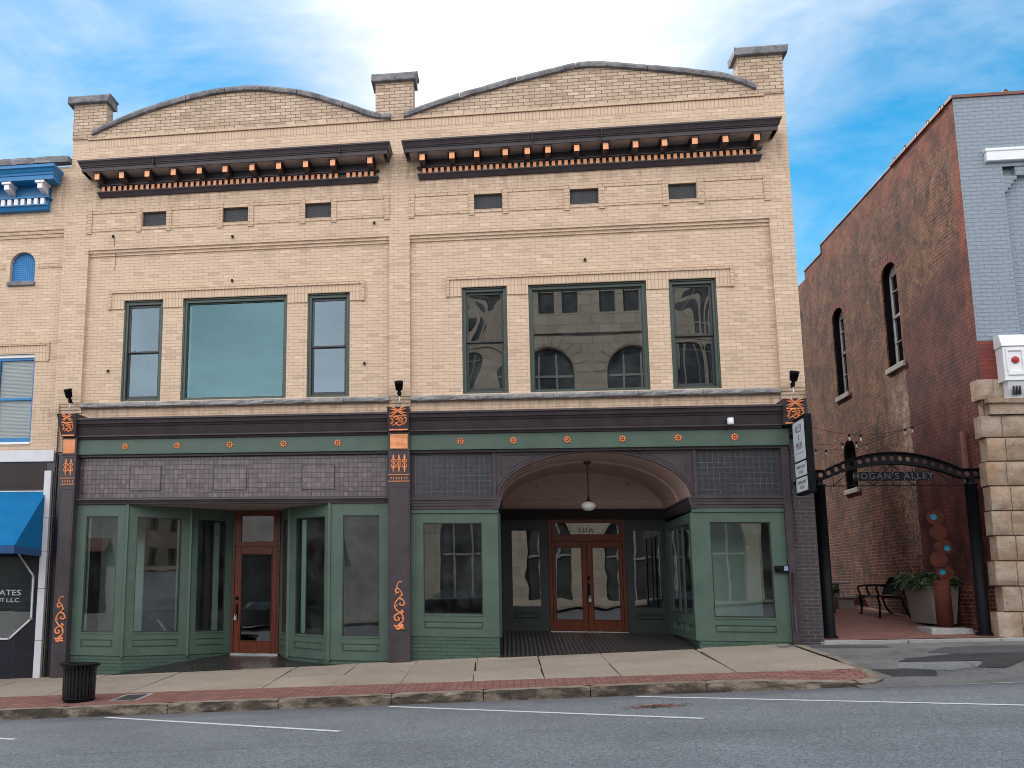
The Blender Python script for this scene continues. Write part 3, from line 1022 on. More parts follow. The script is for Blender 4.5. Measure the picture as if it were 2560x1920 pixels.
zt = lambda p, k: max(apron_z(*p) + 0.012, walk_z(*p) + 0.004 - dip(*p))
inner = []
prev = None
for k, p in enumerate(arc):
    n_ = (arc[min(k + 1, len(arc) - 1)][0] - arc[max(k - 1, 0)][0], arc[min(k + 1, len(arc) - 1)][1] - arc[max(k - 1, 0)][1])
    L = math.hypot(*n_)
    nx_, ny_ = -n_[1] / L, n_[0] / L
    pi_ = (p[0] + nx_ * 0.16, p[1] + ny_ * 0.16)
    z = zt(p, k)
    zi = max(walk_z(*pi_) + 0.006 - dip(*pi_), zt(p, k) - 0.002)
    inner.append((pi_[0], pi_[1], zi - 0.003))
    r = q.add([(p[0], p[1], apron_z(*p) - 0.1), (p[0], p[1], z - 0.012), (p[0] + nx_ * 0.015, p[1] + ny_ * 0.015, z), (pi_[0], pi_[1], zi)])
    if prev is not None:
        for j in range(3):
            q.face((prev + j, r + j, r + j + 1, prev + j + 1))
    prev = r
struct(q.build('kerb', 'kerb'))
q = MB()
inn = [p for p in inner if p[1] < -3.3] + [(6.812, -3.64, walk_z(6.81, -3.64) - 0.002)]
fan = (6.55, -3.9, walk_z(6.55, -3.9) - dip(6.55, -3.9) + 0.001)
loop = [(6.5, KY + 0.15, walk_z(6.5, KY + 0.15) - dip(6.5, KY + 0.15))] + [p for p in inn if p[0] > 6.5] + [(6.5, -3.64, walk_z(6.5, -3.64))]
for a, b in zip(loop[:-1], loop[1:]):
    q.poly([a, b, fan])
struct(q.build('brick_paving', 'paver'))

# alley mouth: worn asphalt apron with patches, concrete threshold, brick alley floor
struct(sheet(apron_z, frange(6.5, 18, 12), frange(KY - 0.25, -0.42, 8)).build('driveway_apron', 'apron'))
for nm, mat, pts, dz in (
        ('asphalt_patch', 'patch_mid', [(6.98, -0.85), (8.15, -1.0), (8.2, -0.7), (7.0, -0.5)], 0.004),
        ('asphalt_patch', 'patch_mid', [(8.43, -1.70), (9.2, -2.15), (11.6, -2.3), (11.6, -0.95), (9.9, -1.0), (8.9, -1.1)], 0.004),
        ('asphalt_patch', 'patch_dark', [(7.9, -2.30), (8.75, -1.95), (9.9, -1.95), (9.45, -2.7), (8.75, -3.5), (8.45, -3.35), (8.8, -2.75), (7.7, -2.62)], 0.008),
        ('asphalt_patch', 'patch_lite', [(7.68, -2.66), (8.78, -2.78), (8.45, -3.35), (8.05, -3.55), (7.45, -3.2)], 0.006),
        ('asphalt_patch', 'patch_dark', [(7.1, -3.2), (7.9, -3.4), (7.7, -3.95), (7.15, -3.9)], 0.004)):
    pp = []
    for (x0, y0), (x1, y1) in zip(pts, pts[1:] + pts[:1]):
        for k in range(6):
            t = k / 6
            x, y = x0 + (x1 - x0) * t, y0 + (y1 - y0) * t
            pp.append((x + 0.05 * noise.noise((x * 4, y * 4, 1)), y + 0.05 * noise.noise((x * 4, y * 4, 9))))
    struct(strip(apron_z, pp, dz).build(nm, mat))
q = MB()
th = lambda x: 0.475 + 0.034 * (x - 7.3)
for a, b in ((7.31, 8.62), (8.63, 10.05), (10.06, 11.5), (11.51, 14.0)):
    q.prism([(a, -0.44, th(a) - 0.3), (b, -0.44, th(b) - 0.3), (b, -0.44, th(b)), (a, -0.44, th(a))], (0, 0.36, 0))
struct(q.build('alley_threshold', 'conc', bevel=0.012))


def alley_z(x, y):
    return 0.576 + 0.034 * (x - 9.5) + 0.058 * y


struct(sheet(alley_z, [7.0, 9, 10.6], [-0.08, 4, 10, 24]).build('alley_paving', 'alleypaver'))
# far side of the street, behind the camera
struct(sheet(lambda x, y: road_z(x, -27.5) + 0.14, frange(-80, 80, 9), [-33.2, -27.3]).build('pavement', 'slab'))

# painted stall lines
for k, pts in enumerate((
        [(-3.78, -4.62), (0.10, -7.36), (0.0, -7.50), (-3.86, -4.70)],
        [(0.35, -4.62), (4.06, -7.36), (3.96, -7.52), (0.24, -4.70)],
        [(3.7, -4.55), (8.3, -7.9), (8.2, -8.05), (3.6, -4.62)],
        [(-8.2, -4.66), (-4.0, -7.0), (-4.12, -7.15), (-8.3, -4.74)],
        [(6.98, -4.50), (14.0, -4.86), (14.0, -4.98), (6.98, -4.60)])):
    if k < 4:
        (x0, y0), (x1, y1) = pts[0], pts[1]
        dx, dy = x1 - x0, y1 - y0
        L = math.hypot(dx, dy)
        nx_, ny_ = -dy / L * 0.1, dx / L * 0.1
        pts = [(x0, y0), (x1, y1), (x1 - nx_, y1 - ny_), (x0 - nx_, y0 - ny_)]
    struct(strip(road_z, pts, 0.005).build('road_marking', 'line'))

# ------------------------------------------------------------------ the brick building
BB = thing('brick_building', (0, 0, 0), 'long tan brick two-storey building with twin curved gables and green shopfronts', 'building')
YW = -0.1
A_ = lambda x: kx(x, YW)
Bz = lambda z: kz(z, YW)
XL, XR = -6.985, 7.375
HZ0, HZ1 = 5.02, 7.13
WL = [(-5.70, -4.86), (-4.44, -2.27), (-1.855, -1.0)]
WR = [(1.205, 2.075), (2.485, 4.685), (5.095, 5.955)]
PL = [(XL, A_(-6.55)), (A_(-0.215), A_(0.195)), (A_(6.985), XR)]      # pilasters
q = MB()
# recessed fields with window openings
q.wall((0, 0, 0), FX, FN, PL[0][1], PL[1][0], 4.55, 8.15, [(a, b, HZ0, HZ1) for a, b in WL], 0.28)
q.wall((0, 0, 0), FX, FN, PL[1][1], PL[2][0], 4.55, 8.15, [(a, b, HZ0, HZ1) for a, b in WR], 0.28)
for a, b in PL:
    q.box(a, b, YW, 0.25, Bz(5.0), Bz(8.32))
    for k, z in enumerate((4.94, 4.875, 4.81)):
        q.box(a, b, YW + 0.02 * (k + 1), 0.25, Bz(z), Bz(z) + 0.062)
    q.box(a, b, YW + 0.075, 0.25, 4.0, Bz(4.80))
for (a, b) in ((PL[0][1], PL[1][0]), (PL[1][1], PL[2][0])):
    for k, (z0, z1) in enumerate(((8.14, 8.20), (8.20, 8.26), (8.26, 8.32))):
        q.box(a, b, -0.033 * (k + 1) + 0.002, 0.05, Bz(z0), Bz(z1))
# upper band with the vent openings
VL = [(-5.40, -4.86), (-3.67, -3.12), (-1.94, -1.39), (1.47, 2.02), (3.32, 3.87), (5.17, 5.70)]
q.wall((0, YW, 0), FX, FN, XL, XR, Bz(8.32), Bz(10.53), [(A_(a), A_(b), Bz(8.725), Bz(9.04)) for a, b in VL], 0.12)
q.quad((XL, YW, Bz(8.32)), (XR, YW, Bz(8.32)), (XR, 0.2, Bz(8.32)), (XL, 0.2, Bz(8.32)))
# sides and back of the block
q.quad((XR, YW, 3.9), (XR, YW, Bz(10.8)), (XR, 14, Bz(10.8)), (XR, 14, 3.9))
q.quad((XR, -0.05, -1), (XR, -0.05, 3.9), (XR, 14, 3.9), (XR, 14, -1))
q.quad((XL, YW, -2), (XL, YW, Bz(10.8)), (XL, 14, Bz(10.8)), (XL, 14, -2))
q.quad((XL, 14, -2), (XR, 14, -2), (XR, 14, Bz(10.8)), (XL, 14, Bz(10.8)))
# posts and string courses of the attic band
q.cur = 2
posts = [-6.55, -5.465, -4.815, -3.715, -3.065, -1.99, -1.34, -0.26, 0.235, 1.42, 2.08, 3.27, 3.93, 5.12, 5.77, 6.965]
for p in posts:
    q.box(A_(p) - 0.055, A_(p) + 0.055, YW - 0.028, YW + 0.02, Bz(8.61), Bz(9.14))
for a, b in zip(posts[:-1], posts[1:]):
    if a == -0.26:
        continue
    vent = any(a < v[0] < b for v in VL)
    q.box(A_(a) + 0.056, A_(b) - 0.056, YW - 0.016, YW + 0.02, Bz(8.66), Bz(8.72))
    if not vent:
        q.box(A_(a) + 0.056, A_(b) - 0.056, YW - 0.016, YW + 0.02, Bz(9.05), Bz(9.12))
# soldier course under the gables, then the gables
q.cur = 1
q.wall((0, YW, 0), FX, FN, A_(-6.67), A_(7.02), Bz(10.53), Bz(10.73))
q.cur = 0
q.wall((0, YW, 0), FX, FN, XL, A_(-6.67), Bz(10.53), Bz(10.8))
q.wall((0, YW, 0), FX, FN, A_(7.02), XR, Bz(10.53), Bz(10.8))
q.cur = 2
q.box(A_(-6.68), A_(7.03), YW - 0.03, YW + 0.1, Bz(10.715), Bz(10.775))


def catmull(P, n=6):
    out = []
    for i in range(len(P) - 1):
        p0, p1, p2, p3 = P[max(i - 1, 0)], P[i], P[i + 1], P[min(i + 2, len(P) - 1)]
        for k in range(n):
            t = k / n
            out.append(tuple(0.5 * ((2 * b) + (-a + c) * t + (2 * a - 5 * b + 4 * c - d) * t * t + (-a + 3 * b - 3 * c + d) * t ** 3) for a, b, c, d in zip(p0, p1, p2, p3)))
    out.append(tuple(P[-1]))
    return out


GL = catmull([(-6.54, 10.88), (-5.82, 11.16), (-5.03, 11.39), (-4.24, 11.56), (-3.65, 11.63), (-3.06, 11.635), (-2.48, 11.55), (-1.91, 11.42), (-1.15, 11.13), (-0.55, 10.87), (-0.16, 10.80)])
GR = catmull([(0.10, 10.81), (0.93, 11.06), (1.80, 11.27), (2.64, 11.45), (3.51, 11.605), (4.0, 11.60), (4.34, 11.55), (5.17, 11.41), (6.06, 11.23), (6.54, 11.07), (6.86, 10.91)])
q.cur = 3
gy0, gy1 = YW - 0.025, 0.16
for G in (GL, GR):
    for (x0, z0), (x1, z1) in zip(G[:-1], G[1:]):
        zb = Bz(10.775)
        t0, t1 = max(z0 - 0.06, zb), max(z1 - 0.06, zb)
        q.quad((x0, gy0, zb), (x1, gy0, zb), (x1, gy0, t1), (x0, gy0, t0))
        q.quad((x0, gy1, zb), (x1, gy1, zb), (x1, gy1, t1), (x0, gy1, t0))
        q.quad((x0, gy0, t0), (x1, gy0, t1), (x1, gy1, t1), (x0, gy1, t0))
q.wall((0, gy0, 0), FX, FN, XL, -6.5, Bz(10.775), 11.0)
q.wall((0, gy0, 0), FX, FN, 6.8, XR, Bz(10.775), 11.0)
q.build('wall', ['brick', 'soldier', 'trimbrick', 'brick_top'], BB)
# flat brick surrounds over the windows
for W_, x0, x1, in ((WL, -6.035, -0.70), (WR, 0.905, 6.275)):
    q = MB()
    q.cur = 0
    xs_ = [x0 + 0.065, W_[0][0], W_[0][1], W_[1][0], W_[1][1], W_[2][0], W_[2][1], x1 - 0.065]
    y = -0.022
    for i in range(7):
        zb = HZ1 if i % 2 else 6.955
        q.box(xs_[i], xs_[i + 1], y, 0.02, zb, 7.29)
    q.cur = 1
    q.box(x0, x1, -0.055, 0.02, 7.29, 7.355)
    q.box(x0, x0 + 0.065, -0.05, 0.02, 6.95, 7.29)
    q.box(x1 - 0.065, x1, -0.05, 0.02, 6.95, 7.29)
    q.build('window_surround', ['soldier', 'trimbrick'], BB)
# wall under the ground floor sign line stays hidden behind the shopfront; roof and upper rooms
q = MB()
q.quad((XL, 0.1, 10.3), (XR, 0.1, 10.3), (XR, 14, 10.2), (XL, 14, 10.2))
q.build('roof', 'roof', BB)
for nm, mt, x0, x1 in (('upper_room', 'room', XL + 0.1, -0.02), ('upper_room', 'roomdark', 0.02, XR - 0.1)):
    q = MB()
    y0, y1, z0, z1 = 0.3, 7.0, 4.72, 7.75
    q.quad((x0, y1, z0), (x1, y1, z0), (x1, y1, z1), (x0, y1, z1))
    q.quad((x0, y0, z1), (x1, y0, z1), (x1, y1, z1), (x0, y1, z1))
    q.quad((x0, y0, z0), (x0, y1, z0), (x0, y1, z1), (x0, y0, z1))
    q.quad((x1, y0, z0), (x1, y1, z0), (x1, y1, z1), (x1, y0, z1))
    q.cur = 1
    q.quad((x0, y0, z0), (x1, y0, z0), (x1, y1, z0), (x0, y1, z0))
    q.build(nm, [mt, 'shopfloor'], BB)

# granite sills under the windows
for a, b, js in ((PL[0][1], PL[1][0], (-5.1, -3.9, -2.3, -1.1)), (PL[1][1], PL[2][0], (1.5, 2.9, 4.45, 5.6))):
    q = MB()
    ed = [a] + list(js) + [b]
    for i in range(len(ed) - 1):
        xs_ = frange(ed[i] + 0.004, ed[i + 1] - 0.004, 14)
        rows = []
        for xx in xs_:
            r = []
            for k, (py, pz) in enumerate(((0.0, 0.0), (-0.09, 0.0), (-0.115, 0.02), (-0.12, 0.06), (-0.11, 0.093), (-0.095, 0.1), (0.03, 0.1))):
                jn = noise.noise((xx * 5, k * 2.1, 4.4)) * 0.022 if 0 < k < 5 else 0
                r.append((xx, py + jn, 4.885 + pz))
            rows.append(q.add(r))
        for u in range(len(rows) - 1):
            for k in range(6):
                q.face((rows[u] + k, rows[u + 1] + k, rows[u + 1] + k + 1, rows[u] + k + 1))
        for E in (rows[0], rows[-1]):
            q.face([E + k for k in range(7)])
    q.build('window_sill', 'granite', BB)


# curved copings and pier caps
def coping(G, jn):
    q = MB()
    G = [p for p in G]
    seglen = len(G) // jn
    y0, y1 = -0.2, 0.24
    i = 0
    while i < len(G) - 1:
        j = min(i + seglen, len(G) - 1)
        if len(G) - 1 - j < seglen // 2:
            j = len(G) - 1
        off = random.uniform(-0.006, 0.006)
        part = G[i:j + 1]
        rows = []
        for k, (x, z) in enumerate(part):
            sx = 0.006 if k == 0 else (-0.006 if k == len(part) - 1 else 0)
            t = 0.125
            nn = [noise.noise((x * 4.0, z * 4.0 + w * 2.3, w * 1.1)) * 0.014 for w in range(6)]
            rows.append(q.add([(x + sx, y1, z - t), (x + sx, y0 + 0.05, z - t + 0.0), (x + sx, y0 + nn[2], z - t + 0.012 + nn[3]), (x + sx, y0 - 0.012 + nn[1], z - 0.06 + off), (x + sx, y0 + 0.01 + nn[4], z - 0.012 + off), (x + sx, y0 + 0.06, z + nn[5] * 0.5 + off), (x + sx, y1, z + off)]))
        for u in range(len(rows) - 1):
            for k in range(7):
                k2 = (k + 1) % 7
                q.face((rows[u] + k, rows[u + 1] + k, rows[u + 1] + k2, rows[u] + k2))
        for E in (rows[0], rows[-1]):
            q.face([E + k for k in range(7)])
        i = j
    q.build('coping', 'copestone', BB)


coping(GL, 7)
coping(GR, 7)
for (a, b, c, d) in ((-6.985, -6.25, -7.09, -6.19), (-0.48, 0.29, -0.555, 0.345), (6.545, 7.375, 6.48, 7.45)):
    q = MB()
    q.box(a, b, YW - 0.032, 0.22, 10.7, 11.49)
    pr = q.build('parapet_pier', 'brick_top', BB)
    q = MB()
    q.prism([(c, -0.22, 11.485), (c + 0.0, -0.235, 11.50), (c + 0.01, -0.23, 11.63), (c + 0.03, -0.2, 11.655), (c + 0.03, 0.28, 11.655), (c, 0.3, 11.63), (c, 0.3, 11.485)], (d - c, 0, 0))
    q.build('pier_cap', 'copestone', pr, bevel=0.012)

# ---- bracketed cornices
def cornice(x0, x1, mods, nden, seam):
    prof = [(YW, 10.03), (-0.58, 9.988), (-0.655, 9.98), (-0.655, 9.948), (-0.64, 9.944), (-0.62, 9.915), (-0.605, 9.885), (-0.60, 9.868), (-0.58, 9.864), (-0.575, 9.842), (-0.555, 9.838), (-0.55, 9.765), (-0.535, 9.76)]
    q = MB()
    q.sweep_x(prof, x0, x1, YW, 0.58, 0.58)
    for s_ in seam:
        q.box(s_ - 0.004, s_ + 0.004, -0.658, -0.5, 9.80, 9.988)
    # frieze, dentil ledges and bed mould
    q.box(x0 + 0.02, x1 - 0.02, YW - 0.04, YW + 0.02, 9.36, 9.80)
    q.box(x0 - 0.06, x1 + 0.06, YW - 0.12, YW + 0.02, 9.582, 9.602)
    q.box(x0 - 0.03, x1 + 0.03, YW - 0.095, YW + 0.02, 9.564, 9.581)
    q.sweep_x([(YW - 0.0, 9.456), (YW - 0.125, 9.456), (YW - 0.125, 9.436), (YW - 0.10, 9.425), (YW - 0.075, 9.395), (YW - 0.05, 9.358), (YW, 9.352)], x0, x1, YW, 0.4, 0.4)
    c = q.build('cornice', 'black', BB)
    q = MB()
    q.box(x0 - 0.18, x1 + 0.18, -0.53, YW, 9.765, 9.778)
    q.build('soffit', 'soffit', c)
    for xm in mods:
        q = MB()
        q.box(xm - 0.052, xm + 0.052, -0.49, YW - 0.03, 9.605, 9.733)
        q.prism([(xm - 0.052, -0.35, 9.605), (xm - 0.052, YW - 0.03, 9.605), (xm - 0.052, YW - 0.03, 9.575)], (0.104, 0, 0))
        q.box(xm - 0.085, xm + 0.085, -0.515, YW - 0.03, 9.734, 9.763)
        q.cur = 1
        q.box(xm - 0.05, xm + 0.05, -0.497, -0.4905, 9.607, 9.731)
        q.build('modillion', ['black', 'orange'], c)
    p = (x1 - x0 - 0.05) / nden
    first = None
    for k in range(nden):
        xx = x0 + 0.05 + p * k
        if abs(xx - seam[-1]) < 0.06 and nden == 48:
            continue
        if first is None:
            q = MB()
            q.box(xx, xx + 0.066, YW - 0.098, YW - 0.035, 9.459, 9.562)
            q.cur = 1
            q.box(xx + 0.001, xx + 0.065, YW - 0.103, YW - 0.0985, 9.46, 9.561)
            first = q.build('dentil', ['black', 'orange'], c)
            fx_ = xx
        else:
            o = first.copy()
            COL.objects.link(o)
            o.parent = c
            o.location.x = first.location.x + xx - fx_
    return c


cornice(kx(-6.34, -0.12), kx(-0.47, -0.12), [-6.23, -5.70, -5.15, -4.59, -4.04, -3.50, -2.94, -2.39, -1.84, -1.29, -0.545], 48, (-4.98, -1.13))
cornice(kx(0.41, -0.12), kx(6.86, -0.12), [0.49, 1.07, 1.55, 2.10, 2.52, 2.91, 3.45, 3.99, 4.54, 5.07, 5.62, 6.17, 6.73], 53, (2.62, 3.9))
# vents
for a, b in VL:
    q = MB()
    q.box(A_(a), A_(b), YW + 0.07, YW + 0.1, Bz(8.725), Bz(9.04))
    q.build('vent_screen', 'screen', BB)


# ---- upper windows
def window(x0, x1, kind, gl):
    z0, z1 = HZ0, HZ1
    q = MB()
    w = 0.075
    y0, y1 = 0.05, 0.2
    for b in ((x0, x0 + w, z0, z1), (x1 - w, x1, z0, z1)):
        q.box(b[0], b[1], y0, y1, b[2], b[3])
    q.box(x0 + w, x1 - w, y0, y1, z1 - 0.085, z1)
    q.box(x0 + w, x1 - w, y0, y1, z0, z0 + 0.05)
    q.box(x0 + w, x1 - w, y0 - 0.03, y0, z1 - 0.03, z1 - 0.004)
    q.box(x0, x0 + 0.03, y0 - 0.025, y0, z0, z1)
    q.box(x1 - 0.03, x1, y0 - 0.025, y0, z0, z1)
    wi = q.build('window', 'wgreen', BB, bevel=0.004)
    a, b = x0 + w, x1 - w
    c, d = z0 + 0.05, z1 - 0.085
    if kind == 'double':
        zm = c + (d - c) * 0.5
        for (lo, hi, yy) in ((zm - 0.015, d, 0.10), (c, zm + 0.02, 0.135)):
            q = MB()
            s = 0.045
            q.box(a, a + s, yy, yy + 0.035, lo, hi)
            q.box(b - s, b, yy, yy + 0.035, lo, hi)
            q.box(a + s, b - s, yy, yy + 0.035, lo, lo + (0.035 if lo > c else 0.075))
            q.box(a + s, b - s, yy, yy + 0.035, hi - 0.05, hi)
            if lo == c:
                q.cur = 1
                q.box((a + b) / 2 - 0.02, (a + b) / 2 + 0.02, yy - 0.012, yy, hi - 0.012, hi + 0.003)
            q.build('sash', ['sash', 'steel'], wi, bevel=0.003)
            q = MB()
            q.quad((a + s, yy + 0.018, lo + 0.03), (b - s, yy + 0.018, lo + 0.03), (b - s, yy + 0.018, hi - 0.045), (a + s, yy + 0.018, hi - 0.045))
            q.build('pane', gl, wi)
    else:
        q = MB()
        s = 0.018
        for bb in ((a, a + s, c, d), (b - s, b, c, d)):
            q.box(bb[0], bb[1], 0.1, 0.15, bb[2], bb[3])
        q.box(a + s, b - s, 0.1, 0.15, d - s, d)
        q.box(a + s, b - s, 0.1, 0.15, c, c + s)
        q.build('glazing_bead', 'wgreen', wi)
        q = MB()
        q.box(a + s, a + s + 0.03, 0.2, 0.212, c + s, d - s)
        q.box(b - s - 0.02, b - s, 0.2, 0.212, c + s, d - s)
        q.box(a + s + 0.03, b - s - 0.02, 0.2, 0.212, c + s, c + s + 0.025)
        q.build('window_stop', 'whitetrim', wi)
        q = MB()
        q.quad((a + s, 0.13, c + s), (b - s, 0.13, c + s), (b - s, 0.13, d - s), (a + s, 0.13, d - s))
        q.build('pane', gl, wi)


for k, (a, b) in enumerate(WL):
    window(a, b, 'fixed' if k == 1 else 'double', 'glass_teal' if k == 1 else 'glass_sky')
for k, (a, b) in enumerate(WR):
    window(a, b, 'fixed' if k == 1 else 'double', 'glass_big' if k == 1 else 'glass_wavy')
for x, z in ((-5.97, 8.50), (-3.41, 8.37), (-0.50, 8.51), (-3.42, 7.47), (-5.98, 5.66), (-0.70, 5.67), (3.57, 7.59)):
    y = YW if z > 8.3 else 0.0
    q = MB()
    q.box(x - 0.02, x + 0.02, y - 0.05, y + 0.02, z - 0.025, z + 0.02)
    q.tube([(x, y - 0.03, z), (x + 0.015, y - 0.06, z - 0.045)], 0.009, 6)
    q.build('wall_anchor', 'dark', BB)
q = MB()
q.tube([(-5.95, -0.11, 8.47), (-5.94, -0.112, 8.33), (-5.935, -0.03, 8.1), (-5.93, -0.012, 7.95), (-5.96, -0.012, 7.8)], 0.0035, 5)
q.build('loose_wire', 'dark', BB)

# ---- ground floor shopfronts
CP = [(0.05, 4.655), (-0.47, 4.615), (-0.5, 4.61), (-0.5, 4.575), (-0.465, 4.565), (-0.45, 4.52), (-0.445, 4.50), (-0.41, 4.485), (-0.395, 4.455), (-0.37, 4.445), (-0.365, 4.425), (-0.315, 4.285), (-0.345, 4.28), (-0.345, 4.255), (-0.30, 4.245), (-0.28, 4.21), (-0.2, 4.205)]
for x0, x1, seams in ((-6.45, -0.19, (-4.2, -2.0)), (0.21, 6.88, (2.9, 4.4))):
    q = MB()
    q.sweep_x(CP, x0, x1, 0.0, 0, 0)
    for s_ in seams:
        q.box(s_ - 0.02, s_ + 0.025, -0.503, -0.45, 4.577, 4.608)
    q.box(x0, x1, -0.215, 0.1, 3.862, 3.904)
    q.build('shop_cornice', 'black', BB)
    fr = MB()
    xe = x1 if x1 < 1 else 7.0
    fr.box(x0, xe, -0.25, 0.1, 3.925, 4.207)
    fr.box(x0, xe, -0.275, 0.1, 3.905, 3.9245)
    fb = fr.build('frieze', 'green', BB, bevel=0.004)
    for xr in ((-5.45, -4.38, -3.31, -2.24, -1.18) if x0 < 0 else (1.16, 2.14, 3.12, 4.11, 5.09, 6.07)):
        q = MB()
        c = (xr, -0.25, 4.066)
        q.lathe(c, [(0.056, 0.0), (0.056, -0.012), (0.044, -0.022), (0.036, -0.020), (0.034, -0.004)], 20, axis='Y')
        q.cur = 1
        q.lathe(c, [(0.036, -0.004), (0.022, -0.006)], 20, axis='Y')
        q.cur = 0
        q.lathe(c, [(0.021, -0.004), (0.019, -0.016), (0.010, -0.024), (0.0, -0.026)], 14, axis='Y')
        for k in range(8):
            a = 2 * math.pi * k / 8
            q.tube([(xr + 0.042 * math.cos(a), -0.258, 4.066 + 0.042 * math.sin(a)), (xr + 0.052 * math.cos(a), -0.262, 4.066 + 0.05 * math.sin(a)), (xr + 0.066 * math.cos(a), -0.255, 4.066 + 0.066 * math.sin(a))], [0.012, 0.019, 0.008], 6, flat=0.9)
        q.build('rosette', ['copper', 'rosette_shade'], fb)

# transoms
q = MB()
q.wall((0, -0.14, 0), FX, FN, -6.46, -0.2, 3.02, 3.87, [(-6.42, -0.25, 3.06, 3.845)], 0.06)
tf = q.build('transom', 'black', BB)
q = MB()
q.wall((0, -0.115, 0), FX, FN, -6.43, -0.24, 3.05, 3.85)
q.build('prism_glass', 'prism', tf)
for a, b in ((-5.37, -4.74), (-3.65, -3.0), (-1.9, -1.265)):
    q = MB()
    q.wall((0, -0.135, 0), FX, FN, a - 0.010, b + 0.010, 3.198, 3.672, [(a, b, 3.208, 3.662)], 0.02)
    for (u0, u1, w0, w1) in ((a - 0.010, b + 0.010, 3.194, 3.198), (a - 0.010, b + 0.010, 3.672, 3.676)):
        q.box(u0, u1, -0.135, -0.116, w0, w1)
    hf = q.build('hopper_light', 'came', tf)
    q = MB()
    q.wall((0, -0.124, 0), FX, FN, a, b, 3.208, 3.662)
    q.build('prism_glass', 'prismlite', tf)
for a, b in ((0.26, 1.76), (5.39, 6.82)):
    q = MB()
    q.wall((0, -0.15, 0), FX, FN, a - 0.05, b + 0.03, 2.98, 3.87, [(a, b, 3.03, 3.845)], 0.06)
    for zz0, zz1 in ((3.03, 3.048), (3.827, 3.845)):
        q.box(a, b, -0.135, -0.11, zz0, zz1)
    for xx0, xx1 in ((a, a + 0.018), (b - 0.018, b)):
        q.box(xx0, xx1, -0.135, -0.11, 3.048, 3.827)
    tf = q.build('transom', 'black', BB)
    q = MB()
    q.wall((0, -0.115, 0), FX, FN, a, b, 3.03, 3.845)
    q.build('leaded_glass', 'leaded', tf)


# display windows: one builder for straight and splayed bays
def display(p0, p1, z0, z1, gu0, gu1, gz0, gz1, pz0, pz1, mat='green', glass_mat='glass_shop', name='display_window', fl=None, panels=1, gl_list=None):
    p0, p1 = Vector((p0[0], p0[1], 0)), Vector((p1[0], p1[1], 0))
    U = (p1 - p0)
    L = U.length
    U.normalize()
    N = Vector((U.y, -U.x, 0))
    q = MB()
    gl_ = gl_list or [(gu0, gu1)]
    holes = [(a, b, gz0, gz1) for a, b in gl_] + [(a, b, pz0, pz1) for a, b in gl_]
    q.wall(p0, U, N, 0, L, z0, z1, holes, 0.05, back=True)
    for a, b in gl_:
        q.panel(p0, U, N, a, b, pz0, pz1)
    # small sill lip and stop around the glass
    for a, b in gl_:
        q.obox(p0 + N * 0.0, U, N, (0, 0, 1), a - 0.012, b + 0.012, 0.0005, 0.012, gz0 - 0.03, gz0 - 0.006)
    w = q.build(name, mat, BB, bevel=0.003)
    for a, b in gl_:
        q = MB()
        for (u0, u1, w0, w1) in ((a, a + 0.02, gz0, gz1), (b - 0.02, b, gz0, gz1), (a + 0.02, b - 0.02, gz0, gz0 + 0.02), (a + 0.02, b - 0.02, gz1 - 0.02, gz1)):
            q.obox(p0, U, N, (0, 0, 1), u0, u1, -0.048, -0.02, w0, w1)
        q.build('glazing_bead', 'sash', w)
        q = MB()
        f_ = lambda u, z: p0 + U * u - N * 0.035 + Vector((0, 0, z))
        q.quad(f_(a + 0.01, gz0 + 0.01), f_(b - 0.01, gz0 + 0.01), f_(b - 0.01, gz1 - 0.01), f_(a + 0.01, gz1 - 0.01))
        q.build('pane', glass_mat, w)
    return w, p0, U, N, L


def white_edge(w, p0, U, N, u0, u1, z0, z1, d=0.10):
    q = MB()
    q.obox(p0, U, N, (0, 0, 1), u0, u1, -d - 0.02, -d, z0, z1)
    q.build('drywall_edge', 'whitetrim', w)


PA, PB, PC, PD = (-6.455, -0.15), (-5.37, -0.15), (-4.33, 0.68), (-3.66, 1.47)
PE, PF, PG, PH = (-2.655, 1.47), (-2.30, 0.70), (-1.34, -0.15), (-0.2, -0.15)
GZ = (0.447, 2.69, 0.15, 0.31)
r1 = display(PA, PB, 0.01, 2.92, 0.235, 0.89, *GZ)
white_edge(*r1[:4], 0.24, 0.29, 0.45, 2.69)
r2 = display(PB, PC, 0.01, 2.92, 0.20, 1.13, *GZ)
white_edge(*r2[:4], 1.08, 1.125, 0.45, 2.69)
r3 = display(PC, PD, 0.01, 2.92, 0.17, 0.86, *GZ)
white_edge(*r3[:4], 0.66, 0.80, 0.45, 2.66, 0.16)
r4 = display(PE, PF, 0.01, 2.92, 0.18, 0.66, *GZ)
r5 = display(PF, PG, 0.01, 2.92, 0.22, 1.14, *GZ)
white_edge(*r5[:4], 0.26, 0.40, 0.45, 2.66, 0.12)
r6 = display(PG, PH, 0.01, 2.92, 0.26, 0.955, *GZ)
white_edge(*r6[:4], 0.262, 0.285, 0.45, 2.69)
for (x, y) in (PB, PC, PF, PG):
    q = MB()
    q.box(x - 0.028, x + 0.028, y - 0.03, y + 0.025, -0.02, 2.925)
    q.build('corner_post', 'green', BB, bevel=0.004)
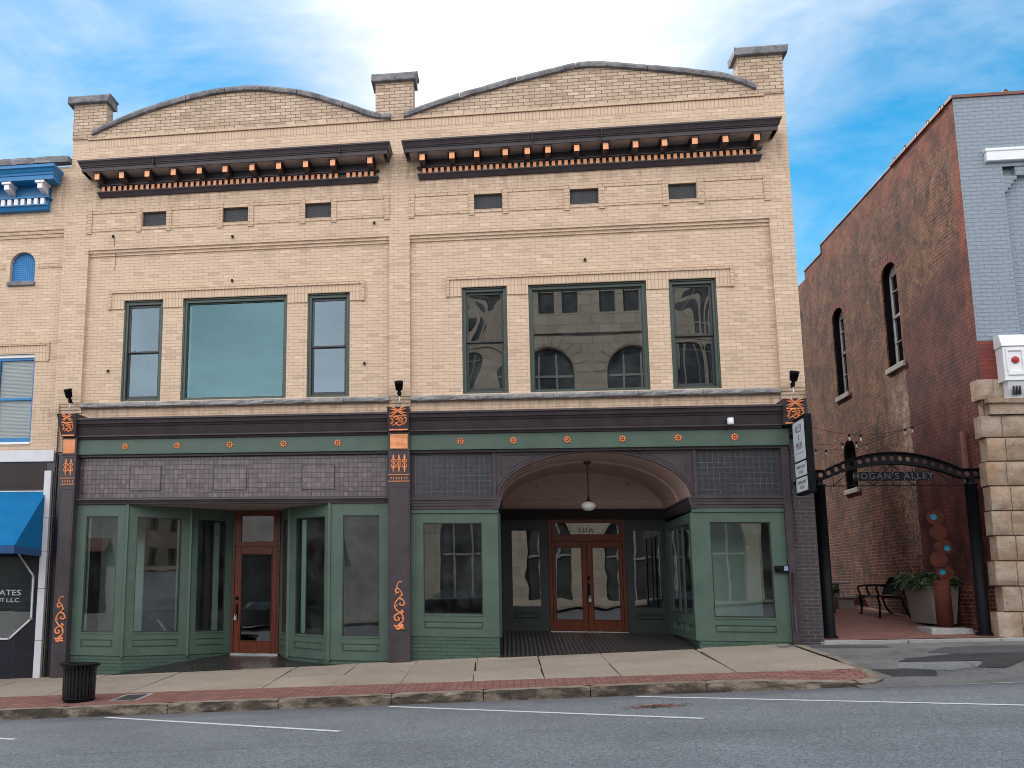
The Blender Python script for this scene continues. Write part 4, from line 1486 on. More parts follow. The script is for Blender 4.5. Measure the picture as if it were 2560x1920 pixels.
# painted brick under the shop windows
for P_ in ([PA, PB, PC, PD], [PE, PF, PG, PH]):
    q = MB()
    for a, b in zip(P_[:-1], P_[1:]):
        d = Vector((b[0] - a[0], b[1] - a[1], 0)).normalized()
        n_ = Vector((d.y, -d.x, 0)) * -0.015
        q.quad((a[0] + n_.x, a[1] + n_.y, -0.7), (b[0] + n_.x, b[1] + n_.y, -0.7), (b[0] + n_.x, b[1] + n_.y, 0.012), (a[0] + n_.x, a[1] + n_.y, 0.012))
    q.build('brick_base', 'greenbrick', BB)
q = MB()
q.wall((0, -0.135, 0), FX, FN, 0.2, 1.82, -0.3, 0.47)
q.quad((1.805, -0.135, 0.0), (1.805, 3.0, 0.2), (1.805, 3.0, 0.6), (1.805, -0.135, 0.47))
q.build('brick_base', 'greenbrick', BB)
q = MB()
q.wall((0, -0.135, 0), FX, FN, 5.30, 6.86, 0.0, 0.47)
q.quad((5.315, -0.135, 0.0), (5.315, 3.0, 0.2), (5.315, 3.0, 0.6), (5.315, -0.135, 0.47))
q.build('brick_base', 'greenbrick', BB)
# moulding over the left shop windows and soffit of the splayed entry
q = MB()
q.sweep_x([(0.0, 3.035), (-0.235, 3.03), (-0.24, 3.005), (-0.215, 2.995), (-0.205, 2.965), (-0.19, 2.955), (-0.185, 2.925), (0.0, 2.92)], -6.455, -0.195, 0.0, 0, 0)
q.build('head_moulding', 'black', BB)
q = MB()
q.poly([(x, y, 2.919) for x, y in (PA, PB, PC, PD, PE, PF, PG, PH)][1:-1])
q.build('entry_ceiling', 'soffit', BB)
# entry floors
q = MB()
fz = lambda x: walk_z(x, -0.28) + 0.004
F = [(-5.6, -0.28), (-4.6, -0.28), (-3.2, -0.28), (-2.0, -0.28), (-1.0, -0.28)]
B_ = [(-5.37, -0.12), (-4.33, 0.70), (-3.66, 1.6), (-2.655, 1.6), (-2.30, 0.72), (-1.34, -0.12)]
zz = lambda p: fz(p[0]) + (0.0 - fz(p[0])) * min(1, max(0, (p[1] + 0.28) / 1.75))
for tri in ((F[0], F[1], B_[0]), (F[1], B_[1], B_[0]), (F[1], F[2], B_[1]), (F[2], B_[2], B_[1]), (F[2], B_[3], B_[2]), (F[2], F[3], B_[4]), (F[2], B_[4], B_[3]), (F[3], F[4], B_[5]), (F[3], B_[5], B_[4])):
    q.poly([(p[0], p[1], zz(p)) for p in tri])
q.build('entry_floor', 'darktile', BB)
q = MB()
vz = lambda x, y: walk_z(x, -0.28) + 0.006 + (0.47 - walk_z(x, -0.28)) * (y + 0.28) / 3.3
for a, b in zip(frange(1.8, 5.32, 6)[:-1], frange(1.8, 5.32, 6)[1:]):
    q.quad((a, -0.28, vz(a, -0.28)), (b, -0.28, vz(b, -0.28)), (b, 3.05, vz(b, 3.05)), (a, 3.05, vz(a, 3.05)))
q.build('entry_floor', 'ribbed', BB)

# right hand shopfront
rA = display((0.21, -0.15), (1.82, -0.15), 0.465, 2.72, 0.235, 1.32, 0.87, 2.545, 0.59, 0.735)
rB = display((5.30, -0.15), (6.85, -0.15), 0.465, 2.72, 0.28, 1.305, 0.87, 2.545, 0.59, 0.735)
sides = [(0.18, 0.98), (1.07, 1.56), (1.65, 2.36)]
display((1.82, 2.99), (1.82, -0.149), 0.465, 2.72, 0, 0, 0.91, 2.55, 0.60, 0.74, 'slate', gl_list=[(3.14 - b, 3.14 - a) for a, b in sides])
rs_ = display((5.30, -0.149), (5.30, 2.99), 0.465, 2.72, 0, 0, 0.91, 2.55, 0.60, 0.74, 'green', gl_list=sides)
q = MB()
EP = [(-0.02, 3.0), (-0.185, 3.0), (-0.185, 2.965), (-0.165, 2.955), (-0.165, 2.915), (-0.155, 2.905), (-0.155, 2.86), (-0.14, 2.85), (-0.14, 2.80), (-0.03, 2.795)]
for x0, x1, xs_, sg in ((0.21, 1.82, 1.82, 1), (5.30, 6.85, 5.30, -1)):
    q = MB()
    q.sweep_x([(y - 0.05, z) for y, z in EP], x0, x1, 0.0, 0, 0)
    pr = [(xs_ + sg * (-y - 0.10), z) for y, z in EP]
    for (a, za), (b, zb) in zip(pr[:-1], pr[1:]):
        q.quad((a, -0.2, za), (b, -0.2, zb), (b, 3.0, zb), (a, 3.0, za))
    q.poly([(a, -0.201, za) for a, za in pr])
    q.build('entablature', 'black', BB)
q = MB()
for x0, x1 in ((0.21, 1.84), (5.28, 6.85)):
    q.box(x0, x1, -0.175, -0.05, 2.72, 2.797)
q.build('head_board', 'green', BB, bevel=0.005)
# arch front, vault and end wall of the porch
AC, AA, AB, AZ = 3.5625, 1.735, 0.872, 2.985
q = MB()
q.wall((0, -0.14, 0), FX, FN, 1.74, 5.41, AZ - 0.01, 3.87, [(AC - AA, AC + AA, AZ - 0.01, AZ + AB)], 0.04, notop=(0,))
q.arch((0, -0.14, 0), FX, FN, AC - AA, AC + AA, AZ, AZ + AB, 0.05, 40)
el = lambda t, da=0, db=0, y=-0.15: (AC - (AA + da) * math.cos(t), y, AZ + (AB + db) * math.sin(t))
q.tube([el(math.pi * k / 48) for k in range(49)], 0.024, 8)
q.tube([el(math.pi * k / 48, 0.05, 0.03, -0.142) for k in range(3, 19)], 0.010, 6)
q.tube([el(math.pi * k / 48, 0.05, 0.03, -0.142) for k in range(30, 46)], 0.010, 6)
for sg in (-1, 1):
    xo = AC + sg * 1.66
    xi = AC + sg * 0.75
    q.tube([el(math.pi * (0.5 - sg * (0.5 - k / 40)) if False else (math.pi * k / 40 if sg < 0 else math.pi * (1 - k / 40)), 0.14, 0.075, -0.142) for k in range(8, 16)], 0.009, 5)
    q.tube([(xo, -0.142, 3.43), (xo, -0.142, 3.80), (xi, -0.142, 3.80)], 0.008, 5)
for xx in (1.775, 5.37):
    q.box(xx - 0.03, xx + 0.03, -0.17, -0.1, 3.0, 3.862)
q.build('arch_front', 'black', BB)
q = MB()
q.smooth = True


def vault(q, y0, y1, da):
    for k in range(40):
        t0, t1 = math.pi * k / 40, math.pi * (k + 1) / 40
        q.quad(el(t0, da, da, y0), el(t1, da, da, y0), el(t1, da, da, y1), el(t0, da, da, y1))


vault(q, -0.1, 1.27, 0.0)
vault(q, 1.27, 3.0, -0.035)
q.smooth = False
for k in range(40):
    t0, t1 = math.pi * k / 40, math.pi * (k + 1) / 40
    q.quad(el(t0, 0.01, 0.01, 1.27), el(t1, 0.01, 0.01, 1.27), el(t1, -0.035, -0.035, 1.27), el(t0, -0.035, -0.035, 1.27))
q.poly([el(math.pi * k / 40, -0.02, -0.02, 2.99) for k in range(41)])
q.quad((1.83, 2.99, 2.8), (5.29, 2.99, 2.8), (5.29, 2.99, 2.99), (1.83, 2.99, 2.99))
q.build('porch_vault', 'plaster', BB)
for (x, z, y) in ((2.48, 3.63, 0.2), (4.69, 3.63, 0.2), (1.93, 3.27, 0.2), (5.22, 3.27, 0.2), (2.66, 3.50, 2.9), (4.54, 3.55, 2.9)):
    q = MB()
    q.tube([(x, y, z + 0.06), (x, y, z)], 0.008, 6)
    q.cur = 1
    q.lathe((x, y, z), [(0.006, 0.005), (0.014, -0.01), (0.014, -0.02), (0.0, -0.032)], 8)
    q.build('bare_bulb', ['bronze', 'bulb'], BB)
# back wall of the porch
q = MB()
hl = [(2.09, 2.66, 0.985, 2.58), (2.09, 2.67, 0.71, 0.85), (4.60, 5.18, 0.985, 2.58), (4.60, 5.18, 0.71, 0.85), (2.86, 4.44, 0.40, 2.82)]
hl[0] = (2.09, 2.67, 0.985, 2.58)
q.wall((0, 2.97, 0), FX, FN, 1.82, 5.30, 0.3, 2.86, hl, 0.05)
q.panel((0, 2.97, 0), FX, FN, 2.09, 2.67, 0.71, 0.85)
q.panel((0, 2.97, 0), FX, FN, 4.60, 5.18, 0.71, 0.85)
bw_ = q.build('porch_wall', 'slate', BB)
for a, b in ((2.09, 2.67), (4.60, 5.18)):
    q = MB()
    q.quad((a, 3.0, 0.985), (b, 3.0, 0.985), (b, 3.0, 2.58), (a, 3.0, 2.58))
    q.build('pane', 'glass_door', bw_)
q = MB()
q.box(1.82, 5.30, 2.86, 2.985, 2.82, 3.03)
q.build('beam', 'dark', BB)


# ---- timber doors
def leaf(x0, x1, z0, z1, y, gl, hx, swing):
    q = MB()
    a, b, c, d = gl
    y1 = y + 0.045
    q.box(x0, a, y, y1, z0, z1)
    q.box(b, x1, y, y1, z0, z1)
    q.box(a, b, y, y1, z0, c)
    q.box(a, b, y, y1, d, z1)
    for (u0, u1, w0, w1) in ((a, a + 0.015, c, d), (b - 0.015, b, c, d), (a + 0.015, b - 0.015, c, c + 0.015), (a + 0.015, b - 0.015, d - 0.015, d)):
        q.box(u0, u1, y - 0.008, y + 0.03, w0, w1)
    o = q.build('door', 'wood', BB, bevel=0.004)
    q = MB()
    q.quad((a, y + 0.022, c), (b, y + 0.022, c), (b, y + 0.022, d), (a, y + 0.022, d))
    q.build('pane', 'glass_door', o)
    if hx is not None:
        q = MB()
        zz_ = z0 + 0.86
        q.box(hx - 0.026, hx + 0.026, y - 0.012, y - 0.001, zz_ - 0.16, zz_ + 0.12)
        q.lathe((hx, y - 0.012, zz_ + 0.24), [(0.035, 0.01), (0.035, -0.012), (0.02, -0.025), (0.0, -0.027)], 14, axis='Y')
        q.tube([(hx, y - 0.012, zz_ + 0.08), (hx, y - 0.055, zz_ + 0.06), (hx, y - 0.062, zz_), (hx, y - 0.055, zz_ - 0.09), (hx, y - 0.012, zz_ - 0.13)], 0.011, 8)
        q.build('handle', 'metal', o)
    return o


def padlock(x, y, z, label):
    q = MB()
    q.box(x - 0.028, x + 0.028, y - 0.03, y, z - 0.075, z)
    q.cur = 1
    q.tube([(x - 0.018, y - 0.015, z), (x - 0.018, y - 0.015, z + 0.04), (x, y - 0.015, z + 0.06), (x + 0.018, y - 0.015, z + 0.04), (x + 0.018, y - 0.015, z)], 0.006, 6)
    o = q.build('lock_box', ['steel', 'steel'], loc=(x, y, z), bevel=0.004)
    o['label'] = label
    o['category'] = 'padlock'


# double door
q = MB()
for b in ((2.86, 2.925, 0.44, 2.82), (4.375, 4.44, 0.44, 2.82)):
    q.box(b[0], b[1], 2.945, 3.03, b[2], b[3])
q.box(2.925, 4.375, 2.945, 3.03, 2.355, 2.50)
q.box(2.925, 4.375, 2.945, 3.03, 2.74, 2.82)
q.box(2.925, 2.955, 2.955, 3.03, 2.50, 2.74)
q.box(4.34, 4.375, 2.955, 3.03, 2.50, 2.74)
df = q.build('door_frame', 'wood', BB, bevel=0.004)
q = MB()
q.quad((2.95, 3.0, 2.495), (4.345, 3.0, 2.495), (4.345, 3.0, 2.745), (2.95, 3.0, 2.745))
q.build('pane', 'glass_door', df)
text('house_number', '121A', 0.15, (3.645, 2.985, 2.585), 'ink', df, ext=0.001)
q = MB()
q.box(2.86, 4.44, 2.90, 3.0, 0.455, 0.482)
q.build('threshold', 'steel', df)
leaf(2.928, 3.640, 0.487, 2.352, 2.965, (2.985, 3.545, 0.71, 2.23), None, 1)
leaf(3.646, 4.372, 0.487, 2.352, 2.962, (3.755, 4.315, 0.71, 2.23), 3.672, -1)
padlock(3.68, 2.92, 1.16, 'small silver padlock hanging on the double timber doors under the arch')
# single door of the left shop
q = MB()
for b in ((-3.655, -3.61), (-2.70, -2.655)):
    q.box(b[0], b[1], 1.445, 1.54, -0.03, 2.92)
q.box(-3.61, -2.70, 1.445, 1.54, 2.165, 2.27)
q.box(-3.61, -2.70, 1.445, 1.54, 2.83, 2.92)
q.box(-3.61, -3.49, 1.455, 1.54, 2.27, 2.83)
q.box(-2.80, -2.70, 1.455, 1.54, 2.27, 2.83)
df = q.build('door_frame', 'wood', BB, bevel=0.004)
q = MB()
q.quad((-3.5, 1.5, 2.26), (-2.79, 1.5, 2.26), (-2.79, 1.5, 2.84), (-3.5, 1.5, 2.84))
q.build('pane', 'glass_door', df)
q = MB()
q.box(-3.655, -2.655, 1.40, 1.5, -0.02, 0.008)
q.build('threshold', 'steel', df)
leaf(-3.606, -2.704, 0.012, 2.162, 1.46, (-3.475, -2.815, 0.24, 2.02), -3.545, 1)
padlock(-3.56, 1.42, 0.74, 'small silver padlock hanging beside the handle of the single timber door')
text('house_number', '121B', 0.10, (-3.12, 1.494, 2.42), 'ink', df, ext=0.001) if False else None

# interior seen dimly through the glass
q = MB()
for x0, x1 in ((XL + 0.05, -0.05), (0.05, XR - 0.1)):
    q.quad((x0, 8, -0.3), (x1, 8, -0.3), (x1, 8, 3.95), (x0, 8, 3.95))
    q.quad((x0, 0.2, 3.95), (x1, 0.2, 3.95), (x1, 8, 3.95), (x0, 8, 3.95))
    q.quad((x0, -0.1, -0.6), (x0, 8, -0.6), (x0, 8, 3.95), (x0, -0.1, 3.95))
    q.quad((x1, -0.1, -0.6), (x1, 8, -0.6), (x1, 8, 3.95), (x1, -0.1, 3.95))
q.cur = 1
q.quad((XL, 1.6, 0.0), (-0.05, 1.6, 0.0), (-0.05, 8, 0.0), (XL, 8, 0.0))
q.quad((0.05, 3.05, 0.47), (XR - 0.1, 3.05, 0.47), (XR - 0.1, 8, 0.47), (0.05, 8, 0.47))
q.poly([(-6.45, -0.05, 0.42), (-5.42, -0.05, 0.42), (-4.42, 0.75, 0.42), (-3.8, 1.5, 0.42), (-6.45, 1.5, 0.42)])
q.poly([(-0.25, -0.05, 0.42), (-1.28, -0.05, 0.42), (-2.2, 0.78, 0.42), (-2.55, 1.5, 0.42), (-0.25, 1.5, 0.42)])
for x0, x1, y0, y1, z in ((0.25, 1.75, -0.05, 2.9, 0.85), (5.36, 6.85, -0.05, 2.9, 0.85)):
    q.quad((x0, y0, z), (x1, y0, z), (x1, y1, z), (x0, y1, z))
q.build('shop_interior', ['roomdark', 'shopfloor'], BB)
for x0, x1, y, z0, z1 in ((-6.44, -5.5, 1.2, 0.43, 2.85), (5.38, 6.83, 1.7, 0.86, 2.7)):  # pale boards added behind the glass to lighten the panes
    q = MB()
    q.box(x0, x1, y, y + 0.04, z0, z1)
    q.build('added_pale_board', 'whitetrim', BB)

# ---- iron piers with ornaments
def reliefs(parent, xc, w, zf, fl, vine_dz, grid_v, cap_only=False):
    yf = lambda z: -0.425 - (z - 4.25) / 0.43 * 0.13 - 0.004
    h = w / 2
    q = MB()
    # honeysuckle with a bar below it
    for sg in (-1, 1):
        for dz, ex, ez in ((0.052, 0.9, 0.045), (0.02, 1.0, 0.03), (-0.012, 1.0, -0.03), (-0.035, 0.92, -0.055)):
            p = []
            for k in range(9):
                t = k / 8
                x = xc + sg * h * 0.78 * ex * t
                z = 4.612 + dz * math.sin(math.pi * t * 0.8) * 1.0 + ez * t * t
                p.append((x, yf(z), z))
            q.tube(p, [0.006 + 0.013 * math.sin(math.pi * min(1, k / 8 + 0.12)) for k in range(9)], 6, flat=0.8)
    for k in range(-2, 3):
        q.tube([(xc, yf(4.6), 4.6), (xc + k * 0.02, yf(4.63), 4.635), (xc + k * 0.03, yf(4.66), 4.668 - abs(k) * 0.008)], [0.007, 0.011, 0.004], 6, flat=0.9)
    for z0, z1 in ((4.515, 4.532),):
        q.box(xc - h * 0.8, xc + h * 0.8, yf(z0) - 0.012, yf(z0) + 0.03, z0, z1)
    q.box(xc - h * 0.85, xc + h * 0.85, yf(4.27) - 0.018, yf(4.27) + 0.03, 4.263, 4.288)
    # leafy scroll
    cur = [[(-0.75, 0.10), (-0.5, 0.02), (-0.62, -0.06), (-0.7, -0.02)], [(-0.6, -0.07), (-0.5, 0.06), (-0.2, 0.12), (0.05, 0.08), (0.1, 0.0), (-0.1, -0.03), (-0.3, -0.02)],
           [(0.1, 0.09), (0.3, -0.02), (0.55, -0.05), (0.75, 0.02), (0.7, 0.09), (0.5, 0.07)], [(-0.55, -0.10), (-0.2, -0.06), (0.1, -0.10), (0.4, -0.06), (0.55, -0.10)],
           [(0.2, 0.1), (0.35, 0.07), (0.4, 0.0), (0.2, -0.04)], [(-0.3, 0.05), (-0.1, 0.06), (-0.02, 0.02)]]
    for c in cur:
        p = catmull([(xc + a * h, yf(4.43 + b), 4.425 + b * 0.72) for a, b in c], 5)
        n_ = len(p)
        q.tube(p, [0.006 + 0.012 * math.sin(math.pi * (k + 1) / (n_ + 1)) for k in range(n_)], 6, flat=0.9)
    q.build('capital_ornament', 'copper', parent)
    if cap_only:
        return
    yb = -0.35
    q = MB()
    q.box(xc - h * 0.82, xc + h * 0.82, yb - 0.022, yb + 0.01, 3.925, 4.205)
    nb = 12
    for k in range(nb):
        z = 3.935 + 0.26 * (k + 0.5) / nb
        q.box(xc - h * 0.80, xc + h * 0.80, yb - 0.032, yb - 0.0225, z - 0.0075, z + 0.0075)
    for k in range(grid_v):
        x = xc - h * 0.78 + 1.56 * h * (k + 0.5) / grid_v
        q.box(x - 0.005, x + 0.005, yb - 0.029, yb - 0.0226, 3.935, 4.195)
    q.build('grid_ornament', 'orange', parent)
    for k in range(fl):
        x = xc + (k - (fl - 1) / 2) * 0.105
        q = MB()
        q.tube([(x, yb - 0.004, z) for z in (3.825, 3.80, 3.75, 3.70, 3.66, 3.60, 3.56, 3.52, 3.48)], [0.004, 0.014, 0.021, 0.017, 0.010, 0.014, 0.022, 0.017, 0.003], 8, flat=0.9)
        for sg in (-1, 1):
            q.tube(catmull([(x, yb - 0.006, 3.70), (x + sg * 0.03, yb - 0.012, 3.72), (x + sg * 0.042, yb - 0.01, 3.685), (x + sg * 0.022, yb - 0.008, 3.665), (x + sg * 0.036, yb - 0.008, 3.61), (x + sg * 0.044, yb - 0.006, 3.57)], 4), 0.0085, 6, flat=0.9)
            q.tube([(x, yb - 0.006, 3.61), (x + sg * 0.02, yb - 0.01, 3.58), (x + sg * 0.036, yb - 0.008, 3.575)], [0.009, 0.011, 0.004], 6, flat=0.9)
        q.build('lily_ornament', 'copper', parent)
    q = MB()
    for z in (3.425, 3.305):
        q.box(xc - h * 0.98, xc + h * 0.98, yb - 0.014, yb + 0.01, z, z + 0.014)
    n_ = 7 if fl == 3 else 5
    for k in range(n_):
        x = xc + (k - (n_ - 1) / 2) * (2 * h * 0.86 / n_)
        q.tube([(x, yb - 0.003, 3.395), (x, yb - 0.003, 3.385), (x, yb - 0.003, 3.345)], [0.012, 0.012, 0.005], 6, flat=0.7)
    q.build('band_ornament', 'copper', parent)
    # climbing vine
    PX = lambda a, b: (xc + (a - 1219) * 0.000706, yb - 0.006, 1.582 - 0.000706 * b + vine_dz)
    stem = [(1290, 210), (1270, 188), (1220, 192), (1175, 240), (1160, 300), (1180, 350), (1230, 390), (1275, 460), (1290, 520), (1240, 580), (1180, 640), (1130, 710), (1100, 800), (1120, 870), (1180, 940), (1250, 990), (1310, 1050), (1325, 1120), (1320, 1190), (1250, 1250), (1180, 1310), (1130, 1340)]
    q = MB()
    sp = catmull([PX(*p) for p in stem], 3)
    q.tube(sp, [0.009 + 0.010 * k / len(sp) for k in range(len(sp))], 7, flat=0.8)
    for c, r0 in (([(1180, 350), (1125, 400), (1145, 460), (1205, 465), (1205, 415)], 0.013), ([(1150, 470), (1125, 510)], 0.010),
                  ([(1210, 620), (1300, 640), (1350, 720), (1330, 785), (1270, 790), (1225, 755), (1260, 725)], 0.014), ([(1340, 750), (1385, 755)], 0.010),
                  ([(1250, 990), (1150, 1020), (1095, 1090), (1130, 1175), (1215, 1165), (1205, 1105), (1160, 1090)], 0.015), ([(1100, 1090), (1075, 1105)], 0.010),
                  ([(1130, 1340), (1170, 1395), (1235, 1375), (1225, 1330), (1185, 1335)], 0.018), ([(1180, 1330), (1270, 1300), (1320, 1270)], 0.018), ([(1200, 1350), (1290, 1330), (1340, 1320)], 0.018),
                  ([(1210, 1390), (1290, 1370), (1350, 1390)], 0.017), ([(1260, 990), (1290, 940), (1275, 895)], 0.018), ([(1280, 990), (1320, 960), (1315, 930)], 0.014), ([(1290, 500), (1315, 530)], 0.012),
                  ([(1110, 830), (1160, 790), (1150, 760)], 0.010), ([(1130, 1340), (1095, 1310), (1105, 1290)], 0.014), ([(1320, 1120), (1275, 1095)], 0.012), ([(1140, 700), (1120, 690)], 0.012)):
        p = catmull([PX(*a) for a in c], 4)
        q.tube(p, [r0 * (0.45 + 0.75 * math.sin(math.pi * (0.25 + 0.7 * k / len(p)))) for k in range(len(p))], 6, flat=0.8)
    q.build('vine_ornament', 'copper', parent)
    q = MB()
    q.box(xc - h * 0.78, xc + h * 0.78, yb - 0.008, yb + 0.01, 0.573 + vine_dz, 0.585 + vine_dz)
    q.build('ledge', 'black', parent)


def capital(q, a, b, fa, fb):
    """flared block: a,b width at the foot, fa,fb at the top"""
    pts0 = [(a, -0.425, 4.25), (b, -0.425, 4.25), (b, 0.05, 4.25), (a, 0.05, 4.25)]
    pts1 = [(fa, -0.555, 4.68), (fb, -0.555, 4.68), (fb, 0.05, 4.68), (fa, 0.05, 4.68)]
    for k in range(4):
        k2 = (k + 1) % 4
        q.quad(pts0[k], pts0[k2], pts1[k2], pts1[k])
    q.poly(pts0)
    q.poly(pts1)
    q.box(fa - 0.008, fb + 0.008, -0.565, 0.05, 4.681, 4.695)


def pier(x0, x1, zb, fa, fb):
    q = MB()
    q.box(x0, x1, -0.35, 0.1, zb, 4.25)
    q.box(x0 - 0.008, x1 + 0.008, -0.362, 0.1, 4.208, 4.249)
    q.box(x0 - 0.005, x1 + 0.005, -0.358, 0.1, 3.885, 3.915)
    capital(q, x0 + 0.005, x1 - 0.005, fa, fb)
    # sunk panel edge
    for b in ((x0 + 0.03, x1 - 0.03, 3.20, 3.212), (x0 + 0.03, x1 - 0.03, 3.84, 3.85)):
        q.box(b[0], b[1], -0.356, -0.34, b[2], b[3])
    for b in ((x0 + 0.02, x0 + 0.03), (x1 - 0.03, x1 - 0.02)):
        q.box(b[0], b[1], -0.356, -0.34, 0.6, 3.2)
    return q.build('iron_pier', 'black', BB, bevel=0.005)


pc = pier(-0.193, 0.212, -0.2, -0.195, 0.215)
reliefs(pc, 0.01, 0.405, 4.25, 3, 0.0, 14)
pl_ = pier(-6.725, -6.425, -0.65, -6.785, -6.37)
reliefs(pl_, -6.575, 0.30, 4.25, 2, -0.325, 0)
q = MB()
capital(q, 6.87, 7.24, 6.87, 7.25)
q.box(6.85, 6.975, -0.23, 0.05, 0.2, 3.905)
for b in ((6.866, 6.873), (6.952, 6.959)):
    q.box(b[0], b[1], -0.236, -0.229, 0.6, 3.85)
pr_ = q.build('iron_pier', 'black', BB, bevel=0.004)
reliefs(pr_, 7.06, 0.37, 4.25, 0, 0, 0, True)
q = MB()
q.wall((0, -0.14, 0), FX, FN, 6.97, XR + 0.003, 0.1, 4.7)
q.quad((XR + 0.003, -0.14, 0.1), (XR + 0.003, -0.14, 4.7), (XR + 0.003, 0.3, 4.7), (XR + 0.003, 0.3, 0.1))
q.quad((6.9, -0.14, 4.7), (XR + 0.003, -0.14, 4.7), (XR + 0.003, 0.1, 4.7), (6.9, 0.1, 4.7))
q.build('painted_corner', 'darkbrick', BB)
q = MB()
q.tube([(6.90, -0.25, 1.66), (6.905, -0.25, 0.62)], 0.014, 8)
q.tube([(7.0, -0.165, 3.88), (7.03, -0.165, 3.6), (7.0, -0.165, 3.4), (7.03, -0.165, 3.2), (7.04, -0.165, 2.2)], 0.009, 6)
q.build('conduit', 'black', BB)

# ------------------------------------------------------------------ fixtures on the front
def floodlight(x, y, z, yaw, cable, label):
    t = thing('floodlight', (x, y, z), label, 'floodlight', 'floodlights on the piers')
    q = MB()
    d = Vector((math.sin(yaw) * 0.35, -0.35, 1.0)).normalized()
    u = d.cross(Vector((0, 1, 0.2))).normalized()
    v = d.cross(u)
    c = Vector((x, y - 0.06, z + 0.06))
    prof = [(0.035, 0.0), (0.052, 0.02), (0.058, 0.07), (0.066, 0.10), (0.070, 0.135), (0.082, 0.14), (0.084, 0.19), (0.076, 0.195), (0.068, 0.17), (0.0, 0.165)]
    q.smooth = True
    rings = []
    n = 18
    for r, h in prof:
        rings.append(q.add([c + d * h + (u * math.cos(2 * math.pi * k / n) + v * math.sin(2 * math.pi * k / n)) * r for k in range(n)]))
    for a, b in zip(rings[:-1], rings[1:]):
        for k in range(n):
            k2 = (k + 1) % n
            q.face((a + k, a + k2, b + k2, b + k))
    q.face([rings[0] + k for k in range(n)])
    q.smooth = False
    for k in range(10):                      # cooling fins
        a = 2 * math.pi * k / 10
        w = u * math.cos(a) + v * math.sin(a)
        s_ = w.cross(d) * 0.004
        p0, p1 = c + d * 0.02 + w * 0.05, c + d * 0.13 + w * 0.068
        q.quad(p0 + s_, p1 + s_, p1 + s_ + w * 0.012, p0 + s_ + w * 0.014)
        q.quad(p0 - s_, p1 - s_, p1 - s_ + w * 0.012, p0 - s_ + w * 0.014)
    q.build('lamp_head', 'metal', t)
    q = MB()
    q.lathe((x, y - 0.02, z), [(0.0, -0.03), (0.03, -0.02), (0.045, 0.02), (0.04, 0.05), (0.0, 0.07)], 14)
    q.tube([(x, y + 0.08, z), (x, y - 0.02, z + 0.0)], 0.02, 8)
    q.tube([(x, y - 0.03, z + 0.0), (x, y - 0.06, z + 0.08)], 0.024, 8)
    q.build('bracket', 'metal', t)
    q = MB()
    q.tube(catmull([Vector((x, y, z - 0.03)) + Vector(p) for p in cable], 4), 0.009, 6)
    q.build('cable', 'steel', t)


floodlight(-6.655, -0.24, 4.99, -0.35, [(0, 0, 0), (0.0, -0.02, -0.09), (0.06, 0.02, -0.17), (0.13, 0.0, -0.24), (0.27, -0.02, -0.28)], 'black floodlight above the left pier beside the blue trimmed building')
floodlight(0.01, -0.24, 4.985, 0.0, [(0, 0, 0), (0.005, -0.02, -0.1), (0.01, 0.0, -0.2), (-0.03, -0.1, -0.26)], 'black floodlight above the middle pier between the two shopfronts')
floodlight(7.12, -0.24, 4.985, 0.3, [(0, 0, 0), (0.005, -0.02, -0.1), (-0.03, 0.0, -0.18), (-0.1, -0.05, -0.26), (-0.2, -0.08, -0.28)], 'black floodlight above the right pier at the alley corner')

t = thing('security_camera', (5.99, -0.4, 4.28), 'white dome security camera under the dark shop cornice', 'camera')
q = MB()
q.lathe((5.985, -0.40, 4.27), [(0.0, 0.125), (0.055, 0.12), (0.058, 0.03), (0.05, 0.0), (0.0, -0.005)], 18)
q.box(5.95, 6.02, -0.4, -0.30, 4.35, 4.39)
q.build('housing', 'white', t)
q = MB()
q.lathe((5.985, -0.40, 4.268), [(0.042, 0.0), (0.036, -0.028), (0.018, -0.042), (0.0, -0.045)], 16)
q.build('dome', 'darkglass', t)

t = thing('intercom', (6.74, -0.23, 1.72), 'small black wall box with a glossy lens beside the right shop window', 'intercom')
q = MB()
q.box(6.63, 6.85, -0.245, -0.15, 1.67, 1.775)
q.lathe((6.665, -0.245, 1.725), [(0.03, 0.0), (0.03, -0.012), (0.0, -0.016)], 14, axis='Y')
q.build('casing', 'metal', t, bevel=0.008)
q = MB()
q.box(6.765, 6.835, -0.262, -0.246, 1.682, 1.765)
q.build('lens', 'flash', t, bevel=0.01)

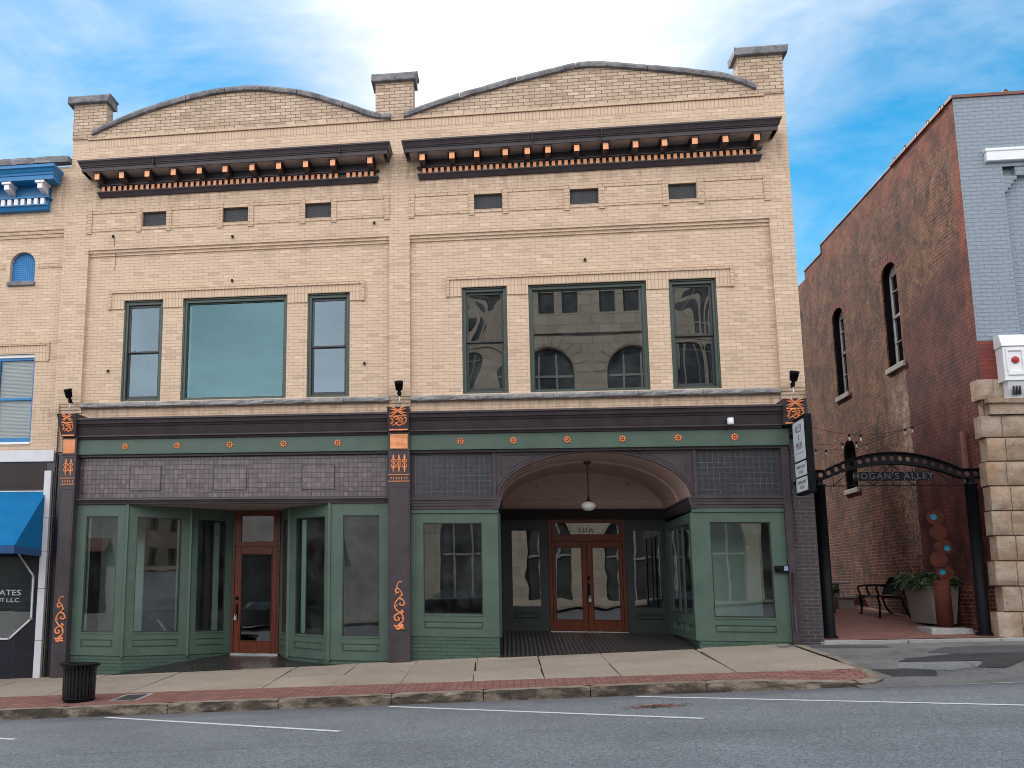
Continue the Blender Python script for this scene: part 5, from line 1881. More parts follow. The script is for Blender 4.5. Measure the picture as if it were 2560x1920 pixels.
# projecting sign
SX = 7.03
t = thing('projecting_sign', (SX + 0.05, -0.75, 3.02), 'black framed double-sided white sign board projecting at the alley corner', 'sign')
q = MB()
q.box(SX + 0.004, SX + 0.12, -1.11, -0.34, 2.985, 4.33)
q.box(SX + 0.03, SX + 0.09, -0.34, -0.12, 3.2, 3.26)
q.box(SX + 0.03, SX + 0.09, -0.34, -0.12, 4.05, 4.11)
q.build('frame', 'metal', t, bevel=0.006)
for zb, zt_, rows in ((3.565, 4.255, None), (3.295, 3.535, 0), (3.03, 3.27, 1)):
    q = MB()
    q.box(SX - 0.004, SX + 0.0035, -1.065, -0.395, zb, zt_)
    pn = q.build('panel', 'signwhite', t, bevel=0.003)
    q = MB()
    for yy in (-1.04, -0.42):
        for zz_ in (zb + 0.025, zt_ - 0.025):
            q.box(SX - 0.007, SX - 0.0041, yy - 0.008, yy + 0.008, zz_ - 0.008, zz_ + 0.008)
    q.build('bolt', 'ink', pn)
    x = SX - 0.0045
    if rows is None:
        text('lettering', 'ALLEY', 0.185, (x, -0.73, 4.115), 'ink', pn, 'left', 0.001, sx=0.78)
        text('lettering', '&', 0.15, (x, -0.73, 3.965), 'ink', pn, 'left', 0.001, sx=0.8)
        text('lettering', 'MAIN', 0.185, (x, -0.73, 3.815), 'ink', pn, 'left', 0.001, sx=0.82)
        q = MB()
        q.box(x - 0.002, x, -0.96, -0.50, 3.695, 3.70)
        q.build('rule', 'ink', pn)
        text('lettering', 'PLAZA & SHOPS', 0.045, (x, -0.73, 3.655), 'ink', pn, 'left', 0.001) if False else None
    else:
        text('lettering', 'COMMERCIAL SPACE', 0.078, (x, -0.73, zb + 0.155), 'ink', pn, 'left', 0.001, sx=0.72)
        text('lettering', 'FOR LEASE', 0.078, (x, -0.73, zb + 0.07), 'ink', pn, 'left', 0.001, sx=0.72)

# porch pendant
t = thing('pendant_lamp', (3.585, 1.25, 3.82), 'white milk glass pendant lamp hanging in the arched porch', 'lamp')
q = MB()
q.lathe((3.585, 1.25, 3.76), [(0.0, 0.07), (0.075, 0.065), (0.07, 0.04), (0.02, 0.015), (0.012, 0.0), (0.0, 0.0)], 18)
q.tube([(3.585, 1.25, 3.78), (3.585, 1.25, 3.12)], 0.010, 8)
q.lathe((3.585, 1.25, 3.03), [(0.085, 0.0), (0.075, 0.02), (0.03, 0.05), (0.02, 0.1), (0.0, 0.11)], 18)
q.build('stem', 'bronze', t)
q = MB()
q.lathe((3.585, 1.25, 2.86), [(0.0, 0.0), (0.06, 0.006), (0.105, 0.035), (0.142, 0.08), (0.145, 0.115), (0.125, 0.15), (0.085, 0.172), (0.08, 0.18)], 28)
q.build('lamp_shade', 'milk', t)

# faint ceiling fan in the upper left room
t = thing('ceiling_fan', (-3.7, 2.5, 7.7), 'white ceiling fan seen faintly through the large upper left window', 'fan')
q = MB()
q.tube([(-3.7, 2.5, 7.74), (-3.7, 2.5, 6.95)], 0.02, 8)
q.lathe((-3.7, 2.5, 6.8), [(0.0, 0.0), (0.09, 0.02), (0.1, 0.1), (0.06, 0.16), (0.0, 0.17)], 16)
q.build('motor', 'conc', t)
for k in range(3):
    a = R(20 + 120 * k)
    U = Vector((math.cos(a), math.sin(a), 0))
    q = MB()
    q.obox((-3.7, 2.5, 6.86), U, (-U.y, U.x, 0.12), (0, 0, 1), 0.09, 0.75, -0.06, 0.06, 0, 0.012)
    q.build('blade', 'conc', t)

# ------------------------------------------------------------------ neighbour with blue trim on the left
NB = thing('corner_shop_building', (-11, 0, 0), 'tan brick shop building with blue cornice cut off at the left edge', 'building')
LX0, LX1 = -16.0, XL + 0.02
NF = -0.016
q = MB()
nw = (-8.50, -7.625, 4.15, 6.08)
q.wall((0, NF, 0), FX, FN, LX0, -7.07, 3.98, Bz(8.62), [(A_(-8.55), A_(-7.635), 4.17, Bz(6.09)), (A_(-8.33), A_(-7.765), Bz(7.66), Bz(8.325))], 0.16, notop=(1,))
q.arch((0, NF, 0), FX, FN, A_(-8.33), A_(-7.765), Bz(8.05), Bz(8.325), 0.16, 20)
for k, (z0, z1) in enumerate(((8.62, 8.69), (8.69, 8.76), (8.76, 8.83))):
    q.quad((LX0, NF - 0.028 * (k + 1), Bz(z0)), (-7.07, NF - 0.028 * (k + 1), Bz(z0)), (-7.07, NF - 0.028 * (k + 1), Bz(z1)), (LX0, NF - 0.028 * (k + 1), Bz(z1)))
    q.quad((LX0, NF - 0.028 * (k + 1), Bz(z0)), (-7.07, NF - 0.028 * (k + 1), Bz(z0)), (-7.07, NF, Bz(z0)), (LX0, NF, Bz(z0)))
q.wall((0, YW - 0.003, 0), FX, FN, LX0, -7.07, Bz(8.83), Bz(10.16))
q.wall((0, YW - 0.003, 0), FX, FN, -7.07, LX1, 3.98, Bz(8.83))
q.wall((0, YW - 0.003, 0), FX, FN, -7.07, LX1, Bz(8.83), Bz(10.16))
q.quad((-7.07, YW - 0.003, 8.7), (-7.07, NF, 8.7), (-7.07, NF, Bz(10.16)), (-7.07, YW - 0.003, Bz(10.16)))
q.cur = 2
q.box(A_(-7.69), A_(-7.10), NF - 0.018, NF + 0.02, Bz(7.95), Bz(8.06))
q.box(LX0, A_(-8.45), NF - 0.018, NF + 0.02, Bz(7.95), Bz(8.06))
q.cur = 0
q.quad((LX0, NF, 3.98), (LX0, 14, 3.98), (LX0, 14, 10.1), (LX0, NF, 10.1))
q.build('wall', ['brick', 'soldier', 'trimbrick'], NB)
q = MB()
q.box(LX0, A_(-7.76), NF - 0.02, NF + 0.02, Bz(6.09), Bz(6.27))
q.box(A_(-7.64), A_(-7.37), NF - 0.02, NF + 0.02, Bz(5.93), Bz(6.27))
q.box(A_(-7.76), A_(-7.64), NF - 0.02, NF + 0.02, Bz(6.09), Bz(6.27))
q.cur = 1
q.box(LX0, A_(-7.32), NF - 0.05, NF + 0.02, Bz(6.27), Bz(6.33))
q.box(A_(-7.37), A_(-7.32), NF - 0.045, NF + 0.02, Bz(5.93), Bz(6.27))
q.build('window_surround', ['soldier', 'trimbrick'], NB)
q = MB()
ed = [LX0, -13.9, -12.6, -11.2, -9.95, -8.62, -7.77, -6.995]
for a, b in zip(ed[:-1], ed[1:]):
    rough_block(q, a + 0.005, b - 0.005, -0.27, 0.25, lambda x, y: 10.30, lambda x, y: 10.155, 8, 0.012, a)
q.build('coping', 'copestone', NB)
q = MB()
q.quad((LX0, 0, 10.1), (LX1, 0, 10.1), (LX1, 14, 10.0), (LX0, 14, 10.0))
q.build('roof', 'roof', NB)
# blue cornice
prof = [(YW, 9.99), (-0.62, 9.955), (-0.66, 9.95), (-0.66, 9.89), (-0.62, 9.875), (-0.59, 9.82), (-0.57, 9.81), (-0.56, 9.765), (-0.54, 9.755), (-0.54, 9.665), (-0.2, 9.665)]
q = MB()
xe = kx(-7.47, -0.12)
q.sweep_x(prof, LX0, xe + 0.06, YW - 0.084, 0.6, 0.5)
q.box(LX0, xe, YW - 0.1, YW, 9.12, 9.7)
q.box(LX0, xe + 0.05, YW - 0.2, YW, 9.37, 9.40)
q.sweep_x([(YW - 0.085, 9.225), (YW - 0.2, 9.225), (YW - 0.2, 9.205), (YW - 0.16, 9.195), (YW - 0.13, 9.13), (YW - 0.085, 9.12)], LX0, xe - 0.02, YW - 0.084, 0.4, 0.5)
bc = q.build('cornice', 'blue', NB)
for xm in (-8.44, -7.68, -9.2, -9.96):
    xm = kx(xm, -0.4)
    q = MB()
    q.box(xm - 0.055, xm + 0.055, -0.50, -0.2, 9.50, 9.615)
    q.prism([(xm - 0.055, -0.42, 9.50), (xm - 0.055, -0.2, 9.50), (xm - 0.055, -0.2, 9.44)], (0.11, 0, 0))
    q.box(xm - 0.1, xm + 0.1, -0.53, -0.2, 9.615, 9.66)
    q.build('modillion', 'white', bc)
q = MB()
x = xe - 0.06
while x > -12:
    q.box(x - 0.085, x, YW - 0.185, YW - 0.1, 9.235, 9.365)
    x -= 0.148
q.build('dentil_row', 'white', bc)
# arched screen, its sill, and the tall window with blinds
q = MB()
q.box(A_(-8.33), A_(-7.765), NF + 0.1, NF + 0.12, Bz(7.66), Bz(8.325))
q.build('vent_screen', 'bluescreen', NB)
q = MB()
q.box(A_(-8.36), A_(-7.745), NF - 0.06, NF + 0.1, Bz(7.575), Bz(7.665))
q.build('window_sill', 'copestone', NB, bevel=0.008)
q = MB()
a, b, c, d = A_(-8.55), A_(-7.635), 4.17, Bz(6.09)
q.box(a, a + 0.06, NF + 0.02, NF + 0.15, c, d)
q.box(a + 0.06, b, NF + 0.02, NF + 0.15, d - 0.07, d)
q.box(a + 0.06, b, NF - 0.03, NF + 0.15, c, c + 0.05)
q.cur = 1
q.box(a + 0.06, a + 0.12, NF + 0.05, NF + 0.12, c + 0.05, d - 0.07)
q.box(b - 0.05, b, NF + 0.05, NF + 0.12, c + 0.05, d - 0.07)
for z0, z1 in ((c + 0.05, c + 0.15), (5.1, 5.155), (d - 0.12, d - 0.07)):
    q.box(a + 0.12, b - 0.05, NF + 0.05, NF + 0.12, z0, z1)
nwin = q.build('window', ['white', 'blue'], NB, bevel=0.004)
q = MB()
z = c + 0.1
while z < d - 0.09:
    q.quad((a + 0.1, NF + 0.125, z), (b - 0.04, NF + 0.125, z), (b - 0.04, NF + 0.145, z + 0.028), (a + 0.1, NF + 0.145, z + 0.028))
    z += 0.029
q.box(a + 0.1, b - 0.04, NF + 0.15, NF + 0.16, c, d - 0.05)
q.build('blinds', 'blind', nwin)
q = MB()
q.quad((a + 0.1, NF + 0.085, c + 0.1), (b - 0.04, NF + 0.085, c + 0.1), (b - 0.04, NF + 0.085, d - 0.1), (a + 0.1, NF + 0.085, d - 0.1))
q.build('pane', 'glass_clear', nwin)
# shop front: black tile, white aluminium frame, angled window
q = MB()
q.wall((0, -0.06, 0), FX, FN, LX0, -6.735, -1.0, 3.98)
q.build('tile_front', 'blacktile', NB)
q = MB()
q.box(LX0, A_(-7.045), -0.14, -0.065, 3.80, 4.035)
q.cur = 1
zj = [(-0.5, 0.27), (0.276, 1.27), (1.276, 2.0), (2.006, 2.66), (2.666, 3.61)]
for z0, z1 in zj:
    q.box(-7.165, -7.02, -0.16, -0.065, z0, z1)
q.build('frame', ['alu', 'alu'], NB, bevel=0.004)
q = MB()
q.wall((0, -0.068, 0), FX, FN, LX0, -7.17, 3.25, 3.78)
q.build('pane', 'darkpane', NB)
octo = [(-9.6, 2.05), (-7.70, 2.05), (-7.285, 1.52), (-7.285, 0.68), (-7.735, 0.275), (-9.6, 0.275)]
q = MB()
pts = [Vector((x, -0.075, z)) for x, z in octo]
for p0, p1 in zip(pts[:-1], pts[1:]):
    d = (p1 - p0).normalized()
    q.obox(p0, d, (d.z, 0, -d.x), (0, 1, 0), -0.01, (p1 - p0).length + 0.01, -0.0, 0.032, -0.025, 0.012)
ow = q.build('angled_window', 'alu', NB)
q = MB()
q.poly([(x, -0.069, z) for x, z in octo])
q.build('pane', 'glass_shop', ow)
text('lettering', 'ATES', 0.155, (-7.545, -0.09, 1.185), 'silver', ow, align='RIGHT', ext=0.002, sx=1.35)
text('lettering', 'ENT L.L.C.', 0.115, (-7.555, -0.09, 1.04), 'silver', ow, align='RIGHT', ext=0.002, sx=1.1)
# awning
t = thing('shop_awning', (-10, -0.1, 2.0), 'bright blue canvas awning over the black tiled shop at the left edge', 'awning')
ax0, ax1 = -14.0, -7.13
q = MB()
q.quad((ax0, -0.08, 3.2), (ax1, -0.08, 3.2), (ax1, -1.30, 2.07), (ax0, -1.30, 2.07))
q.poly([(ax1, -0.08, 3.2), (ax1, -0.08, 2.03), (ax1, -1.30, 2.07)])
q.poly([(ax0, -0.08, 3.2), (ax0, -0.08, 2.03), (ax0, -1.30, 2.07)])
q.cur = 1
q.box(ax0, ax1, -0.1, -0.06, 3.195, 3.215)
q.build('canvas', ['awning', 'alu'], t)
q = MB()
q.quad((ax0, -1.302, 2.068), (ax1 + 0.002, -1.302, 2.068), (ax1 + 0.002, -1.302, 1.92), (ax0, -1.302, 1.92))
q.quad((ax1 + 0.002, -1.302, 2.068), (ax1 + 0.002, -0.08, 2.03), (ax1 + 0.002, -0.08, 1.9), (ax1 + 0.002, -1.302, 1.92))
q.build('valance', 'awndark', t)

# ------------------------------------------------------------------ grey building across the alley
WX = 10.35
GB = thing('corner_brick_building', (13, 4, 0.6), 'brick building beyond the alley with grey painted front and rusticated stone corner', 'building')
q = MB()
AWN = [(3.33, 4.20, 6.17, 8.45), (6.85, 7.70, 6.2, 8.42), (6.72, 7.58, 3.83, 5.04)]
UY, NX = (0, 1, 0), (-1, 0, 0)
q.wall((WX, 0, 0), UY, NX, 0.0, 18, 0.2, 9.95, AWN, 0.22, notop=(0, 1, 2))
for (a, b, c, d), sp in zip(AWN, (8.2, 8.18, 4.75)):
    q.arch((WX, 0, 0), UY, NX, a, b, sp, d, 0.22, 14)
q.wall((WX, 0, 0), UY, NX, 0.0, 9.7, 9.95, 10.17)
q.wall((WX, 0, 0), UY, NX, 0.0, 8.15, 10.17, 10.40)
q.cur = 1
q.wall((0, 0, 0), FX, FN, WX, A_(11.07) if False else 11.07, 5.77, 10.42)
q.wall((0, 0, 0), FX, FN, 11.07, 18, 9.03, 10.42)
q.wall((0, 0.13, 0), FX, FN, 11.05, 18, 5.77, 9.03)
q.quad((11.07, 0, 5.77), (11.07, 0.13, 5.77), (11.07, 0.13, 9.03), (11.07, 0, 9.03))
for k in range(4):
    q.box(11.072, 11.13 + 0.055 * k, 0.005, 0.13, 8.55 + 0.075 * k, 8.55 + 0.075 * (k + 1) - 0.004)
q.box(11.29, 18, 0.02, 0.13, 8.86, 9.03)
q.cur = 2
q.wall((0, 0.0, 0), FX, FN, WX, 18, 4.7, 5.77)
q.cur = 1
q.quad((WX, 0, 10.42), (18, 0, 10.42), (18, 0.35, 10.42), (WX, 0.35, 10.42))
gw = q.build('wall', ['alleywall', 'bluebrick', 'redbrick'], GB)
q = MB()
q.box(10.79, 18, -0.09, 0.02, 9.12, 9.36)
q.box(10.77, 18, -0.105, 0.02, 9.30, 9.362)
q.build('cornice_band', 'white', GB, bevel=0.01)
q = MB()
q.quad((WX, 0.2, 9.9), (18, 0.2, 9.9), (18, 18, 9.8), (WX, 18, 9.8))
q.build('roof', 'roof', GB)
q = MB()
q.box(WX - 0.03, 18, -0.04, 0.3, 10.42, 10.475)
q.box(WX - 0.04, WX + 0.3, 0.302, 3.08, 10.402, 10.46)
for k in range(10):
    x = 11.25 + k * 0.62
    q.tube([(x, -0.045, 10.475), (x, 0.3, 10.475)], 0.045, 8)
for k in range(5):
    y = 0.45 + k * 0.58
    q.tube([(WX - 0.045, y, 10.455), (WX + 0.3, y, 10.455)], 0.045, 8)
q.build('coping', 'terracotta', GB)
q = MB()
q.box(WX - 0.02, WX + 0.25, 3.082, 8.15, 10.40, 10.445)
q.box(WX - 0.02, WX + 0.25, 8.152, 9.7, 10.17, 10.21)
q.box(WX - 0.02, WX + 0.02, 8.13, 8.152, 10.17, 10.44)
q.build('coping', 'flash', GB)
for k, ((a, b, c, d), s_) in enumerate(zip(AWN, (0.06, 0.06, 0.06))):
    q = MB()
    q.box(WX - 0.05, WX + 0.22, a - 0.08, b + 0.08, c - 0.12, c - 0.001)
    q.build('window_sill', 'conc', GB, bevel=0.01)
    q = MB()
    xx = WX + 0.17
    w = 0.05
    q.box(xx, xx + 0.05, a, a + w, c, d)
    q.box(xx, xx + 0.05, b - w, b, c, d)
    q.box(xx, xx + 0.05, a + w, b - w, c, c + w)
    q.box(xx, xx + 0.05, a + w, b - w, d - 0.22, d)
    zm = (c + d) / 2
    q.box(xx - 0.01, xx + 0.05, a + w, b - w, zm - 0.03, zm + 0.03)
    q.box(xx + 0.005, xx + 0.04, (a + b) / 2 - 0.012, (a + b) / 2 + 0.012, c + w, d - 0.2)
    for zz_ in ((c + zm) / 2, (zm + d) / 2):
        q.box(xx + 0.005, xx + 0.04, a + w, b - w, zz_ - 0.01, zz_ + 0.01)
    fr = q.build('window', 'white' if k < 2 else 'sash', GB)
    q = MB()
    q.quad((xx + 0.03, a, c), (xx + 0.03, b, c), (xx + 0.03, b, d), (xx + 0.03, a, d))
    q.build('pane', 'darkglass', fr)
    q = MB()
    e = 0.004
    sp_ = (8.2, 8.18, 4.75)[k]
    cy_, hw_ = (a + b) / 2, (b - a) / 2 - e
    pth = [(a + e, c), (a + e, sp_)] + [(cy_ - hw_ * math.cos(math.pi * j / 14), sp_ + (d - e - sp_) * math.sin(math.pi * j / 14)) for j in range(1, 14)] + [(b - e, sp_), (b - e, c)]
    for (ya, za), (yb, zb2) in zip(pth[:-1], pth[1:]):
        q.quad((WX + 0.03, ya, za), (WX + 0.03, yb, zb2), (WX + 0.215, yb, zb2), (WX + 0.215, ya, za))
    q.build('dark_reveal', 'metal', fr)  # near-black sheets laid over the brick reveals
    # arch of headers
    q = MB()
    cy, hw, spz = (a + b) / 2, (b - a) / 2, (8.2, 8.18, 4.75)[k]
    for j in range(13):
        t0, t1 = math.pi * j / 13 + 0.02, math.pi * (j + 1) / 13 - 0.02
        P = lambda t_, e: (WX - 0.006, cy - (hw + e) * math.cos(t_), spz + (d - spz + e) * math.sin(t_))
        q.quad(P(t0, 0.0), P(t1, 0.0), P(t1, 0.19), P(t0, 0.19))
    q.build('window_surround', 'redbrick', GB)
# pipe casing on the alley wall
q = MB()
q.box(WX - 0.05, WX - 0.002, 0.80, 0.93, 1.9, 4.27)
q.build('pipe_cover', 'terracotta', GB)
# rusticated stone corner
def rusticate(q, x0, x1, z0, z1, y0, proj, seed, side=True, smooth_edge=0.018):
    nx_, nz_ = max(4, int((x1 - x0) / 0.07)), max(4, int((z1 - z0) / 0.07))
    grid = []
    for j in range(nz_ + 1):
        row = []
        for i in range(nx_ + 1):
            u, v = i / nx_, j / nz_
            e = min(u * (x1 - x0), (1 - u) * (x1 - x0), v * (z1 - z0), (1 - v) * (z1 - z0))
            k_ = min(1.0, e / 0.09)
            x, z = x0 + u * (x1 - x0), z0 + v * (z1 - z0)
            d = proj * (0.35 + 0.65 * k_) + (0.045 * noise.noise((x * 3.5 + seed, z * 4.5, seed)) + 0.02 * noise.noise((x * 11, z * 13, seed))) * k_
            row.append(q.add([(x, y0 - d, z)]))
        grid.append(row)
    for j in range(nz_):
        for i in range(nx_):
            q.face((grid[j][i], grid[j][i + 1], grid[j + 1][i + 1], grid[j + 1][i]))
    back = 0.25
    for j in range(nz_):
        a, b = q.v[grid[j][0]], q.v[grid[j + 1][0]]
        q.quad(a, b, (b[0], y0 + back, b[2]), (a[0], y0 + back, a[2]))
        a, b = q.v[grid[j][nx_]], q.v[grid[j + 1][nx_]]
        q.quad(a, b, (b[0], y0 + back, b[2]), (a[0], y0 + back, a[2]))
    for i in range(nx_):
        for r in (0, nz_):
            a, b = q.v[grid[r][i]], q.v[grid[r][i + 1]]
            q.quad(a, b, (b[0], y0 + back, b[2]), (a[0], y0 + back, a[2]))


zc = [0.35, 1.02, 1.45, 1.88, 2.31, 2.74, 3.17, 3.60, 4.02, 4.42]
q = MB()
q.smooth = True
le = [10.22, 10.34, 10.26, 10.33, 10.29, 10.31, 10.28, 10.33, 10.27]
for k in range(len(zc) - 1):
    x0 = le[k]
    xm = 10.60 + (0.03 if k % 2 else 0.0)
    rusticate(q, x0, xm - 0.004, zc[k] + 0.012, zc[k + 1] - 0.012, 0.0, 0.07, k * 1.3)
    rusticate(q, xm + 0.004, 12.6, zc[k] + 0.012, zc[k + 1] - 0.012, 0.0, 0.085, k * 2.1 + 5)
q.smooth = False
q.box(10.347, 18, 0.02, 0.2, 0.2, 5.05)
sc_ = q.build('stone_corner', 'brownstone', GB)
q = MB()
q.smooth = True
rusticate(q, 10.27, 10.52, 4.70, 5.06, 0.0, 0.09, 41.0)
rusticate(q, 10.53, 12.5, 4.70, 5.06, 0.0, 0.04, 44.0)
q.smooth = False
q.box(10.36, 12.7, -0.16, 0.1, 4.62, 4.695)
q.box(10.40, 12.7, -0.10, 0.1, 4.425, 4.615)
q.build('stone_cap', 'brownstone', GB)
# white cornice bracket with a red boss
q = MB()
bx0, bx1 = 10.63, 11.0
q.box(bx0, bx1, -0.26, 0.02, 5.02, 5.60)
q.prism([(bx0 - 0.02, -0.29, 5.60), (bx0 - 0.02, 0.02, 5.60), (bx0 - 0.02, 0.02, 5.82), (bx0 - 0.02, -0.20, 5.82)], (bx1 - bx0 + 0.04, 0, 0))
q.box(bx0 + 0.05, bx1 - 0.05, -0.285, -0.26, 5.08, 5.16)
for b in ((bx0 + 0.04, bx0 + 0.075), (bx1 - 0.075, bx1 - 0.04)):
    q.box(b[0], b[1], -0.285, -0.26, 5.16, 5.55)
q.box(bx0 + 0.075, bx1 - 0.075, -0.285, -0.26, 5.51, 5.55)
q.box(bx0 - 0.015, bx1 + 0.015, -0.275, 0.02, 4.985, 5.02)
q.prism([(bx0 + 0.05, -0.25, 4.985), (bx0 + 0.05, 0.02, 4.985), (bx0 + 0.05, 0.02, 4.66), (bx0 + 0.05, -0.12, 4.66), (bx0 + 0.05, -0.13, 4.72), (bx0 + 0.05, -0.19, 4.84)], (bx1 - bx0 - 0.1, 0, 0))
q.box(bx0 + 0.03, bx1 - 0.03, -0.14, 0.02, 4.615, 4.66)
q.cur = 1
for k in range(3):
    x = bx0 + 0.135 + k * 0.05
    q.box(x - 0.008, x + 0.008, -0.245, -0.16, 4.74, 4.90)
q.cur = 0
q.box(11.0, 18, -0.16, 0.02, 5.55, 5.80)
q.box(11.0, 18, -0.10, 0.02, 5.15, 5.54)
q.box(11.0, 18, -0.14, 0.02, 5.06, 5.15)
br = q.build('cornice_bracket', ['white', 'sash'], GB, bevel=0.006)
q = MB()
q.lathe((10.815, -0.262, 5.35), [(0.062, 0.0), (0.062, -0.02), (0.045, -0.035), (0.04, -0.03), (0.022, -0.045), (0.0, -0.05)], 20, axis='Y')
q.build('boss', 'redlens', br)

# ------------------------------------------------------------------ alley gate
GY = 0.3
t = thing('archway_gate', (8.9, GY, 0.58), 'black steel arch over the alley lettered with its name', 'gate')
for x in (7.60, 10.135):
    q = MB()
    zb = alley_z(x, GY)
    q.lathe((x, GY, zb), [(0.15, -0.02), (0.15, 0.015), (0.10, 0.016), (0.098, 3.215 - zb), (0.108, 3.216 - zb), (0.108, 3.25 - zb), (0.068, 3.251 - zb), (0.068, 3.36 - zb), (0.0, 3.36 - zb)], 28)
    for k in range(4):
        a = math.pi / 4 + k * math.pi / 2
        q.lathe((x + 0.125 * math.cos(a), GY + 0.125 * math.sin(a), zb + 0.015), [(0.016, 0.0), (0.016, 0.02), (0.008, 0.02), (0.008, 0.04), (0.0, 0.04)], 6)
    q.build('post', 'metal', t)
gx0, gx1 = 7.44, 10.30


def arcz(x):
    a, b = 7.70, 9.99
    if x < a or x > b:
        return 3.345, 3.50
    tt = (x - a) / (b - a)
    h = 4 * tt * (1 - tt)
    return 3.345 + 0.27 * h, 3.50 + 0.315 * h


q = MB()
nh = 21
xs_ = frange(gx0, gx1, nh + 1)
for k in range(nh):
    xa, xb = xs_[k], xs_[k + 1]
    xm = (xa + xb) / 2
    lo, hi = arcz(xm)
    zm, rr = (lo + hi) / 2, 0.043
    N_ = 24
    for yy in (GY - 0.012, GY + 0.012):
        for j in range(N_):
            pts = []
            for jj in (j, j + 1):
                a = 2 * math.pi * jj / N_
                ca, sa = math.cos(a), math.sin(a)
                sc1 = min((xb - xa) / 2 / max(abs(ca), 1e-6), (hi - lo) / 2 / max(abs(sa), 1e-6))
                ox, oz = xm + ca * sc1, sa * sc1
                l2, h2 = arcz(ox)
                oz = l2 + (h2 - l2) * (oz / (hi - lo) + 0.5)
                pts.append(((xm + rr * ca, yy, zm + rr * sa), (ox, yy, oz)))
            q.quad(pts[0][0], pts[1][0], pts[1][1], pts[0][1])
    q.lathe((xm, GY - 0.012, zm), [(rr, 0.0), (rr, 0.024)], N_, axis='Y') if False else None
    for j in range(N_):
        a0, a1 = 2 * math.pi * j / N_, 2 * math.pi * (j + 1) / N_
        q.quad((xm + rr * math.cos(a0), GY - 0.012, zm + rr * math.sin(a0)), (xm + rr * math.cos(a1), GY - 0.012, zm + rr * math.sin(a1)), (xm + rr * math.cos(a1), GY + 0.012, zm + rr * math.sin(a1)), (xm + rr * math.cos(a0), GY + 0.012, zm + rr * math.sin(a0)))
fx = frange(gx0 - 0.0, gx1, 70)
for xa, xb in zip(fx[:-1], fx[1:]):
    for w in (0, 1):
        za, zb_ = arcz(xa)[w], arcz(xb)[w]
        s_ = 0.012 if w else -0.012
        q.prism([(xa, GY - 0.075, za), (xb, GY - 0.075, zb_), (xb, GY - 0.075, zb_ + s_), (xa, GY - 0.075, za + s_)], (0, 0.15, 0))
q.build('arch_beam', 'metal', t)
q = MB()
q.tube([(7.68, GY, 3.222), (10.05, GY, 3.222)], 0.009, 6)
lx = frange(7.85, 9.87, 7)
for k, x in enumerate(lx):
    q.tube([(x, GY, 3.222), (x, GY, arcz(x)[0])], 0.007, 6)
for k in range(6):
    a, b = lx[k], lx[k + 1]
    if k % 2 == 0:
        q.tube([(a, GY, 3.222), (b, GY, arcz(b)[0])], 0.007, 6)
    else:
        q.tube([(a, GY, arcz(a)[0]), (b, GY, 3.222)], 0.007, 6)
q.build('truss', 'metal', t)
q = MB()
sy = GY - 0.05
pts = [(8.16, 3.385), (8.21, 3.44), (8.21, 3.465), (9.47, 3.465), (9.47, 3.44), (9.53, 3.385), (9.47, 3.33), (9.47, 3.305), (8.21, 3.305), (8.21, 3.33)]
q.prism([(x, sy, z) for x, z in pts], (0, 0.02, 0))
nb = q.build('name_board', 'metal', t)
text('lettering', "HOGAN'S ALLEY", 0.155, (8.845, sy - 0.001, 3.385), 'letter', nb, ext=0.003, sx=1.0, space=1.22)
q = MB()
for k in range(7):
    q.lathe((8.26 + k * 0.195, sy, 3.318), [(0.006, 0.0), (0.006, -0.004), (0.0, -0.006)], 6, axis='Y')
    q.lathe((8.26 + k * 0.195, sy, 3.452), [(0.006, 0.0), (0.006, -0.004), (0.0, -0.006)], 6, axis='Y')
q.build('rivet', 'steel', nb)

# string lights across the alley
t = thing('string_lights', (8.5, 3, 4.4), 'clear bulb string lights zigzagging across the alley above the arch', 'string lights')
att = [(7.42, 1.2, 4.62), (10.32, 2.4, 4.72), (7.42, 3.4, 4.60), (10.32, 4.6, 4.75)]
bl = []
q = MB()
for a, b in zip(att[:-1], att[1:]):
    a, b = Vector(a), Vector(b)
    pth = []
    for k in range(13):
        p = a.lerp(b, k / 12)
        p.z -= 0.30 * 4 * (k / 12) * (1 - k / 12)
        pth.append(p)
        if k in (1, 5, 6, 10):
            bl.append(p.copy())
    q.tube(pth, 0.0035, 5)
q.build('cord', 'metal', t)
for p in bl:
    q = MB()
    q.lathe((p.x, p.y, p.z - 0.075), [(0.0, 0.08), (0.018, 0.075), (0.018, 0.03), (0.0, 0.028)], 8)
    q.cur = 1
    q.lathe((p.x, p.y, p.z - 0.14), [(0.0, 0.0), (0.015, 0.008), (0.023, 0.03), (0.018, 0.06), (0.012, 0.092)], 10)
    q.build('bulb', ['metal', 'bulb'], t)

# ------------------------------------------------------------------ alley furniture
# disc sculpture
t = thing('disc_sculpture', (9.77, 0.95, 0.6), 'rusted steel sculpture of stacked discs with cyan centres on a round pillar', 'sculpture')
q = MB()
sl_ = [(9.36, 0.52), (9.5, 0.48), (10.05, 0.5), (10.10, 0.62), (10.10, 1.3), (9.98, 1.42), (9.45, 1.38), (9.38, 1.25)]
top = [(x + (9.74 - x) * 0.05, y + 0.04, 0.715) for x, y in sl_]
bot = [(x, y, alley_z(x, y) - 0.04) for x, y in sl_]
q.poly(top)
for k in range(8):
    k2 = (k + 1) % 8
    q.quad(bot[k], bot[k2], top[k2], top[k])
q.build('base_slab', 'slabstone', t, bevel=0.02, seg=2)
q = MB()
q.lathe((9.775, 0.98, 0.71), [(0.135, 0.0), (0.135, 0.845), (0.125, 0.845), (0.12, 0.5), (0.0, 0.5)], 32)
q.build('pillar', 'rust', t)
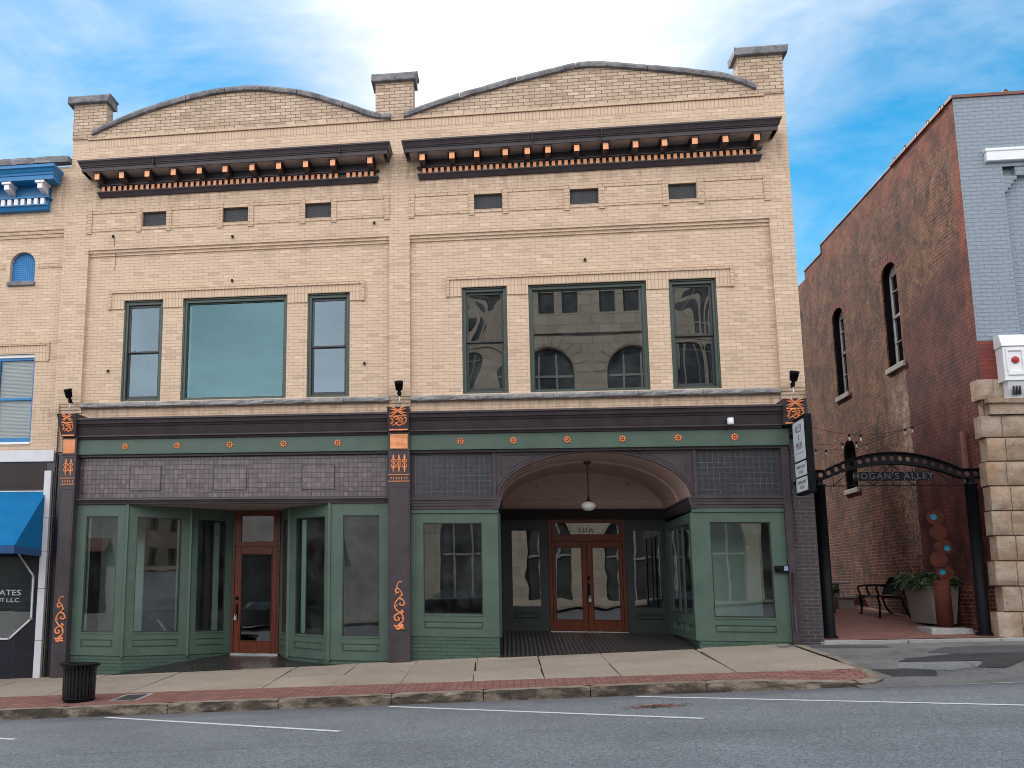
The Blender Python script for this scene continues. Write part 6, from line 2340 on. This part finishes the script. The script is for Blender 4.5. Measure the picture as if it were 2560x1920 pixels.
for k, (dx, dz, yaw, hx, hz, cy_) in enumerate(((9.79, 2.685, -12, -0.03, 0.02, 1), (9.815, 2.42, -8, 0, 0, 0), (9.88, 2.155, -10, 0.055, -0.02, 1), (9.785, 1.925, -22, 0, 0, 0), (9.865, 1.69, -8, -0.04, 0.01, 1))):
    a = R(yaw)
    U = Vector((math.cos(a), math.sin(a), 0))
    Nn = Vector((math.sin(a), -math.cos(a), 0))
    c = Vector((dx - 0.02, 0.98, dz))
    q = MB()
    r, th_, N_ = 0.14, 0.045, 36
    P = lambda rr, aa, off: c + U * (rr * math.cos(aa)) + Vector((0, 0, 1)) * (rr * math.sin(aa)) + Nn * off
    q.poly([P(r, 2 * math.pi * j / N_, -th_) for j in range(N_)])
    hc = Vector((hx, 0, hz))
    H = lambda rr, aa, off: c + U * (hx + rr * math.cos(aa)) + Vector((0, 0, 1)) * (hz + rr * math.sin(aa)) + Nn * off
    for j in range(N_):
        a0, a1 = 2 * math.pi * j / N_, 2 * math.pi * (j + 1) / N_
        q.quad(P(r, a0, -th_), P(r, a1, -th_), P(r, a1, th_), P(r, a0, th_))
        if cy_:
            q.quad(P(r, a0, th_), P(r, a1, th_), H(0.058, a1, th_), H(0.058, a0, th_))
            q.quad(H(0.058, a0, th_), H(0.058, a1, th_), H(0.058, a1, th_ - 0.03), H(0.058, a0, th_ - 0.03))
    if not cy_:
        q.poly([P(r, 2 * math.pi * j / N_, th_) for j in range(N_)])
    dd = q.build('disc', 'rust', t)
    if cy_:
        q = MB()
        q.poly([H(0.059, 2 * math.pi * j / N_, th_ - 0.028) for j in range(N_)])
        q.build('glass_centre', 'cyan', dd)
q = MB()
q.box(9.81, 9.87, 0.95, 1.0, 1.2, 1.66)
q.build('stem', 'rust', t)

# planter with ferns
px0, px1, py0, py1 = 9.80, 10.32, 1.62, 2.85
t = thing('concrete_planter', (10.05, 2.2, 0.7), 'large tapered grey concrete planter behind the disc sculpture', 'planter')
q = MB()
zb, ztp = 0.755, 1.46
ins = 0.07
B4 = [(px0 + ins, py0 + ins, zb), (px1 - ins, py0 + ins, zb), (px1 - ins, py1 - ins, zb), (px0 + ins, py1 - ins, zb)]
T4 = [(px0, py0, ztp), (px1, py0, ztp), (px1, py1, ztp), (px0, py1, ztp)]
I4 = [(px0 + 0.06, py0 + 0.06, ztp), (px1 - 0.06, py0 + 0.06, ztp), (px1 - 0.06, py1 - 0.06, ztp), (px0 + 0.06, py1 - 0.06, ztp)]
J4 = [(x, y, ztp - 0.08) for x, y, z in I4]
for k in range(4):
    k2 = (k + 1) % 4
    q.quad(B4[k], B4[k2], T4[k2], T4[k])
    q.quad(T4[k], T4[k2], I4[k2], I4[k])
    q.quad(I4[k], I4[k2], J4[k2], J4[k])
q.poly(B4)
q.build('pot', 'planterc', t, bevel=0.012)
q = MB()
q.poly([(x, y, ztp - 0.05) for x, y, z in I4])
q.build('soil', 'soil', t)
q = MB()
for x, y in ((px0 + 0.14, py0 + 0.16), (px1 - 0.14, py0 + 0.16), (px0 + 0.14, py1 - 0.16), (px1 - 0.14, py1 - 0.16)):
    q.box(x - 0.05, x + 0.05, y - 0.05, y + 0.05, alley_z(x, y) - 0.02, zb)
q.build('foot', 'dark', t)


def fern(name, cx, cy, cz, sx, sy, h, n, label, reach=0.55, seed=1, loc=None):
    rnd = random.Random(seed)
    t_ = thing(name, loc or (cx, cy, cz), label, 'plant')
    q = MB()
    for i in range(n):
        a = rnd.uniform(0, 2 * math.pi)
        bx, by = cx + rnd.uniform(-sx, sx), cy + rnd.uniform(-sy, sy)
        L = reach * rnd.uniform(0.55, 1.15)
        hh = h * rnd.uniform(0.5, 1.1)
        dx, dy = math.cos(a), math.sin(a)
        droop = rnd.uniform(0.35, 1.25)
        q.cur = 1 if rnd.random() < 0.28 else 0
        pts = []
        for k in range(12):
            s_ = k / 11
            pts.append(Vector((bx + dx * L * s_, by + dy * L * s_, cz + hh * (1.9 * s_ - (0.9 + droop) * s_ * s_))))
        for k in range(1, 12):
            p, d = pts[k], (pts[k] - pts[k - 1]).normalized()
            sd_ = d.cross(Vector((0, 0, 1)))
            if sd_.length < 1e-4:
                continue
            sd_.normalize()
            lw = 0.085 * (1 - 0.75 * k / 12) * rnd.uniform(0.8, 1.2)
            for sg in (-1, 1):
                tip = p + sd_ * sg * lw + d * 0.03 + Vector((0, 0, -0.02 + rnd.uniform(-0.015, 0.015)))
                q.quad(p - d * 0.012, p + sd_ * sg * lw * 0.5 - d * 0.008, tip, p + sd_ * sg * lw * 0.45 + d * 0.03)
    q.build('fronds', ['leaf', 'leaf2'], t_)
    q = MB()
    for i in range(10):
        x, y = cx + rnd.uniform(-sx, sx) * 0.8, cy + rnd.uniform(-sy, sy) * 0.8
        q.tube([(x, y, cz - 0.06), (x + rnd.uniform(-0.05, 0.05), y + rnd.uniform(-0.05, 0.05), cz + h * 0.5)], 0.008, 5)
    q.build('stem', 'leaf', t_)


fern('fern', 10.03, 2.25, 1.45, 0.2, 0.55, 0.36, 420, 'bushy green fern spilling over the large tapered planter', 0.44, 5)
# bench along the brick wall, slatted seat facing the alley
t = thing('park_bench', (9.92, 4.3, 0.83), 'black slatted metal bench with curved arms against the red brick wall', 'bench')
by0, by1 = 3.76, 4.88
sz = alley_z(9.9, 4.4) + 0.42
q = MB()
for k in range(26):
    y = by0 + 0.05 + (by1 - by0 - 0.1) * k / 25
    q.tube([(9.58, y, sz - 0.02), (9.62, y, sz), (9.9, y, sz - 0.015), (10.06, y, sz - 0.02)], 0.012, 5)
for x, z in ((9.585, sz - 0.02), (10.06, sz - 0.035)):
    q.tube([(x, by0, z), (x, by1, z)], 0.02, 8)
q.build('seat', 'metal', t)
q = MB()
for k in range(26):
    y = by0 + 0.05 + (by1 - by0 - 0.1) * k / 25
    q.tube([(10.08, y, sz + 0.06), (10.14, y, sz + 0.2), (10.24, y, sz + 0.37)], 0.011, 5)
q.tube([(10.25, by0, sz + 0.385), (10.25, by1, sz + 0.385)], 0.022, 8)
q.tube([(10.075, by0, sz + 0.05), (10.075, by1, sz + 0.05)], 0.018, 8)
for y in (by0, by1):
    q.tube([(10.07, y, sz + 0.03), (10.14, y, sz + 0.2), (10.25, y, sz + 0.385)], 0.02, 8)
q.build('backrest', 'metal', t)
for y in (by0, by1, (by0 + by1) / 2):
    q = MB()
    q.tube(catmull([(10.14, y, sz + 0.2), (9.9, y, sz + 0.23), (9.66, y, sz + 0.215), (9.575, y, sz + 0.17), (9.60, y, sz + 0.08), (9.62, y, sz)], 4), 0.02, 8)
    q.build('armrest', 'metal', t)
for y in (by0 + 0.01, by1 - 0.01):
    q = MB()
    q.tube([(9.60, y, sz), (9.63, y, sz - 0.2), (9.61, y, alley_z(9.6, y) + 0.01), (9.57, y, alley_z(9.6, y) + 0.01)], 0.021, 8)
    q.build('leg', 'metal', t)
    q = MB()
    q.tube([(10.06, y, sz - 0.02), (10.10, y, sz - 0.2), (10.2, y, alley_z(10.2, y) + 0.01), (10.26, y, alley_z(10.2, y) + 0.01)], 0.021, 8)
    q.build('leg', 'metal', t)


def slab_seat(name, label, x0, x1, y0, y1, z0, z1, top, ov, cat):
    t_ = thing(name, ((x0 + x1) / 2, (y0 + y1) / 2, z0), label, cat)
    q = MB()
    q.prism([(x0, y0, z0 - 0.03), (x1, y0, z0 - 0.03), (x1 + 0.02, y0, z1 - top), (x0 - 0.02, y0, z1 - top)], (0, y1 - y0, 0))
    q.build('base', 'planterc', t_, bevel=0.01)
    q = MB()
    q.box(x0 - ov, x1 + ov, y0 - ov, y1 + ov, z1 - top, z1)
    q.build('top', 'conc', t_, bevel=0.03, seg=3)


slab_seat('stone_stool', 'low grey concrete stool with rounded top left of the bench', 9.60, 9.90, 6.3, 6.6, alley_z(9.7, 6.4), 1.275, 0.08, 0.06, 'stool')
slab_seat('stone_table', 'grey concrete table with thin round-edged top behind the stool', 9.75, 9.98, 7.6, 8.1, alley_z(9.8, 7.8), 1.60, 0.07, 0.22, 'table')
t = thing('flower_pot', (9.25, 5.5, alley_z(9.25, 5.5)), 'dark round flower pot half hidden behind the left gate post', 'pot')
q = MB()
q.lathe((9.12, 5.5, alley_z(9.12, 5.5) - 0.02), [(0.14, 0.0), (0.19, 0.4), (0.2, 0.42), (0.17, 0.42), (0.16, 0.36), (0.0, 0.36)], 20)
q.build('pot', 'planterc', t)
fern('leafy_plant', 9.14, 5.5, 1.28, 0.08, 0.08, 0.32, 46, 'leafy green plant peeping out behind the left gate post', 0.26, 9)

# ------------------------------------------------------------------ street furniture
# slatted litter bin
bx, by = -4.66, -3.72
bz = walk_z(bx, by) + 0.0
t = thing('litter_bin', (bx, by, bz), 'black slatted steel litter bin with flared rim at the kerb', 'litter bin')
q = MB()
q.lathe((bx, by, bz), [(0.20, 0.03), (0.205, 0.50), (0.0, 0.5)], 28)
q.build('liner', 'dark', t)
q = MB()
for k in range(28):
    a = 2 * math.pi * k / 28
    ca, sa = math.cos(a), math.sin(a)
    w = 0.019
    pr = [(0.243, 0.045), (0.247, 0.2), (0.249, 0.40), (0.255, 0.47), (0.272, 0.52), (0.300, 0.558)]
    for (r0, z0), (r1, z1) in zip(pr[:-1], pr[1:]):
        for off in (0.0, 0.006):
            q.quad((bx + (r0 + off) * ca - w * sa, by + (r0 + off) * sa + w * ca, bz + z0), (bx + (r0 + off) * ca + w * sa, by + (r0 + off) * sa - w * ca, bz + z0),
                   (bx + (r1 + off) * ca + w * sa, by + (r1 + off) * sa - w * ca, bz + z1), (bx + (r1 + off) * ca - w * sa, by + (r1 + off) * sa + w * ca, bz + z1))
        for sg in (-1, 1):
            q.quad((bx + r0 * ca - sg * w * sa, by + r0 * sa + sg * w * ca, bz + z0), (bx + (r0 + 0.006) * ca - sg * w * sa, by + (r0 + 0.006) * sa + sg * w * ca, bz + z0),
                   (bx + (r1 + 0.006) * ca - sg * w * sa, by + (r1 + 0.006) * sa + sg * w * ca, bz + z1), (bx + r1 * ca - sg * w * sa, by + r1 * sa + sg * w * ca, bz + z1))
q.build('slats', 'binmetal', t)
q = MB()
ring = [(bx + 0.302 * math.cos(2 * math.pi * k / 40), by + 0.302 * math.sin(2 * math.pi * k / 40), bz + 0.562) for k in range(41)]
q.tube(ring, 0.016, 8, caps=False)
q.lathe((bx, by, bz), [(0.295, 0.566), (0.22, 0.575), (0.165, 0.565), (0.16, 0.545)], 36)
q.build('rim', 'metal', t)
q = MB()
for z, r in ((0.045, 0.246), (0.46, 0.246)):
    q.tube([(bx + r * math.cos(2 * math.pi * k / 40), by + r * math.sin(2 * math.pi * k / 40), bz + z) for k in range(41)], 0.013, 8, caps=False)
q.lathe((bx, by, bz), [(0.235, 0.0), (0.24, 0.03), (0.0, 0.035)], 28)
for k in range(3):
    a = k * 2.1 + 0.4
    q.lathe((bx + 0.2 * math.cos(a), by + 0.2 * math.sin(a), bz - 0.02), [(0.025, 0.0), (0.025, 0.03), (0.0, 0.03)], 8)
q.build('base', 'metal', t)

# utility cover in the brick strip
t = thing('utility_cover', (-3.85, -3.58, walk_z(-3.85, -3.58)), 'square utility cover with pale frame set in the brick paving', 'cover')
q = MB()
cx0, cx1, cy0, cy1 = -4.10, -3.62, -3.93, -3.22
P = lambda x, y, d: (x, y, walk_z(x, y) + d)
o = [P(cx0, cy0, 0.007), P(cx1, cy0, 0.007), P(cx1 + 0.02, cy1, 0.007), P(cx0 + 0.02, cy1, 0.007)]
i_ = [P(cx0 + 0.06, cy0 + 0.06, 0.007), P(cx1 - 0.06, cy0 + 0.06, 0.007), P(cx1 - 0.05, cy1 - 0.06, 0.007), P(cx0 + 0.08, cy1 - 0.06, 0.007)]
for k in range(4):
    q.quad(o[k], o[(k + 1) % 4], i_[(k + 1) % 4], i_[k])
q.build('frame', 'conc', t)
q = MB()
q.poly([(p[0], p[1], p[2] - 0.001) for p in i_])
q.build('plate', 'patch_dark', t)

# dry leaves lying in the road
q = MB()
rnd = random.Random(3)
for k in range(420):
    if k < 300:
        x, y = 3.74 + rnd.gauss(0, 0.17), -6.0 + rnd.gauss(0, 0.09)
        x += (y + 6.0) * 0.4
    else:
        x = rnd.uniform(-5.0, 6.3)
        y = KY - 0.06 - abs(rnd.gauss(0, 0.09))
    a, s_ = rnd.uniform(0, 6.28), rnd.uniform(0.010, 0.024) * (1 if k < 300 else 0.55)
    z = road_z(x, y) + 0.006 + rnd.uniform(0, 0.012)
    c, s2 = math.cos(a) * s_, math.sin(a) * s_
    tz = rnd.uniform(-0.008, 0.008)
    q.quad((x - c, y - s2, z), (x + s2 * 0.6, y - c * 0.6, z + tz), (x + c, y + s2, z + 0.004), (x - s2 * 0.6, y + c * 0.6, z - tz * 0.3 + 0.004))
lo = q.build('leaf_litter', 'dryleaf')
lo['kind'] = 'stuff'

# ------------------------------------------------------------------ far side of the street, seen only as reflections
FYB = -33.0
OB = thing('stone_building', (6, FYB - 5, 0.6), 'pale stone building with round arched windows facing the street', 'building')
BX = lambda x, k=2.75: 2 + (x - 2) * k
q = MB()
NB_ = (0, 1, 0)
holes, cents = [], []
for xc in (-0.2, 4.3, 8.6, 12.2):
    holes.append((xc - 1.35, xc + 1.35, 9.0, 13.9))
    holes.append((xc - 1.2, xc + 1.2, 0.9, 5.4))
    for dx in (-1.2, 0, 1.2):
        holes.append((xc + dx - 0.4, xc + dx + 0.4, 15.7, 18.2))
q.wall((0, FYB, 0), FX, NB_, -2.5, 14.2, -0.5, 19.4, holes, 0.5, notop=tuple(k for k, h in enumerate(holes) if h[1] - h[0] > 1.5))
for h in holes:
    if h[1] - h[0] > 2:
        q.arch((0, FYB, 0), FX, NB_, h[0], h[1], h[3] - (h[1] - h[0]) / 2, h[3], 0.5, 20)
q.quad((-2.5, FYB, -0.5), (-2.5, FYB - 12, -0.5), (-2.5, FYB - 12, 19.4), (-2.5, FYB, 19.4))
q.quad((14.2, FYB, -0.5), (14.2, FYB - 12, -0.5), (14.2, FYB - 12, 19.4), (14.2, FYB, 19.4))
q.quad((-2.5, FYB, 19.4), (14.2, FYB, 19.4), (14.2, FYB - 12, 19.4), (-2.5, FYB - 12, 19.4))
for z0, z1, p in ((14.6, 15.0, 0.2), (7.2, 7.7, 0.2), (18.6, 19.4, 0.35)):
    q.box(-2.6, 14.3, FYB + 0.003, FYB + p, z0, z1)
for xc in (-0.2, 4.3, 8.6, 12.2):
    for j in range(11):
        t0, t1 = math.pi * j / 11 + 0.008, math.pi * (j + 1) / 11 - 0.008
        e0, e1 = 1.42, 2.05
        f4 = [(xc + r_ * math.cos(tt), FYB + 0.12, 12.55 + r_ * math.sin(tt)) for r_, tt in ((e0, t0), (e1, t0), (e1, t1), (e0, t1))]
        q.prism([(a_, FYB + 0.045, c_) for a_, b_, c_ in f4], (0, -0.04, 0))
z = 7.9
while z < 19:
    q.box(-2.5, 14.2, FYB + 0.001, FYB + 0.03, z, z + 0.03) if False else None
    z += 0.6
q.build('wall', 'pale', OB)
q = MB()
q.wall((0, FYB - 0.45, 0), FX, NB_, -2.4, 14.1, 0.5, 19.0)
q.build('window', 'farglass', OB)
q = MB()
for xc in (-0.2, 4.3, 8.6, 12.2):
    for dx in (-0.45, 0.45):
        q.box(xc + dx - 0.05, xc + dx + 0.05, FYB - 0.44, FYB - 0.36, 9.0, 13.7)
        q.box(xc + dx - 0.05, xc + dx + 0.05, FYB - 0.44, FYB - 0.36, 0.9, 5.2)
    for zz_ in (10.6, 12.4, 3.2):
        q.box(xc - 1.3, xc + 1.3, FYB - 0.445, FYB - 0.37, zz_ - 0.06, zz_ + 0.06)
    for dx in (-1.2, 0, 1.2):
        q.box(xc + dx - 0.4, xc + dx + 0.4, FYB - 0.44, FYB - 0.36, 16.9, 17.0)
q.build('window_bar', 'conc', OB)
LB = thing('low_shop_row', (-14, FYB - 4, 0), 'low row of dark shopfronts with pale upper wall across the street', 'building')
q = MB()
q.wall((0, FYB + 0.5, 0), FX, NB_, -75, -2.6, -6, 6.6, [(x, x + 3.2, 0.0, 3.3) for x in (-39, -34.8, -30.6, -26.4, -22.2, -18, -13.8, -9.6)], 0.3)
q.quad((-75, FYB + 0.5, 6.6), (-2.6, FYB + 0.5, 6.6), (-2.6, FYB - 9, 6.6), (-75, FYB - 9, 6.6))
q.quad((-2.6, FYB + 0.5, -3), (-2.6, FYB - 9, -3), (-2.6, FYB - 9, 6.6), (-2.6, FYB + 0.5, 6.6))
q.build('wall', 'conc', LB)
q = MB()
q.wall((0, FYB + 0.22, 0), FX, NB_, -40, -2.7, -1, 4)
q.build('window', 'darkglass', LB)
q = MB()
for x in (-34.8, -22.2, -13.8, -9.6):
    q.prism([(x - 0.2, FYB + 0.51, 3.9), (x - 0.2, FYB + 0.51, 3.2), (x - 0.2, FYB + 1.5, 3.2)], (3.6, 0, 0))
q.build('canopy', 'terracotta', LB)


RBD = thing('terrace_building', (40, FYB - 4, 2), 'long brown brick terrace farther along the far pavement', 'building')
q = MB()
q.wall((0, FYB - 1.0, 0), FX, NB_, 16, 80, -1, 12.5, [(x, x + 1.3, z, z + 2.1) for x in range(18, 78, 3) for z in (2.6, 5.9, 9.0)], 0.3)
q.quad((16, FYB - 1, -1), (16, FYB - 12, -1), (16, FYB - 12, 12.5), (16, FYB - 1, 12.5))
q.quad((16, FYB - 1, 12.5), (80, FYB - 1, 12.5), (80, FYB - 12, 12.5), (16, FYB - 12, 12.5))
q.build('wall', 'brownwall', RBD)
q = MB()
q.wall((0, FYB - 1.28, 0), FX, NB_, 16, 80, 1, 12)
q.build('window', 'darkglass', RBD)


def parked_car(x, y, label):
    z0 = road_z(x, y)
    t_ = thing('parked_car', (x, y, z0), label, 'car', 'cars parked across the street')
    q = MB()
    side = [(-2.25, 0.35), (-2.28, 0.62), (-2.1, 0.82), (-1.15, 0.93), (1.35, 0.97), (2.15, 0.9), (2.28, 0.6), (2.22, 0.32)]
    for (sy0, sy1) in ((-0.88, 0.88),):
        q.prism([(x + a, y + sy0, z0 + b) for a, b in side], (0, sy1 - sy0, 0))
    q.build('body', 'carpaint', t_, bevel=0.08, seg=3)
    q = MB()
    A4 = [(-1.25, 0.93), (-0.45, 1.40), (0.75, 1.43), (1.7, 0.97)]
    lo_, hi_ = 0.84, 0.62
    for i in range(3):
        (a0, b0), (a1, b1) = A4[i], A4[i + 1]
        w0 = lo_ if b0 < 1.2 else hi_
        w1 = lo_ if b1 < 1.2 else hi_
        q.cur = 0 if i == 1 else 1
        q.quad((x + a0, y - w0, z0 + b0), (x + a1, y - w1, z0 + b1), (x + a1, y + w1, z0 + b1), (x + a0, y + w0, z0 + b0))
    q.cur = 1
    for sg in (-1, 1):
        q.poly([(x + a, y + sg * (lo_ if b < 1.2 else hi_), z0 + b) for a, b in A4])
    q.build('cabin', ['carpaint', 'glass_shop'], t_)
    for wx_ in (-1.4, 1.4):
        for sg in (-1, 1):
            q = MB()
            q.lathe((x + wx_, y + sg * 0.80 - 0.1, z0 + 0.32), [(0.0, 0.0), (0.32, 0.0), (0.33, 0.05), (0.33, 0.15), (0.32, 0.2), (0.2, 0.2), (0.0, 0.19)], 24, axis='Y')
            wh = q.build('wheel', 'rubber', t_)


parked_car(-0.3, -25.9, 'dark saloon car parked before the pale stone arches')
parked_car(-9.7, -25.9, 'dark saloon car parked before the low row of shops')
